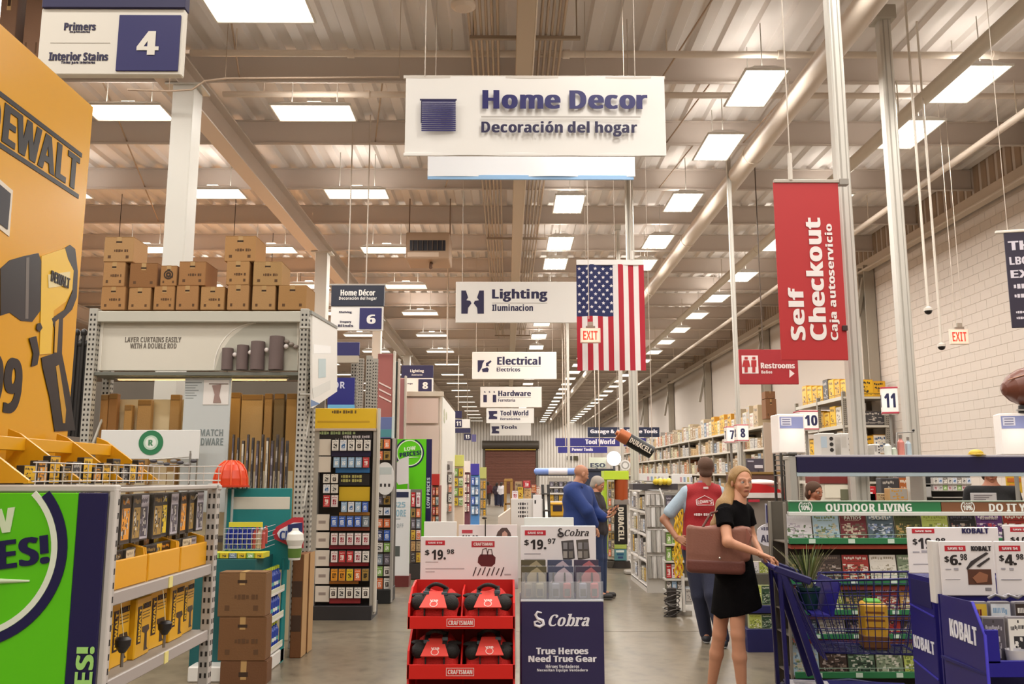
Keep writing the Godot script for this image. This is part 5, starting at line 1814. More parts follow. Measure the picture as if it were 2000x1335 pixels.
	for q in list + mid + up:
		carton("cardboard box on the curtain rack, %s" % q[5], q[0], q[1], q[2], q[3], d + 0.12, 0.36, q[4], ["WOOD", "HOME", "", "ROD SET", ""][rng.randi() % 5], "cardboard boxes on the curtain rack")
	var mk = P(329, 536, d + 0.118)
	var rm = pthing("round_stamp", "round black stamp label stuck on a cardboard box", "label", 318, 524, 340, 552, d + 0.117)
	wpart(rm, "outer_ring", ring(M.new(), mk, 0.035, 0.048, 0.001), mat("3a2a1c", 0.8))
	wpart(rm, "inner_ring", ring(M.new(), mk, 0.01, 0.026, 0.001), mat("3a2a1c", 0.8))
	# pale side board
	var X = -1.9
	var sb = thing("side_poster", "pale white poster board on the aisle side of the curtain rack", "poster", V(X, S(606, 795, X).y, -d - 0.6))
	side_flat(sb, "panel", [[606, 612], [655, 640], [655, 764], [606, 797]], X, mat("e9e6df", 0.4), 0.02)
	side_flat(sb, "top_edge", [[604, 606], [655, 637], [655, 642], [604, 613]], X + 0.004, mat("8f9089", 0.5), 0.025)
	side_flat(sb, "picture", [[612, 672], [646, 676], [646, 690], [612, 690]], X + 0.021, mat("f6f6f4", 0.4), 0.002)
	side_flat(sb, "picture", [[622, 700], [636, 700], [636, 736], [622, 738]], X + 0.021, mat("bdcfd2", 0.5), 0.002)
	side_flat(sb, "picture", [[610, 758], [645, 742], [645, 760], [612, 778]], X + 0.021, mat("dcdcd6", 0.5), 0.002)
	side_flat(sb, "blue_corner", [[607, 780], [625, 788], [607, 794]], X + 0.021, mat("6a86b0", 0.5), 0.002)
	for q in [[612, 640], [612, 770]]:
		wpart(sb, "bracket", M.new().tube([S(q[0], q[1], X), S(q[0], q[1], X) + V(xr - X, 0, 0)], 0.012, 6), grey)
	# dark tubes in the bay further left
	for k in 4:
		var a = P(150 + 7 * k, 655 + 22 * (k % 2), d + 0.2)
		single("black_rod", "black curtain rod standing left of the rack behind the yellow board, %s" % nth(k), "curtain rod", M.new().tube([V(0, 0, 0), V(0, a.y, 0)], 0.022, 8).ball(V(0, a.y + 0.03, 0), V(0.035, 0.04, 0.035), 8, 6), mat("2b2827", 0.4), V(a.x, 0, a.z), "black rods left of the rack")
	var lr = thing("pallet_rack", "grey punched rack upright behind the yellow board at far left", "rack", V(-4.6, 0, -9.0))
	for q in [[163, 700, 9.3]]:
		var a = P(q[0], q[1], q[2])
		slotted(lr, a.x, a.z, 3.15, 0.085, mat("9c978c", 0.5))
	wpart(lr, "panel", M.new().box(V(-5.6, 1.6, -9.4), V(1.8, 3.1, 0.04)), mat("a9a398", 0.6))
	for q in [[8, 30], [60, 10]]:  # pale stock seen over the yellow board
		var a = P(q[0], q[1] + 60, 9.0)
		carton("brown box stacked high behind the yellow board, the %s one" % ["left", "right"][0 if q[0] == 8 else 1], q[0] - 20, q[1] - 60, q[0] + 30, q[1] + 120, 9.0, 0.5, "7a5a44", "", "")


func knife_endcap() -> void:
	var d = 10.3
	var o = thing("knife_stand", "tall grey end stand of hanging knife packs under a yellow header", "display stand", P(668, 1212, d) * V(1, 0, 1))
	var grey = mat("a7a29b", 0.45)
	prect(o, "header", 612, 797, 735, 836, d - 0.02, 0.1, mat("e0b826", 0.4), "yellow header")
	prect(o, "header_edge", 733, 797, 738, 1195, d - 0.03, 0.06, mat("c9c4ba", 0.4))
	pbars(o, 648, 801, 698, 807, d - 0.021, mat("6a5420", 0.5))
	prect(o, "header_line", 620, 821, 722, 825, d - 0.021, 0.002, mat("c29a1e", 0.5))
	prect(o, "header_rail", 612, 836, 735, 841, d - 0.03, 0.08, mat("b9a99a", 0.5))
	prect(o, "back_panel", 610, 838, 732, 1195, d + 0.12, 0.3, mat("2b2523", 0.7))
	for x in [[606, 618], [725, 735]]:
		prect(o, "post", x[0], 838, x[1], 1200, d - 0.01, 0.1, grey)
	prect(o, "base", 603, 1183, 725, 1212, d - 0.05, 0.5, mat("2d2b2f", 0.5), "black base")
	prect(o, "black_header", 619, 840, 727, 857, d, 0.02, mat("1f1b20", 0.5))
	pbars(o, 624, 842, 694, 848, d - 0.001, mat("a9c08a", 0.5))
	pbars(o, 670, 850, 722, 855, d - 0.001, mat("c9c2c6", 0.5))
	for q in [[857, 889], [891, 922]]:
		prect(o, "label_card", 619, q[0], 646, q[1], d, 0.02, mat("ddd5cb", 0.5))
	for q in [[1004, 1035], [1039, 1070], [1074, 1105], [1109, 1140], [1144, 1175]]:
		prect(o, "label_card", 615, q[0], 643, q[1], d, 0.02, mat("ddd5cd", 0.5))
		prect(o, "card_print", 622, q[0] + 12, 636, q[0] + 18, d - 0.001, 0.002, mat("9c8f8a", 0.5))
	for q in [[647, 880, 724, 891, "2a2550"], [655, 913, 722, 923, "2f74b8"], [645, 1029, 722, 1036, "9c4a34"], [643, 1064, 722, 1072, "8e1f38"], [643, 1098, 720, 1105, "a52734"], [643, 1134, 700, 1140, "b8742a"], [643, 1168, 704, 1178, "a83038"], [662, 950, 722, 978, "d9b527"], [662, 1000, 722, 1006, "c98a3a"]]:
		prect(o, "colour_strip", q[0], q[1], q[2], q[3], d + 0.02, 0.03, mat(q[4], 0.5))
	prect(o, "black_panel", 662, 924, 722, 948, d + 0.01, 0.02, mat("1e1a1c", 0.5))
	pbars(o, 666, 927, 708, 933, d + 0.009, mat("b9b46a", 0.5))
	pbars(o, 666, 935, 710, 941, d + 0.009, mat("b9b46a", 0.5))
	for i in 12:
		prect(o, "peg", 655 + 5 * i, 856 + 0 * i, 656.5 + 5 * i, 858, d - 0.02, 0.1, mat("c9c5c0", 0.3, 0.5))
	var rows = [
		["white knife pack", "in the top row of the knife stand", 647, 858, 725, 880, 5, [16, 17, 16, 23, 16]],
		["light blue knife pack", "in the second row of the knife stand", 650, 892, 722, 913, 5, [18, 18, 18, 18, 21]],
		["small white blade pack", "in the upper pair", 630, 925, 661, 943, 2, [16, 23]],
		["small pale blade pack", "in the lower pair", 630, 945, 661, 963, 2, [17, 16]],
		["red blade pack", "in the pair beside the yellow panel", 630, 966, 661, 990, 2, [21, 20]],
		["pale blue blade pack", "on the yellow panel of the knife stand", 665, 979, 720, 1000, 4, [18, 17, 18, 29]],
		["blue knife pack", "in the blue row of the knife stand", 645, 1007, 722, 1029, 5, [29, 29, 29, 29, 25]],
		["white and red knife pack", "above the dark red strip", 645, 1040, 722, 1064, 5, [20, 20, 20, 20, 20]],
		["red and white knife pack", "in the stand's red row", 645, 1075, 722, 1098, 5, [20, 21, 21, 20, 16]],
		["orange knife pack", "in the orange row of the knife stand", 645, 1110, 721, 1134, 5, [22, 22, 24, 27, 30]],
		["black and white knife pack", "in the stand's bottom row", 643, 1146, 722, 1168, 5, [23, 16, 23, 16, 23]]]
	for q in rows:
		pack_row("knife_pack", q[0], q[1], "knife pack", q[2], q[3], q[4], q[5], q[6], d - 0.03, 0.03, q[7], mat("5d5855", 0.5))


func far_left() -> void:
	var grey = mat("a7a29b", 0.45)
	# second end stand
	var d = 11.6
	var o = thing("end_stand", "narrow end stand of small packs under a blue-green header, right of the knife stand", "display stand", P(749, 1178, d) * V(1, 0, 1))
	prect(o, "header", 737, 814, 767, 855, d, 0.06, mat("6573a6", 0.5), "blue header")
	prect(o, "header_band", 737, 838, 767, 853, d - 0.002, 0.004, mat("4f8f98", 0.5))
	prect(o, "header_rim", 765, 812, 769, 856, d - 0.01, 0.08, mat("c9d6d6", 0.5))
	prect(o, "back_panel", 733, 855, 766, 1152, d + 0.1, 0.4, mat("4a443e", 0.7))
	prect(o, "post", 763, 855, 768, 1176, d - 0.02, 0.08, grey)
	prect(o, "base", 733, 1151, 762, 1178, d - 0.05, 0.5, mat("1f2021", 0.5), "black base")
	var rows = [[857, 876, [30, 27], "brown"], [880, 898, [27, 30], "tan"], [968, 985, [31, 30], "grey"], [990, 1006, [16, 17], "white"], [1012, 1030, [27, 27], "orange"], [1034, 1056, [19, 29], "navy"], [1059, 1078, [16, 28], "green"], [1081, 1103, [25, 31], "grey-blue"], [1105, 1125, [28, 23], "lime"], [1128, 1150, [27, 23], "two-tone"]]
	for k in rows.size():
		pack_row("small_pack", "%s small pack" % rows[k][3], "in the %s row of the narrow end stand" % nth(k), "pack", 734, rows[k][0], 763, rows[k][1], 2, d, 0.06, rows[k][2], mat("6d665e", 0.5))
	o = pthing("round_paddle", "white rounded paddle sign on the narrow end stand", "sign", 735, 900, 770, 968, d - 0.1)
	var pts = []
	for i in 24:
		var a = TAU * i / 24.0
		pts.append([752 + 17.5 * cos(a) + (0 if absf(cos(a)) < 0.8 else 0), 934 - 32 * signf(sin(a)) * pow(absf(sin(a)), 0.7)])
	flat(o, "panel", pts, d - 0.1, mat("e6e4e0", 0.4), "", 0.02)
	for k in 3:
		prect(o, "printed_icon", 742 + 8 * k, 944, 746 + 8 * k, 950, d - 0.102, 0.003, mat("3a3533", 0.5))
	prect(o, "printed_picture", 740, 912, 765, 926, d - 0.102, 0.003, mat("c4ccc9", 0.5))
	prect(o, "arm", 748, 966, 752, 972, d - 0.08, 0.2, grey)
	# price poster
	d = 13.3
	o = pthing("price_poster", "white poster stand reading 25 MORE in pale blue beneath a navy bar", "poster", 763, 953, 800, 1146, d)
	prect(o, "panel", 763, 955, 800, 1124, d, 0.03, mat("e3e5e6", 0.4))
	prect(o, "navy_bar", 766, 960, 798, 971, d - 0.002, 0.004, mat("262c4c", 0.4))
	ptxt(o, "$25", 768, 979, 792, 991, d - 0.001, mat("8fb4c6", 0.5), 0.8)
	ptxt(o, "MORE", 764, 995, 793, 1008, d - 0.001, mat("8fb4c6", 0.5), 0.8)
	prect(o, "text_line", 768, 1012, 782, 1014, d - 0.001, 0.002, mat("9aa5aa", 0.5))
	ptxt(o, "+ OFF", 769, 1022, 788, 1030, d - 0.001, mat("9aa5aa", 0.5), 0.2)
	prect(o, "picture", 767, 1066, 781, 1086, d - 0.002, 0.004, mat("555b58", 0.5))
	prect(o, "base", 765, 1124, 798, 1146, d - 0.02, 0.3, mat("6a2a28", 0.5), "dark red base")
	# small green board
	d = 14.6
	o = pthing("green_board", "far green and navy low price board with a ring, before the pale cabinet", "display board", 773, 857, 842, 1118, d)
	low_prices(o, 773, 831, 842, 857, 1127, d, 800, 884, 28)
	var e = P(836.5, 962, d - 0.005)
	txt(o, "LOW PRICES", e - o.position, px(58, d), px(6, d), mat("c9d2e0", 0.4), Basis(V(0, 0, 1), PI / 2), "lettering", 0.8)
	o = pthing("round_paddle", "pale half-round paddle sign in front of the far green board", "sign", 770, 893, 798, 946, d - 0.3)
	flat(o, "panel", [[798, 890], [798, 944], [778, 946], [771, 934], [769, 920], [772, 906], [782, 896]], d - 0.3, mat("d9d6d6", 0.4), "", 0.02)
	prect(o, "stem", 794, 944, 797, 1131, d - 0.3, 0.03, grey)
	for k in 6:
		pack_row("hanging_pack", ["red", "brown", "grey", "black", "tan", "dark"][k] + " hanging pack", "beside the far green board", "pack", 802, [960, 992, 1012, 1034, 1056, 1078][k], 822, [990, 1010, 1032, 1054, 1076, 1098][k], 2, d - 0.4, 0.05, [[21, 20], [30, 27], [31, 25], [47, 63], [34, 36], [44, 47]][k], mat("6a5550", 0.6))
	o = pthing("hook_stand", "slim grey stand of hanging packs before the far green board", "display stand", 800, 955, 824, 1125, d - 0.33)
	prect(o, "back_panel", 801, 955, 823, 1100, d - 0.33, 0.02, mat("77706a", 0.6))
	prect(o, "base", 799, 1100, 825, 1130, d - 0.4, 0.3, mat("3a3634", 0.5))
	# pale cabinet
	var z0 = 17.0
	o = thing("display_cabinet", "tall pale pink-white display cabinet with a bright white leaf-decorated side", "cabinet", P(825, 1000, z0) * V(1, 0, 1))
	var a = P(770, 768, z0)
	var b = P(862, 768, z0)
	wpart(o, "carcass", M.new().box(V((a.x + b.x) / 2, a.y / 2, -z0 - 2.2), V(b.x - a.x, a.y, 4.3), 0.02), mat("e3d5c8", 0.45))
	prect(o, "door", 786, 777, 856, 826, z0 - 0.02, 0.03, mat("e6cfc4", 0.45))
	prect(o, "door", 786, 831, 856, 1000, z0 - 0.02, 0.03, mat("e2d0c6", 0.45))
	prect(o, "cornice", 768, 764, 866, 773, z0 - 0.06, 0.1, mat("ddd0be", 0.5))
	wpart(o, "side_sheet", M.new().box(V(b.x + 0.012, a.y / 2, -z0 - 2.2), V(0.02, a.y - 0.1, 4.2)), mat("f2f0ea", 0.35))
	for q in [[868, 806], [868, 818], [872, 812]]:
		wpart(o, "leaf_print", M.new().ball(S(q[0], q[1], b.x + 0.024), V(0.004, 0.09, 0.2), 8, 6), mat("c2c4a8", 0.5))
	# end stands beyond: [name, x0, x1, top, bottom, depth, header colour, body colour, what, packs]
	var list = [
		[843, 858, 925, 1118, 15.9, "c02a2a", "8e5348", "narrow red-topped end stand right of the far green board", [21, 27]],
		[866, 884, 900, 1090, 18.6, "c9c4c2", "b9b0aa", "pale grey end stand with a dark curl print on its header", [31, 16]],
		[884, 906, 888, 1070, 21.5, "d9dc7a", "e0cdb8", "cream end stand under a yellow-green header", [28, 24]],
		[906, 918, 900, 1050, 25.0, "e5e0dc", "6a3a4a", "narrow end stand with a dark plum body", [20, 23]],
		[919, 936, 905, 1030, 27.5, "3a35a0", "4a86c8", "blue end stand with purple-blue header banners", [29, 18]],
		[937, 950, 912, 1005, 38.0, "b5b86a", "8d8a78", "small far end stand with olive header", [34, 40]]]
	for k in list.size():
		var q: Array = list[k]
		d = q[4]
		var s = pthing("end_stand", q[7], "display stand", q[0], q[2], q[1], q[3], d)
		s.position.y = 0
		prect(s, "header", q[0], q[2], q[1], q[2] + 22, d, 0.1, mat(q[5], 0.5))
		var c = P(q[0], q[2] + 22, d)
		var e2 = P(q[1], q[2] + 22, d)
		wpart(s, "body", M.new().box(V((c.x + e2.x) / 2, c.y / 2, -d - 0.3), V(e2.x - c.x, c.y, 0.5), 0.01), mat(q[6], 0.6))
		if k == 1:
			flat(s, "curl_print", [[864, 908], [868, 906], [870, 912], [868, 918], [865, 916]], d - 0.002, mat("6a6462", 0.5))
			flat(s, "curl_print", [[873, 906], [878, 907], [879, 916], [874, 918], [872, 912]], d - 0.002, mat("6a6462", 0.5))
		for j in 4:
			pack_row("small_pack", "small %s pack" % ["red", "grey", "cream", "plum", "blue", "olive"][k], "in the %s row of its stand" % nth(j), "pack", q[0] + 1, q[2] + 26 + 19 * j, q[1] - 1, q[2] + 42 + 19 * j, 2, d - 0.02, 0.06, [q[8][j % 2], q[8][(j + 1) % 2] + 32 * (j % 2) if q[8][(j + 1) % 2] < 32 else 33], mat("7a706a", 0.6))
	# the bays behind the stands: uprights, a navy sign, tall red door boards
	var bay = thing("pallet_rack", "punched-steel rack bays behind the knife stand, with tall uprights", "rack", V(-2.6, 0, -13.0))
	for q in [[693, 700, 12.6], [722, 695, 13.2], [733, 700, 13.9], [706, 700, 15.5]]:
		var p = P(q[0], q[1], q[2])
		slotted(bay, p.x, p.z, p.y, 0.09, mat("a39e93", 0.5))
	wpart(bay, "back_panel", M.new().box(V(-4.4, 1.5, -12.9), V(3.4, 3.0, 0.05)), mat("6a6258", 0.7))
	o = pthing("decor_sign", "deep blue bay sign ending in OR, with a pale blue stripe", "sign", 640, 733, 692, 816, 12.3)
	prect(o, "panel", 640, 737, 692, 800, 12.3, 0.04, mat("22267c", 0.4))
	prect(o, "pale_stripe", 640, 790, 692, 800, 12.29, 0.045, mat("6fb4dc", 0.4))
	prect(o, "dark_foot", 640, 800, 692, 816, 12.3, 0.04, mat("3a463a", 0.5))
	ptxt(o, "DECOR", 617, 745, 674, 758, 12.299, mat("d6d8ea", 0.4), 0.4)
	prect(o, "top_panel", 655, 668, 702, 694, 12.3, 0.04, mat("2a2a66", 0.4))
	prect(o, "frame", 640, 694, 700, 708, 12.28, 0.06, mat("b9ae9e", 0.5))
	wpart(o, "post", M.new().box(V(P(672, 800, 12.32).x, 1.4, -12.4), V(0.06, 2.8, 0.04)), grey)
	for k in 3:
		var q: Array = [[738, 768, 690, 862, 15.2, "a5605a", "tall faded red door board with pale diagonal stripes behind the narrow stand"], [770, 777, 705, 880, 16.0, "35413e", "slim dark green door board beside the red one"], [778, 790, 738, 868, 16.6, "b4787a", "pinkish door board left of the pale cabinet"]][k]
		d = q[4]
		var s = pthing("door_board", q[6], "door panel", q[0], q[2], q[1], q[3], d)
		var c = P(q[0], q[2], d)
		var e2 = P(q[1], q[2], d)
		s.position.y = 0
		wpart(s, "board", M.new().box(V((c.x + e2.x) / 2, c.y / 2, -d - 0.05), V(e2.x - c.x, c.y, 0.08), 0.01), mat(q[5], 0.5))
		wpart(s, "edge", M.new().box(V(e2.x + 0.02, c.y / 2, -d - 0.05), V(0.04, c.y + 0.1, 0.1), 0.01), mat("d9d2c6", 0.4))
		if k == 0:
			for j in 3:
				flat(s, "stripe", [[740, 745 + 13 * j], [764, 757 + 13 * j], [764, 760 + 13 * j], [740, 748 + 13 * j]], d - 0.002, mat("e9d4cc", 0.5))
	# warm show lamps over the lighting aisles, behind the tall racks
	for k in 6:
		var lp = thing("pendant_lamp", "warm glowing pendant lamp over the lighting aisle, %s from the front" % nth(k), "lamp", V(-6.2 - 2.6 * (k % 2), 3.1, -19.2 - 3.2 * (k / 2) * 1.0))
		var gm = mat("ffc98a", 0.5, 0.0, "glow")
		part(lp, "globe", M.new().ball(Vector3.ZERO, Vector3.ONE * 0.16, 12, 8), gm)
		part(lp, "cap", M.new().lathe([V2(0.08, 0.13), V2(0.06, 0.2), V2(0, 0.21)], 12), mat("4a3a2c", 0.5))
		part(lp, "cord", M.new().tube([V(0, 0.2, 0), V(0, 4.9, 0)], 0.008, 5), mat("3a3028", 0.6))
		var l = OmniLight3D.new()
		l.name = "lamp"
		l.light_color = Color("ffb670")
		l.light_energy = 4.0
		l.light_size = 0.12
		l.shadow_enabled = true
		lp.add_child(l)
	# deep left: long racks closing the view between the stands and the left wall
	for k in 6:
		var s = thing("pallet_rack", "long grey stock rack in the side aisles at the left, %s from the front" % nth(k), "rack", V(-14, 0, -14.5 - 9.6 * k))
		part(s, "body", M.new().box(V(-0.5, 1.3, 0), V(20, 2.6, 1.2), 0.02), mat(["8d8478", "a3968a", "7d786f"][k % 3], 0.7))
		for j in 3:
			part(s, "beam", M.new().box(V(-0.5, 0.9 + 0.8 * j, 0.61), V(20, 0.1, 0.04)), grey)


# ---------------------------------------------------------------- the middle of the aisle
func price_card(o: Node3D, x0: float, y0: float, x1: float, y1: float, d: float, save: String, brand: String, brand_ink: Material, dollars: String, cents: String, g: Array) -> void:  # g: rectangles in pixels for tag, dollar sign, figure, cents, brand
	prect(o, "card", x0, y0, x1, y1, d, 0.012, mat("eae4e4", 0.4), "", 0.004)
	var red = mat("c02434", 0.4)
	var ink = mat("262124", 0.4)
	prect(o, "saving_tag", g[0][0], g[0][1], g[0][2], g[0][3], d - 0.001, 0.002, red)
	var w: float = (g[0][2] - g[0][0]) * 0.14
	ptxt(o, save, g[0][0] + w, g[0][1] + 2.5, g[0][2] - w, g[0][3] - 2.5, d - 0.002, mat("f2dfe0", 0.4), 0.8)
	ptxt(o, "$", g[1][0], g[1][1], g[1][2], g[1][3], d, ink, 0.3)
	ptxt(o, dollars, g[2][0], g[2][1], g[2][2], g[2][3], d, ink, 0.8)
	if cents:
		ptxt(o, cents, g[3][0], g[3][1], g[3][2], g[3][3], d, ink, 0.3)
	if brand:
		ptxt(o, brand, g[4][0], g[4][1], g[4][2], g[4][3], d - 0.002, brand_ink, 1.2)


func middle() -> void:
	bag_display()
	radio_display()
	behind_displays()
	battery_stands()
	white_shelves()


func bag_display() -> void:
	var red = mat("d6180f", 0.45)
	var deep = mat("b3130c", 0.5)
	var d = 5.5
	var o = thing("bag_display", "bright red cardboard display of tool bags at the front of the aisle", "display stand", V(P(900, 1220, d).x, 0, -d - 0.25))
	var xl: float = P(796, 1215, d).x
	var xr: float = P(1006, 1215, d).x
	var w: float = xr - xl
	var tiers = [[P(900, 1203, d).y, P(900, 1228, d).y, P(900, 1132, d + 0.4).y], [P(900, 1297, d).y, P(900, 1326, d).y, P(900, 1243, d + 0.1).y], [0.33, 0.26, 0.5]]
	for k in 3:
		var t: Array = tiers[k]
		wpart(o, "front_lip", M.new().box(V((xl + xr) / 2, (t[0] + t[1]) / 2, -d - 0.006), V(w, t[0] - t[1], 0.012), 0.003), red)
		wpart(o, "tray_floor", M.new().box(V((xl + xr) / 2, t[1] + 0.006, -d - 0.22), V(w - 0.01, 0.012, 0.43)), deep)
		var back: float = t[2] if k == 0 else tiers[k - 1][1] - 0.015
		for s in [xl + 0.006, xr - 0.006]:
			var y0: float = t[1]
			wpart(o, "side_wing", M.new().prism(PackedVector2Array([V2(0, y0), V2(0, t[0]), V2(0.02, t[0] + 0.075), V2(0.2, back - 0.02), V2(0.42, back), V2(0.42, y0)]), -0.006, 0.006, Transform3D(BX, V(s, 0, -d))), red)
		wpart(o, "divider", M.new().prism(PackedVector2Array([V2(0.02, t[1]), V2(0.02, t[0] - 0.01), V2(0.2, back - 0.05), V2(0.42, back - 0.03), V2(0.42, t[1])]), -0.005, 0.005, Transform3D(BX, V((xl + xr) / 2, 0, -d))), red)
		var inv: Transform3D = whole(o).affine_inverse()
		var cx: float = (xl + xr) / 2 - 0.005
		var cy: float = (t[0] + t[1]) / 2
		var fr = M.new()
		for q in [[0, 0.022, 0.168, 0.003], [0, -0.022, 0.168, 0.003], [-0.083, 0, 0.003, 0.044], [0.083, 0, 0.003, 0.044]]:
			fr.box(V(cx + q[0], cy + q[1], -d + 0.0005), V(q[2], q[3], 0.002))
		wpart(o, "logo_frame", fr, mat("f0dcd8", 0.4))
		txt(o, "CRAFTSMAN", inv * V(cx, cy, -d + 0.001), 0.148, 0.026, mat("f0dcd8", 0.4), Basis.IDENTITY, "lettering", 0.6)
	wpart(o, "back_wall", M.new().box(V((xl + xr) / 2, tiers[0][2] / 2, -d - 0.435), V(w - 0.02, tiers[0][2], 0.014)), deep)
	wpart(o, "plinth", M.new().box(V((xl + xr) / 2, 0.12, -d - 0.22), V(w - 0.02, 0.24, 0.42)), mat("1d1514", 0.6))
	for k in 2:
		for i in 2:
			tool_bag(V(lerpf(xl, xr, 0.255 + 0.49 * i), tiers[k][1] + 0.013, -d - 0.2), w * 0.46, (tiers[k][2] if k == 0 else tiers[0][1] - 0.03) - tiers[k][1], "red tool bag with black straps, %s of the %s tier" % [["left", "right"][i], ["upper", "lower"][k]], i + k)
	# its price card
	var dd = 5.93
	var c = pthing("price_card", "pale price card for a red tool bag at 19.98, above the red display", "price card", 820, 1046, 1012, 1140, dd, "price cards in the middle aisle")
	c.position.y = tiers[0][2] * 0.9
	price_card(c, 821, 1047, 1012, 1150, dd, "SAVE $10", "CRAFTSMAN", mat("f0dcd8", 0.4), "19.", "98", [[831, 1055, 869, 1064], [830, 1073, 839, 1084], [843, 1073, 871, 1092], [873, 1072, 887, 1081], [925, 1059, 962, 1065]])
	prect(c, "brand_tag", 921, 1056, 966, 1068, dd - 0.001, 0.002, mat("b8343e", 0.4))
	for q in [[831, 1096, 856, 1098], [831, 1109, 907, 1111], [831, 1115, 849, 1117], [985, 1120, 998, 1123]]:
		prect(c, "text_line", q[0], q[1], q[2], q[3], dd - 0.001, 0.002, mat("b0a6a6", 0.5))
	flat(c, "bag_picture", [[934, 1088], [938, 1082], [962, 1082], [968, 1088], [967, 1100], [960, 1106], [940, 1105], [933, 1098]], dd - 0.001, mat("5a1a20", 0.5))
	wpart(c, "handle_picture", M.new().tube([P(941, 1084, dd - 0.001), P(943, 1072, dd - 0.001), P(950, 1070, dd - 0.001), P(953, 1084, dd - 0.001)], 0.003, 5).tube([P(952, 1084, dd - 0.001), P(954, 1072, dd - 0.001), P(960, 1072, dd - 0.001), P(962, 1084, dd - 0.001)], 0.003, 5), mat("3a1418", 0.5))
	for k in 7:
		var x: float = 924 + 9 * k
		wpart(c, "tool_picture", M.new().tube([P(x, 1124 - (k % 3), dd - 0.001), P(x + 6, 1107 + 2 * (k % 2), dd - 0.001)], 0.0035, 5), mat("3c2426", 0.5))


func tool_bag(at: Vector3, w: float, h: float, label: String, variant: int) -> void:  # a soft bag lying in its bay: a humped body, two straps with a carry handle, dark end pockets, a pale label
	var o = thing("tool_bag", label, "bag", at, 0.06 * (variant - 1), "red tool bags")
	var red = mat("cf1d16", 0.7, 0.0, "cloth")
	var black = mat("171412", 0.7, 0.0, "cloth")
	var body = M.new()
	var nu = 20
	var nv = 10
	var f = func(u: float, v: float) -> Vector3:
		var th = PI * u
		var x = lerpf(-0.5, 0.5, v) * w * 0.92
		var end = 1.0 - pow(absf(2.0 * v - 1.0), 6.0) * 0.55
		var hh = h * (0.8 + 0.05 * sin(v * 9.0 + variant)) * end
		return V(x, pow(sin(th), 0.6) * hh, -cos(th) * 0.17 * (0.8 + 0.2 * end))
	for i in nu:
		for j in nv:
			var a: Vector3 = f.call(float(i) / nu, float(j) / nv)
			var b: Vector3 = f.call(float(i + 1) / nu, float(j) / nv)
			var c: Vector3 = f.call(float(i + 1) / nu, float(j + 1) / nv)
			var e: Vector3 = f.call(float(i) / nu, float(j + 1) / nv)
			if (b - a).length() > 0.0001:
				body.out([a, b, c], V(0, 0.02, 0))
			if (e - c).length() > 0.0001 and (a - e).length() > 0.0001:
				body.out([a, c, e], V(0, 0.02, 0))
	part(o, "body", body, red)
	for s in [-1.0, 1.0]:
		var pts = []
		for i in 9:
			var p: Vector3 = f.call(0.5 + 0.5 * i / 8.0, 0.5 + s * 0.2)
			pts.append(p * 1.02 + V(0, 0.006, 0.006))
		for i in 8:
			part(o, "strap", M.new().bar(pts[i], pts[i + 1], 0.026, 0.006), black) if i % 8 == 0 else null
		var st = M.new()
		for i in 8:
			st.bar(pts[i], pts[i + 1] + (pts[i + 1] - pts[i]) * 0.1, 0.03, 0.007)
		part(o, "strap", st, black)
		part(o, "pocket", M.new().ball(f.call(0.78, 0.5 + s * 0.36) + V(0, -0.015, 0.0), V(0.05, 0.05, 0.05), 10, 6), black)
		part(o, "pocket_flap", M.new().ball(f.call(0.66, 0.5 + s * 0.38) + V(0, 0.0, 0.01), V(0.055, 0.016, 0.03), 8, 5), black)
		part(o, "buckle", M.new().box(f.call(0.7, 0.5 + s * 0.2) * 1.03 + V(0, 0.008, 0.015), V(0.036, 0.022, 0.012), 0.003), mat("4a5a62", 0.4))
	var hp = []
	for i in 9:
		var t = i / 8.0
		hp.append(V(lerpf(-0.2, 0.2, t) * w, h * (0.84 + 0.14 * sin(t * PI)), 0.03 + 0.06 * sin(t * PI) * (1 if variant % 2 == 0 else 1.6)))
	part(o, "carry_handle", M.new().tube(hp, 0.012, 8), black)
	var q0: Vector3 = f.call(0.9, 0.5)
	var q1: Vector3 = f.call(0.58, 0.5)
	var up: Vector3 = (q1 - q0).normalized()
	var nrm: Vector3 = Vector3.RIGHT.cross(up)
	var lb = Basis(Vector3.RIGHT, up, nrm)
	var mid: Vector3 = (f.call(0.74, 0.5) + q0) / 2 + nrm * 0.03
	part(o, "label_patch", M.new().prism(PackedVector2Array([V2(-0.085, -0.06), V2(0.085, -0.06), V2(0.045, 0.075), V2(-0.045, 0.075)]), 0.0, 0.008, Transform3D(lb, mid)), mat("e0463c", 0.5))
	txt(o, "V20", mid + lb * V(0.0, -0.005, 0.009), 0.05, 0.016, mat("efd8d2", 0.5), lb)
	part(o, "seal", ring(M.new(), Vector3.ZERO, 0.02, 0.024, 0.001), mat("efd8d2", 0.5)).transform = Transform3D(lb, mid + lb * V(0, -0.032, 0.009))


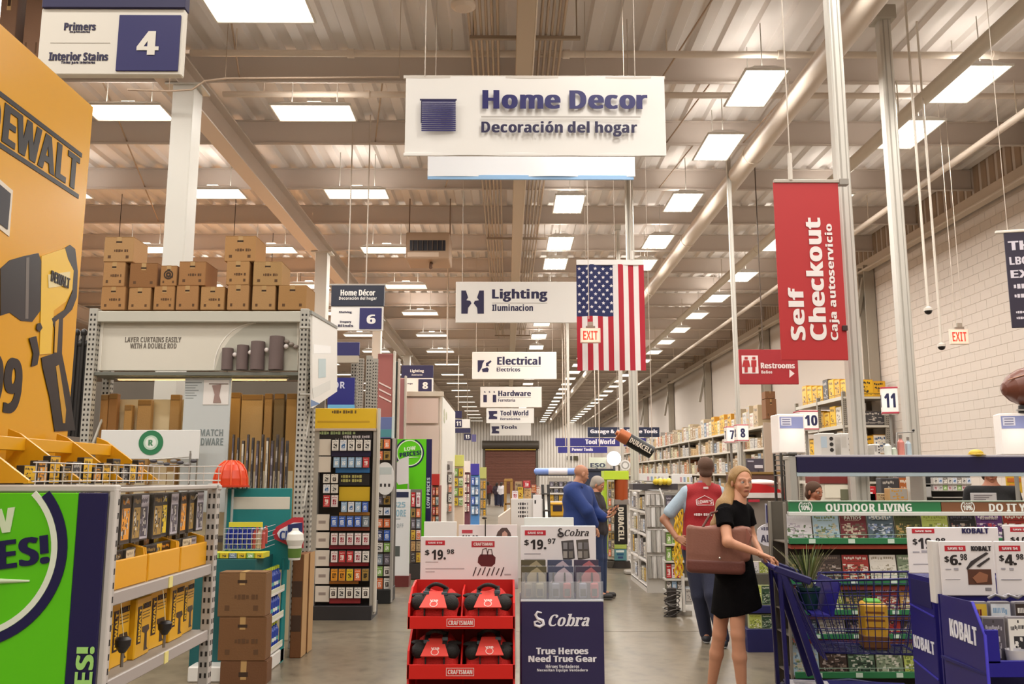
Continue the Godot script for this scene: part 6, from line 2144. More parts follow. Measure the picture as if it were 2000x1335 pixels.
func radio_display() -> void:
	var navy = mat("2a2350", 0.4)
	var d = 5.6
	var xl: float = P(1017, 1260, d).x
	var xr: float = P(1180, 1260, d).x
	var o = thing("radio_display", "dark navy display stand for two-way radios with white lettering, beside the red bag display", "display stand", V((xl + xr) / 2, 0, -d - 0.22))
	var yt: float = P(1100, 1174, d).y
	wpart(o, "cabinet", M.new().box(V((xl + xr) / 2, yt / 2, -d - 0.22), V(xr - xl, yt, 0.44), 0.006), navy)
	var white = mat("eceaf0", 0.4)
	var slant = Basis(V(1, 0, 0), V(0.28, 1, 0), V(0, 0, 1))
	var a = P(1068, 1222, d)
	var b = P(1157, 1198, d)
	txt(o, "Cobra", (a + b) / 2 + V(0, 0, 0.001) - o.position, (b.x - a.x) * 0.9, b.y - a.y, white, slant, "lettering", 0.8, "Droid Serif")
	var snake = []
	for q in [[1058, 1196], [1050, 1194], [1046, 1200], [1050, 1207], [1060, 1211], [1062, 1218], [1054, 1223], [1045, 1220], [1044, 1214], [1050, 1212], [1056, 1216]]:
		snake.append(P(q[0], q[1], d) + V(0, 0, 0.002))
	wpart(o, "snake_emblem", M.new().tube(snake, [0.004, 0.008, 0.01, 0.01, 0.011, 0.011, 0.01, 0.009, 0.008, 0.006, 0.003], 6), white)
	ptxt(o, "True Heroes", 1047, 1264, 1149, 1277, d, white, 1.6)
	ptxt(o, "Need True Gear", 1032, 1279, 1165, 1292, d, white, 1.6)
	ptxt(o, "Héroes Verdaderos", 1066, 1297, 1131, 1304, d, white, 0.4)
	ptxt(o, "Necesitan Equipo Verdadero", 1049, 1305, 1148, 1312, d, white, 0.4)
	# clear tray on top
	var clear = StandardMaterial3D.new()
	clear.transparency = BaseMaterial3D.TRANSPARENCY_ALPHA
	clear.albedo_color = Color(0.95, 0.97, 1.0, 0.12)
	clear.roughness = 0.05
	wpart(o, "clear_front", M.new().box(V((xl + xr) / 2, yt + 0.06, -d - 0.004), V(xr - xl, 0.12, 0.003)), clear)
	wpart(o, "tray_edge", M.new().box(V((xl + xr) / 2, yt + 0.006, -d - 0.002), V(xr - xl, 0.012, 0.006), 0.001), mat("d9dde2", 0.25))
	wpart(o, "back_board", M.new().box(V((xl + xr) / 2, yt + 0.12, -d - 0.42), V(xr - xl - 0.02, 0.3, 0.012)), navy)
	for j in 2:
		for i in 3:
			var c = [["8a7f62", "camouflage"], ["6f7490", "blue"], ["7480a8", "red and blue"]][i]
			var x = lerpf(xl, xr, (i + 0.5) / 3.0)
			var pk = thing("radio_pack", "%s clear pack of two radios in the navy stand, %s row" % [c[1], ["front", "back"][j]], "radio pack", V(x, yt + 0.004 + 0.03 * j, -d - 0.06 - 0.13 * j), 0.0, "radio packs")
			part(pk, "backing_card", M.new().box(V(0, 0.1, -0.02), V(0.16, 0.2, 0.004), 0.001), mat(["5c553f", "4c5068", "4a3f52"][i], 0.5))
			part(pk, "printed_figure", M.new().prism(PackedVector2Array([V2(-0.07, 0.1), V2(-0.02, 0.17), V2(0.02, 0.195), V2(0.07, 0.15), V2(0.075, 0.1)]), -0.018, -0.0165), mat(["a5987a", "b9a9b4", "b06a70"][i], 0.5))
			for s in [-0.036, 0.036]:
				part(pk, "radio", M.new().box(V(s, 0.055, 0.0), V(0.05, 0.095, 0.03), 0.008), mat([["7d7458", "86889a", "8a8fa8"], ["97906c", "b9474a", "c23a42"]][0 if s < 0 else 1][i], 0.4))
				part(pk, "speaker_grille", M.new().box(V(s, 0.045, 0.0155), V(0.034, 0.045, 0.002), 0.0008), mat("2c2b2e", 0.5))
				part(pk, "antenna", M.new().tube([V(s - 0.014, 0.1, 0), V(s - 0.014, 0.165, 0)], [0.007, 0.005], 7), mat("222022", 0.4))
			part(pk, "clear_shell", M.new().box(V(0, 0.085, 0.02), V(0.156, 0.165, 0.002)), clear)
	var dd = 6.0
	var ce = pthing("price_card", "white price card for radios at 19.97, above the navy display", "price card", 1017, 1025, 1164, 1112, dd, "price cards in the middle aisle")
	ce.position.y = yt * 0.98
	price_card(ce, 1017, 1026, 1164, 1118, dd, "SAVE $10", "", null, "19.", "97", [[1025, 1035, 1066, 1045], [1024, 1053, 1033, 1065], [1036, 1053, 1067, 1072], [1070, 1051, 1085, 1061]])
	a = P(1101, 1046, dd)
	b = P(1153, 1033, dd)
	txt(ce, "Cobra", (a + b) / 2 - ce.position + V(0, 0, 0.001), (b.x - a.x) * 0.92, b.y - a.y, mat("2a2528", 0.4), slant, "lettering", 0.2, "Droid Serif")
	var sn = []
	for q in snake:
		sn.append((q - P(1053, 1208, d)) * 0.62 + P(1095, 1039, dd) + V(0, 0, 0.002))
	wpart(ce, "snake_emblem", M.new().tube(sn, [0.003, 0.004, 0.005, 0.006, 0.006, 0.006, 0.006, 0.005, 0.005, 0.004, 0.002], 6), mat("2a2528", 0.4))
	for k in 2:
		var x: float = 1096 + 29 * k
		flat(ce, "pack_picture", [[x, 1056 - 2 * k], [x + 24, 1054 - 2 * k], [x + 27, 1090 - k], [x + 4, 1096 - 2 * k]], dd - 0.001, mat(["4a4546", "56504a"][k], 0.5))
		for i in 4:
			var u: float = x + 4 + 11 * (i % 2)
			var v: float = 1059 + 17 * (i / 2)
			prect(ce, "radio_picture", u, v, u + 8, v + 13, dd - 0.003, 0.002, mat(["8d8a8c", "6a6668", "a39c94", "7d776f"][i], 0.5))
	for q in [[1024, 1080, 1056, 1082], [1024, 1091, 1064, 1093], [1024, 1096, 1056, 1098], [1138, 1099, 1146, 1105], [1149, 1099, 1158, 1105]]:
		prect(ce, "text_line", q[0], q[1], q[2], q[3], dd - 0.001, 0.002, mat("a8a2a6", 0.5))
	var bl = pthing("blank_card", "blank pale card standing behind the radio price card", "card", 1024, 1009, 1121, 1060, 6.1)
	bl.position.y = yt * 0.98
	prect(bl, "card", 1024, 1010, 1121, 1115, 6.1, 0.01, mat("e6e9e4", 0.4))
	prect(bl, "stem", 1066, 1100, 1078, 1450, 6.1, 0.01, mat("c9ccc8", 0.4))


func behind_displays() -> void:
	var white = mat("e6e2de", 0.45)
	# low price cards behind the red display
	var d = 7.7
	var o = thing("card_stand", "row of white price cards on a low stand behind the red bag display, half hidden", "display stand", P(930, 1046, d) * V(1, 0, 1))
	prect(o, "card", 828, 1018, 892, 1060, d + 0.03, 0.01, white)
	prect(o, "card", 896, 1024, 1010, 1070, d, 0.01, mat("e9dcdb", 0.45))
	prect(o, "saving_tag", 902, 1034, 923, 1041, d - 0.001, 0.002, mat("c04450", 0.4))
	ptxt(o, "$19.98", 902, 1044, 934, 1056, d, mat("2a2426", 0.4), 0.8)
	flat(o, "portrait_print", [[968, 1050], [972, 1038], [980, 1030], [990, 1030], [997, 1040], [1000, 1052]], d - 0.001, mat("57423e", 0.6))
	flat(o, "face_print", [[980, 1050], [981, 1040], [986, 1036], [991, 1041], [991, 1050]], d - 0.003, mat("c99a8a", 0.6))
	prect(o, "bin", 830, 1062, 1008, 1306, d + 0.02, 0.5, mat("b9b0aa", 0.5))
	wpart(o, "pole", M.new().tube([P(948, 1060, d - 0.05), P(948, 1014, d - 0.05)], 0.006, 6).ball(P(946, 1011, d - 0.05), V(0.022, 0.012, 0.012), 8, 5), mat("3a3430", 0.4))
	# dump bins further back
	d = 13.6
	o = pthing("dump_bin", "pale cream cardboard bin with slanting rim in the middle of the aisle", "bin", 972, 995, 999, 1110, d)
	o.position.y = 0
	wpart(o, "bin", M.new().prism(PackedVector2Array([V2(P(973, 1040, d).x, 0), V2(P(973, 1040, d).x, P(973, 1010, d).y), V2(P(997, 1040, d).x, P(997, 993, d).y), V2(P(997, 1040, d).x, 0)]), -d - 0.6, -d), mat("dfcfc0", 0.6))
	d = 14.4
	o = pthing("bin_sign", "white bin with stacked black price figures behind the cream bin", "bin", 996, 960, 1062, 1110, d)
	o.position.y = 0
	prect(o, "panel", 998, 974, 1060, 1129, d, 0.4, mat("dedad6", 0.5))
	for k in 4:
		pbars(o, 1012, 981 + 8 * k, 1031, 986 + 8 * k, d, mat("3f3b3c", 0.5))
	prect(o, "side_card", 1041, 966, 1058, 1012, d - 0.05, 0.02, mat("efecec", 0.4))
	prect(o, "side_print", 1044, 976, 1047, 983, d - 0.052, 0.003, mat("2f2a2b", 0.5))
	var goods = [[1000, 958, 1012, 975, "8d84a8", "purple-grey"], [1011, 950, 1022, 974, "5a4636", "brown"], [1022, 938, 1036, 952, "b8484a", "red"], [1024, 953, 1038, 974, "cfc6bc", "cream"], [1038, 946, 1048, 962, "8f2f3a", "dark red"], [1046, 950, 1056, 968, "a83a48", "crimson"], [1036, 962, 1046, 976, "6f6a62", "grey"], [1006, 940, 1020, 974, "c39c78", "tan"]]
	for k in goods.size():
		var q: Array = goods[k]
		var a = P(q[0], q[3], d + 0.12)
		var b = P(q[2], q[1], d + 0.12)
		pack("boxed_goods", "%s box heaped on the white bin in the aisle" % q[5], "box", "boxes heaped on the white bin", V((a.x + b.x) / 2, a.y, -d - 0.2 - 0.02 * k), V(b.x - a.x, b.y - a.y, 0.1), [20, 47, 21, 34, 45, 38, 37, 36][k], mat(q[4], 0.6))
	o = pthing("wooden_stand", "golden wooden stand beside the heaped white bin", "display stand", 986, 936, 1001, 1075, 17.0)
	o.position.y = 0
	for x in [987, 999]:
		var a = P(x, 936, 17.0)
		wpart(o, "post", M.new().box(V(a.x, a.y / 2, -17.0), V(0.05, a.y, 0.3), 0.006), mat("b58a48", 0.6))
	var ta = P(993, 937, 17.0)
	wpart(o, "top_board", M.new().box(V(ta.x, ta.y, -17.0), V(0.16, 0.05, 0.32), 0.006), mat("b58a48", 0.6))
	for k in 3:
		wpart(o, "shelf", M.new().box(V(ta.x, 0.3 + 0.4 * k, -17.0), V(0.13, 0.03, 0.3)), mat("8a6636", 0.6))
	o = pthing("step_ladder", "black folding step ladder behind the white bin", "ladder", 1058, 945, 1073, 1012, 15.2)
	o.position.y = 0
	for s in [1060, 1071]:
		var a = P(s, 946, 15.2)
		wpart(o, "rail", M.new().bar(V(a.x + 0.04, 0, -15.0), V(a.x, a.y, -15.3), 0.02, 0.05), mat("2f2c2a", 0.5))
	for k in 5:
		var a = P(1065, 950, 15.2)
		wpart(o, "step", M.new().box(V(a.x + 0.03 - 0.006 * k, 0.2 + 0.28 * k, -15.03 - 0.05 * k), V(0.12, 0.025, 0.09), 0.004), mat("46423e", 0.5))
	# racks of dark goods and a yellow case behind the man in blue
	d = 16.0
	o = pthing("goods_shelf", "pale shelf of dark packs behind the man in the blue hoodie", "shelf", 1072, 940, 1108, 1010, d)
	o.position.y = 0
	prect(o, "back_panel", 1072, 932, 1112, 1107, d + 0.3, 0.03, mat("b9b0a6", 0.6))
	for y in [950, 962, 978, 1008]:
		prect(o, "shelf_board", 1072, y, 1110, y + 3, d, 0.3, white)
	for j in 3:
		pack_row("dark_pack", ["dark grey pack", "black pack", "grey-brown pack"][j], "on the pale shelf behind the man in blue", "pack", 1073, [940, 954, 966][j], 1109, [950, 962, 978][j], 4, d + 0.04, 0.15, [[31, 44], [44, 55], [47, 37]][j], mat("3c3836", 0.6))
	o = pthing("tool_case", "yellow and black tool case on the low shelf beside the man in blue", "case", 1073, 980, 1104, 1007, d - 0.1)
	prect(o, "case", 1073, 981, 1104, 1008, d - 0.1, 0.3, mat("dba72a", 0.4), "", 0.02)
	prect(o, "dark_panel", 1080, 986, 1098, 998, d - 0.11, 0.02, mat("2f2430", 0.5))
	prect(o, "lid_edge", 1073, 984, 1104, 986, d - 0.11, 0.02, mat("9a6f1c", 0.5))
	# light blue bar sign
	d = 22.0
	o = pthing("bar_sign", "long pale blue rounded bar sign with a white middle, behind the man in blue", "sign", 1043, 912, 1130, 928, d)
	o.position.y = 0
	wpart(o, "bar", M.new().tube([P(1043, 920, d), P(1046, 920, d), P(1126, 920, d), P(1129, 920, d)], [0.03, 0.085, 0.085, 0.03], 12), mat("7f9ae0", 0.4))
	wpart(o, "white_sleeve", M.new().tube([P(1071, 920, d), P(1108, 920, d)], 0.087, 12), mat("eae6ee", 0.4))
	wpart(o, "under_rail", M.new().tube([P(1047, 927, d), P(1128, 927, d)], 0.02, 8), mat("3a3a4a", 0.5))
	for x in [1050, 1122]:
		var a = P(x, 926, d)
		wpart(o, "leg", M.new().tube([a, V(a.x, 0, a.z)], 0.025, 8), mat("8a8680", 0.4))
	# counter and round lamp by the lime stand
	d = 20.0
	o = pthing("service_counter", "dark blue counter with a pale lettered board and a white globe above it", "counter", 1145, 890, 1230, 940, d)
	o.position.y = 0
	prect(o, "counter_front", 1143, 918, 1200, 1074, d, 0.6, mat("2c3348", 0.5))
	prect(o, "counter_top", 1141, 915, 1202, 920, d - 0.03, 0.7, mat("1d2130", 0.4))
	prect(o, "pale_board", 1150, 893, 1184, 913, d + 0.1, 0.05, mat("d8dcc8", 0.4))
	ptxt(o, "ESO", 1153, 904, 1182, 912, d + 0.099, mat("4a5060", 0.5), 1.0)
	prect(o, "board_post", 1164, 913, 1168, 918, d + 0.1, 0.05, mat("6a6660", 0.5))
	var gl = pthing("globe_lamp", "white glowing globe lamp above the dark blue counter", "lamp", 1185, 882, 1213, 910, d - 0.1)
	var gp = P(1199, 895, d - 0.1)
	var glow = mat("ffffff", 0.4, 0.0, "glow")
	wpart(gl, "globe", M.new().ball(gp, Vector3.ONE * 0.165, 18, 12), glow)
	wpart(gl, "stem", M.new().tube([gp + V(0, -0.16, 0), V(gp.x, P(1199, 917, d).y, gp.z)], 0.03, 8), mat("4a4a50", 0.4))
	var l = OmniLight3D.new()
	l.name = "lamp"
	l.position = whole(gl).affine_inverse() * (gp + V(0, 0, 0.3))
	l.light_energy = 0.12
	l.light_size = 0.15
	l.shadow_enabled = true
	gl.add_child(l)
	var em = pthing("round_emblem", "pale round emblem sign right of the globe lamp", "sign", 1212, 896, 1230, 920, d)
	wpart(em, "disc", ring(M.new(), P(1221, 908, d), 0.0, 0.12, 0.02), mat("d9d5cf", 0.5))
	wpart(em, "inner_ring", ring(M.new(), P(1221, 908, d), 0.06, 0.09, 0.024), mat("9a968e", 0.5))
	wpart(em, "post", M.new().tube([P(1221, 914, d + 0.02), V(P(1221, 914, d).x, 0, -d - 0.02)], 0.015, 6), mat("6a6660", 0.5))
	for k in 2:
		prect(pthing("wall_monitor", "small dark screen on the far wall, the %s of two" % ["left", "right"][k], "screen", 1107 + 13 * k, 890, 1117 + 13 * k, 899, 80.0, "far wall screens"), "screen", 1107 + 13 * k, 890, 1117 + 12 * k, 898, 89.8, 0.1, mat(["2a2a30", "4a4430"][k], 0.3))


func battery_stands() -> void:
	var d = 16.0
	var o = thing("battery_stand", "tall battery stand shaped like a copper-topped battery, lime trim, lettered sideways", "display stand", P(1208, 1107, d) * V(1, 0, 1))
	prect(o, "lime_top", 1180, 919, 1228, 936, d, 0.5, mat("c6e23c", 0.4), "lime header")
	prect(o, "lime_edge", 1178, 936, 1187, 1080, d + 0.05, 0.4, mat("b4d436", 0.4))
	prect(o, "pale_column", 1187, 937, 1201, 1092, d, 0.4, mat("bdb6a2", 0.5))
	wpart(o, "copper_drum", M.new().tube([P(1213, 976, d + 0.12), P(1213, 936, d + 0.12)], 0.125, 18), mat("b5562c", 0.3, 0.35))
	prect(o, "shelf_strip", 1199, 975, 1228, 985, d, 0.3, mat("8a8078", 0.5))
	prect(o, "black_panel", 1200, 985, 1225, 1062, d - 0.02, 0.3, mat("15120f", 0.4))
	var a = P(1208, 1056, d - 0.021)
	var b = P(1218, 990, d - 0.021)
	txt(o, "DURACELL", (a + b) / 2 - o.position + V(0, 0, 0.001), b.y - a.y, b.x - a.x, mat("e2d9c6", 0.4), Basis(V(0, 0, 1), -PI / 2), "lettering", 1.0)
	prect(o, "lime_label", 1200, 1063, 1224, 1071, d - 0.02, 0.3, mat("a9bb5a", 0.4))
	prect(o, "teal_label", 1200, 1072, 1224, 1094, d - 0.02, 0.3, mat("5a8a92", 0.4))
	for k in 3:
		prect(o, "label_print", 1203 + 2 * k, 1074 + 6 * k, 1219 - k, 1078 + 6 * k, d - 0.022, 0.003, mat(["dfe8e4", "2a5a7c", "3a4a78"][k], 0.4))
	wpart(o, "base", M.new().tube([P(1213, 1108, d + 0.1) * V(1, 0, 1), P(1213, 1108, d + 0.1) * V(1, 0, 1) + V(0, 0.12, 0)], [0.2, 0.16], 18), mat("2f2a28", 0.5))
	wpart(o, "base", M.new().box(V(P(1194, 1100, d).x, 0.06, -d - 0.2), V(0.14, 0.12, 0.4), 0.01), mat("4a443c", 0.5))
	for j in 9:
		pack_row("battery_pack", "small battery pack", "in the %s row of the pale column" % nth(j), "battery pack", 1188, 940 + 16.5 * j, 1200, 954 + 16.5 * j, 2, d - 0.02, 0.02, [[30, 54], [31, 50], [27, 35]][j % 3], mat("8a7c62", 0.5))
	# strip of clear bottles
	d = 15.0
	o = thing("clip_strip", "white post hung with clear bottles, between the battery stand and the white shelves", "display stand", P(1236, 1110, d) * V(1, 0, 1))
	wpart(o, "post", M.new().box(P(1237, 1000, d) * V(1, 0, 1) + V(0.02, 0.75, -0.06), V(0.1, 1.5, 0.03), 0.005), mat("cfcac4", 0.4))
	wpart(o, "foot", M.new().box(P(1236, 1110, d) * V(1, 0, 1) + V(0, 0.03, -0.05), V(0.26, 0.06, 0.3), 0.015), mat("a8a29a", 0.5))
	var bt = M.new().lathe([V2(0, 0), V2(0.028, 0), V2(0.03, 0.01), V2(0.03, 0.06), V2(0.012, 0.085), V2(0.012, 0.1), V2(0, 0.1)], 10).mesh()
	for k in 10:
		for i in 2:
			var c = P(1231 + 9 * i, 958 + 13.5 * k, d)
			single("clear_bottle", "pale clear bottle on the white post, %s from the top in the %s column" % [nth(k), ["left", "right"][i]], "bottle", bt, mat(["dcdad8", "c9c8d2", "d6d2c8"][k % 3], 0.15), V(c.x, c.y - 0.1, -d), "clear bottles on the white post")


func white_shelves() -> void:
	var d = 12.6
	var x0: float = P(1264, 1150, d).x
	var x1: float = P(1312, 1150, d).x
	var white = mat("d9d4ce", 0.45)
	var h: float = P(1290, 958, d).y
	var o = thing("white_shelf_unit", "white metal shelf unit with a dark top rail, right of the aisle", "shelf unit", V((x0 + x1) / 2, 0, -d - 0.8))
	wpart(o, "core", M.new().box(V(x1 - 0.05, h / 2, -d - 0.8), V(0.04, h, 1.6)), mat("b9b3aa", 0.6))
	for z in [-d - 0.01, -d - 0.8, -d - 1.6]:
		wpart(o, "upright", M.new().box(V(x0 + 0.02, h / 2, z), V(0.04, h, 0.04), 0.004), white)
		wpart(o, "upright", M.new().box(V(x1 - 0.02, h / 2, z), V(0.04, h, 0.04), 0.004), white)
	for y in [0.08, 0.42, 0.78, 1.1, 1.4]:
		wpart(o, "shelf_board", M.new().box(V((x0 + x1) / 2, y, -d - 0.8), V(x1 - x0, 0.03, 1.6), 0.004), mat("e9e5e0", 0.4))
	wpart(o, "kick_panel", M.new().box(V((x0 + x1) / 2, 0.04, -d - 0.8), V(x1 - x0, 0.08, 1.6)), white)
	wpart(o, "end_panel", M.new().box(V((x0 + x1) / 2, h / 2, -d + 0.01), V(x1 - x0, h, 0.02)), mat("cbc6be", 0.5))
	prect(o, "top_rail", 1236, 944, 1324, 956, d - 0.04, 0.4, mat("4a464a", 0.45), "dark top rail")
	for j in 5:
		var y: float = [0.1, 0.44, 0.8, 1.12, 1.41][j]
		for k in 7:
			pack("white_box", "white and grey box facing the aisle on the white unit, %s along the %s shelf" % [nth(k), nth(4 - j)], "box", "boxes on the white shelf unit", V(x0 + 0.1, y - 0.005 + 0.02, -d - 0.14 - 0.22 * k), V(0.18, [0.2, 0.26, 0.22, 0.2, 0.13][j] * (0.8 + 0.07 * ((k * 3 + j) % 4)), 0.14), [16, 47, 39, 41, 31, 17, 43][(k + 2 * j) % 7], mat(["c9c4bc", "8d8880", "dad6d0", "5a5652"][(k + j) % 4], 0.6), Basis(Vector3.UP, -PI / 2))
	var pouch = M.new()
	for i in 8:
		var a = lerpf(-0.5, 0.5, i / 8.0)
		var b = lerpf(-0.5, 0.5, (i + 1) / 8.0)
		var za = 0.03 * cos(a * 2.6) + 0.006 * sin(i * 2.4)
		var zb = 0.03 * cos(b * 2.6) + 0.006 * sin((i + 1) * 2.4)
		pouch.quad(V(a, -1, za * 1.3), V(a, 0, za * 0.4), V(b, 0, zb * 0.4), V(b, -1, zb * 1.3))
		pouch.quad(V(b, -1, 0), V(b, 0, 0), V(a, 0, 0), V(a, -1, 0))
		pouch.quad(V(a, -1, 0), V(a, -1, za * 1.3), V(b, -1, zb * 1.3), V(b, -1, 0))
	var pm = pouch.mesh()
	for j in 4:
		var y: float = P(1290, [965, 990, 1035, 1085][j], d).y
		wpart(o, "hang_rail", M.new().tube([V(x0 + 0.02, y + 0.01, -d + 0.04), V(x1 - 0.02, y + 0.01, -d + 0.04)], 0.006, 6), white)
		for i in 5:
			var q = single("net_pouch", "white net pouch on the white unit's end, %s from left, %s row" % [nth(i), nth(j)], "pouch", pm, mat(["d6d2cc", "bdb8b2", "e2dfdb", "a8a49c"][(i + j) % 4], 0.7), V(lerpf(x0, x1, (i + 0.5) / 5.0), y, -d + 0.03), "net pouches on the white unit")
			q.basis = Basis(Vector3.UP, 0.2 * ((i * 7 + j * 3) % 5 - 2)) * Basis.from_scale(V(0.062, [0.15, 0.27, 0.3, 0.3][j], 1.2))
	wpart(o, "curved_guard", M.new().tube([P(1288, 953, d - 0.12), P(1296, 975, d - 0.14), P(1301, 1010, d - 0.14), P(1303, 1060, d - 0.14), P(1303, 1140, d - 0.14)], 0.012, 8), mat("eceae6", 0.35))
	for k in 4:
		var c = P(1281 + 8.5 * k, 945, d - 0.1)
		single("yellow_bag", "yellow bag lying on top of the white shelf unit, %s from the left" % nth(k), "bag", M.new().ball(V(0, 0.035, 0), V(0.045, 0.045 + 0.008 * (k % 2), 0.06), 10, 6), mat(["dcc02c", "e3cf55"][k % 2], 0.5), c, "yellow bags on the white unit")
	# right of it: a stand with coloured goods, a hank of yellow rope and coiled wire
	d = 10.6
	var s = thing("mixed_stand", "narrow stand of green and red packs behind the man in the red vest", "display stand", P(1318, 1205, d) * V(1, 0, 1))
	prect(s, "back_panel", 1300, 960, 1352, 1150, d + 0.2, 0.03, mat("8f897f", 0.6))
	for y in [1035, 1062, 1095, 1130, 1152]:
		prect(s, "shelf_board", 1300, y, 1352, y + 4, d, 0.2, mat("c9c6be", 0.45))
	prect(s, "post", 1333, 1120, 1338, 1195, d - 0.06, 0.06, mat("e0dcd4", 0.45))
	prect(s, "base", 1302, 1192, 1352, 1206, d, 0.3, mat("a39d92", 0.5))
	var cols = [["green pack", [28, 60]], ["lime pack", [28, 56]], ["red pack", [21, 20]], ["teal pack", [59, 18]]]
	for j in 4:
		pack_row("shelf_pack", cols[j][0], "on the narrow stand behind the man in red", "pack", 1301, [1038, 1067, 1100, 1134][j] - 0, 1333, [1062, 1095, 1129, 1151][j], 3, d + 0.03, 0.1, cols[j][1], mat("6a6a58", 0.6))
	pack_row("shelf_pack", "grey pack", "on top of the stand behind the red vest", "pack", 1300, 966, 1350, 1000, 4, d + 0.05, 0.1, [31, 44, 47, 39], mat("5a5650", 0.6))
	pack_row("shelf_pack", "white crate", "at the foot of that narrow stand", "pack", 1339, 1148, 1352, 1180, 1, d - 0.02, 0.2, [43], mat("b9c0c6", 0.6))
	var ro = pthing("rope_hank", "hank of yellow rope hanging beside the man in the red vest", "rope", 1316, 988, 1336, 1132, d - 0.24)
	for i in 5:
		var pts = []
		for j in 22:
			var t = j / 21.0
			pts.append(P(1319 + 3.4 * i + 1.6 * sin(t * 40 + i), lerpf(990 + 3 * (i % 2), 1128 - 4 * (i % 3), t), d - 0.24 + 0.015 * cos(t * 40 + i * 2)))
		wpart(ro, "strand", M.new().tube(pts, 0.011, 6), mat(["dcae1f", "e3bb3a"][i % 2], 0.6))
	wpart(ro, "hook", M.new().tube([P(1326, 990, d - 0.24), P(1326, 985, d - 0.2), P(1326, 985, d + 0.2)], 0.008, 6), mat("8a867e", 0.4, 0.5))
	var co = pthing("wire_coil", "heap of coiled dark wire at the foot of the narrow stand", "wire", 1303, 1150, 1330, 1206, d - 0.2)
	co.position.y = 0
	for i in 9:
		var c = P(1316, 1160 + 5 * i, d - 0.2)
		var pts = []
		for j in 17:
			var a = TAU * j / 16.0
			pts.append(V(c.x + 0.085 * cos(a) + 0.01 * sin(3 * a + i), c.y + 0.03 * sin(a + i), -d + 0.1 + 0.085 * sin(a)))
		wpart(co, "coil", M.new().tube(pts, 0.007, 5, false), mat(["35302d", "6a6460"][i % 2], 0.4))
	wpart(co, "core", M.new().lathe([V2(0.05, 0.0), V2(0.06, 0.32), V2(0, 0.33)], 10, V(P(1316, 1200, d - 0.2).x, 0, -d + 0.1)), mat("3a3532", 0.6))
	# white boards over the counters beyond
	for k in 2:
		var q: Array = [[1248, 924, 1306, 944, 17.0], [1312, 925, 1352, 944, 17.5]][k]
		var b = pthing("shelf_board_sign", "long white shelf-top sign beyond the white shelf unit, %s one" % ["left", "right"][k], "sign", q[0], q[1], q[2], q[3], q[4])
		b.position.y = 0
		prect(b, "board", q[0], q[1], q[2], q[3], q[4], 0.04, mat("e9e8e6", 0.4))
		for j in 5:
			prect(b, "print", q[0] + 16 + 7 * j, q[1] + 6, q[0] + 20 + 7 * j, q[1] + 16, q[4] - 0.002, 0.003, mat(["c9a0a8", "8fa8c4", "c4b878", "9a9aa8", "d0c8c0"][j], 0.5))
		var pa = P((q[0] + q[2]) / 2, q[3], q[4])
		wpart(b, "shelf_body", M.new().box(V(pa.x, pa.y / 2, -q[4] - 0.3), V(px(q[2] - q[0], q[4]), pa.y, 0.5), 0.01), mat("9a938a", 0.6))


# ---------------------------------------------------------------- right of the aisle
func right_side() -> void:
	wall_racks()
	poles_and_lanterns()
	book_stand()
	checkout_area()
	tool_displays()
	cart()


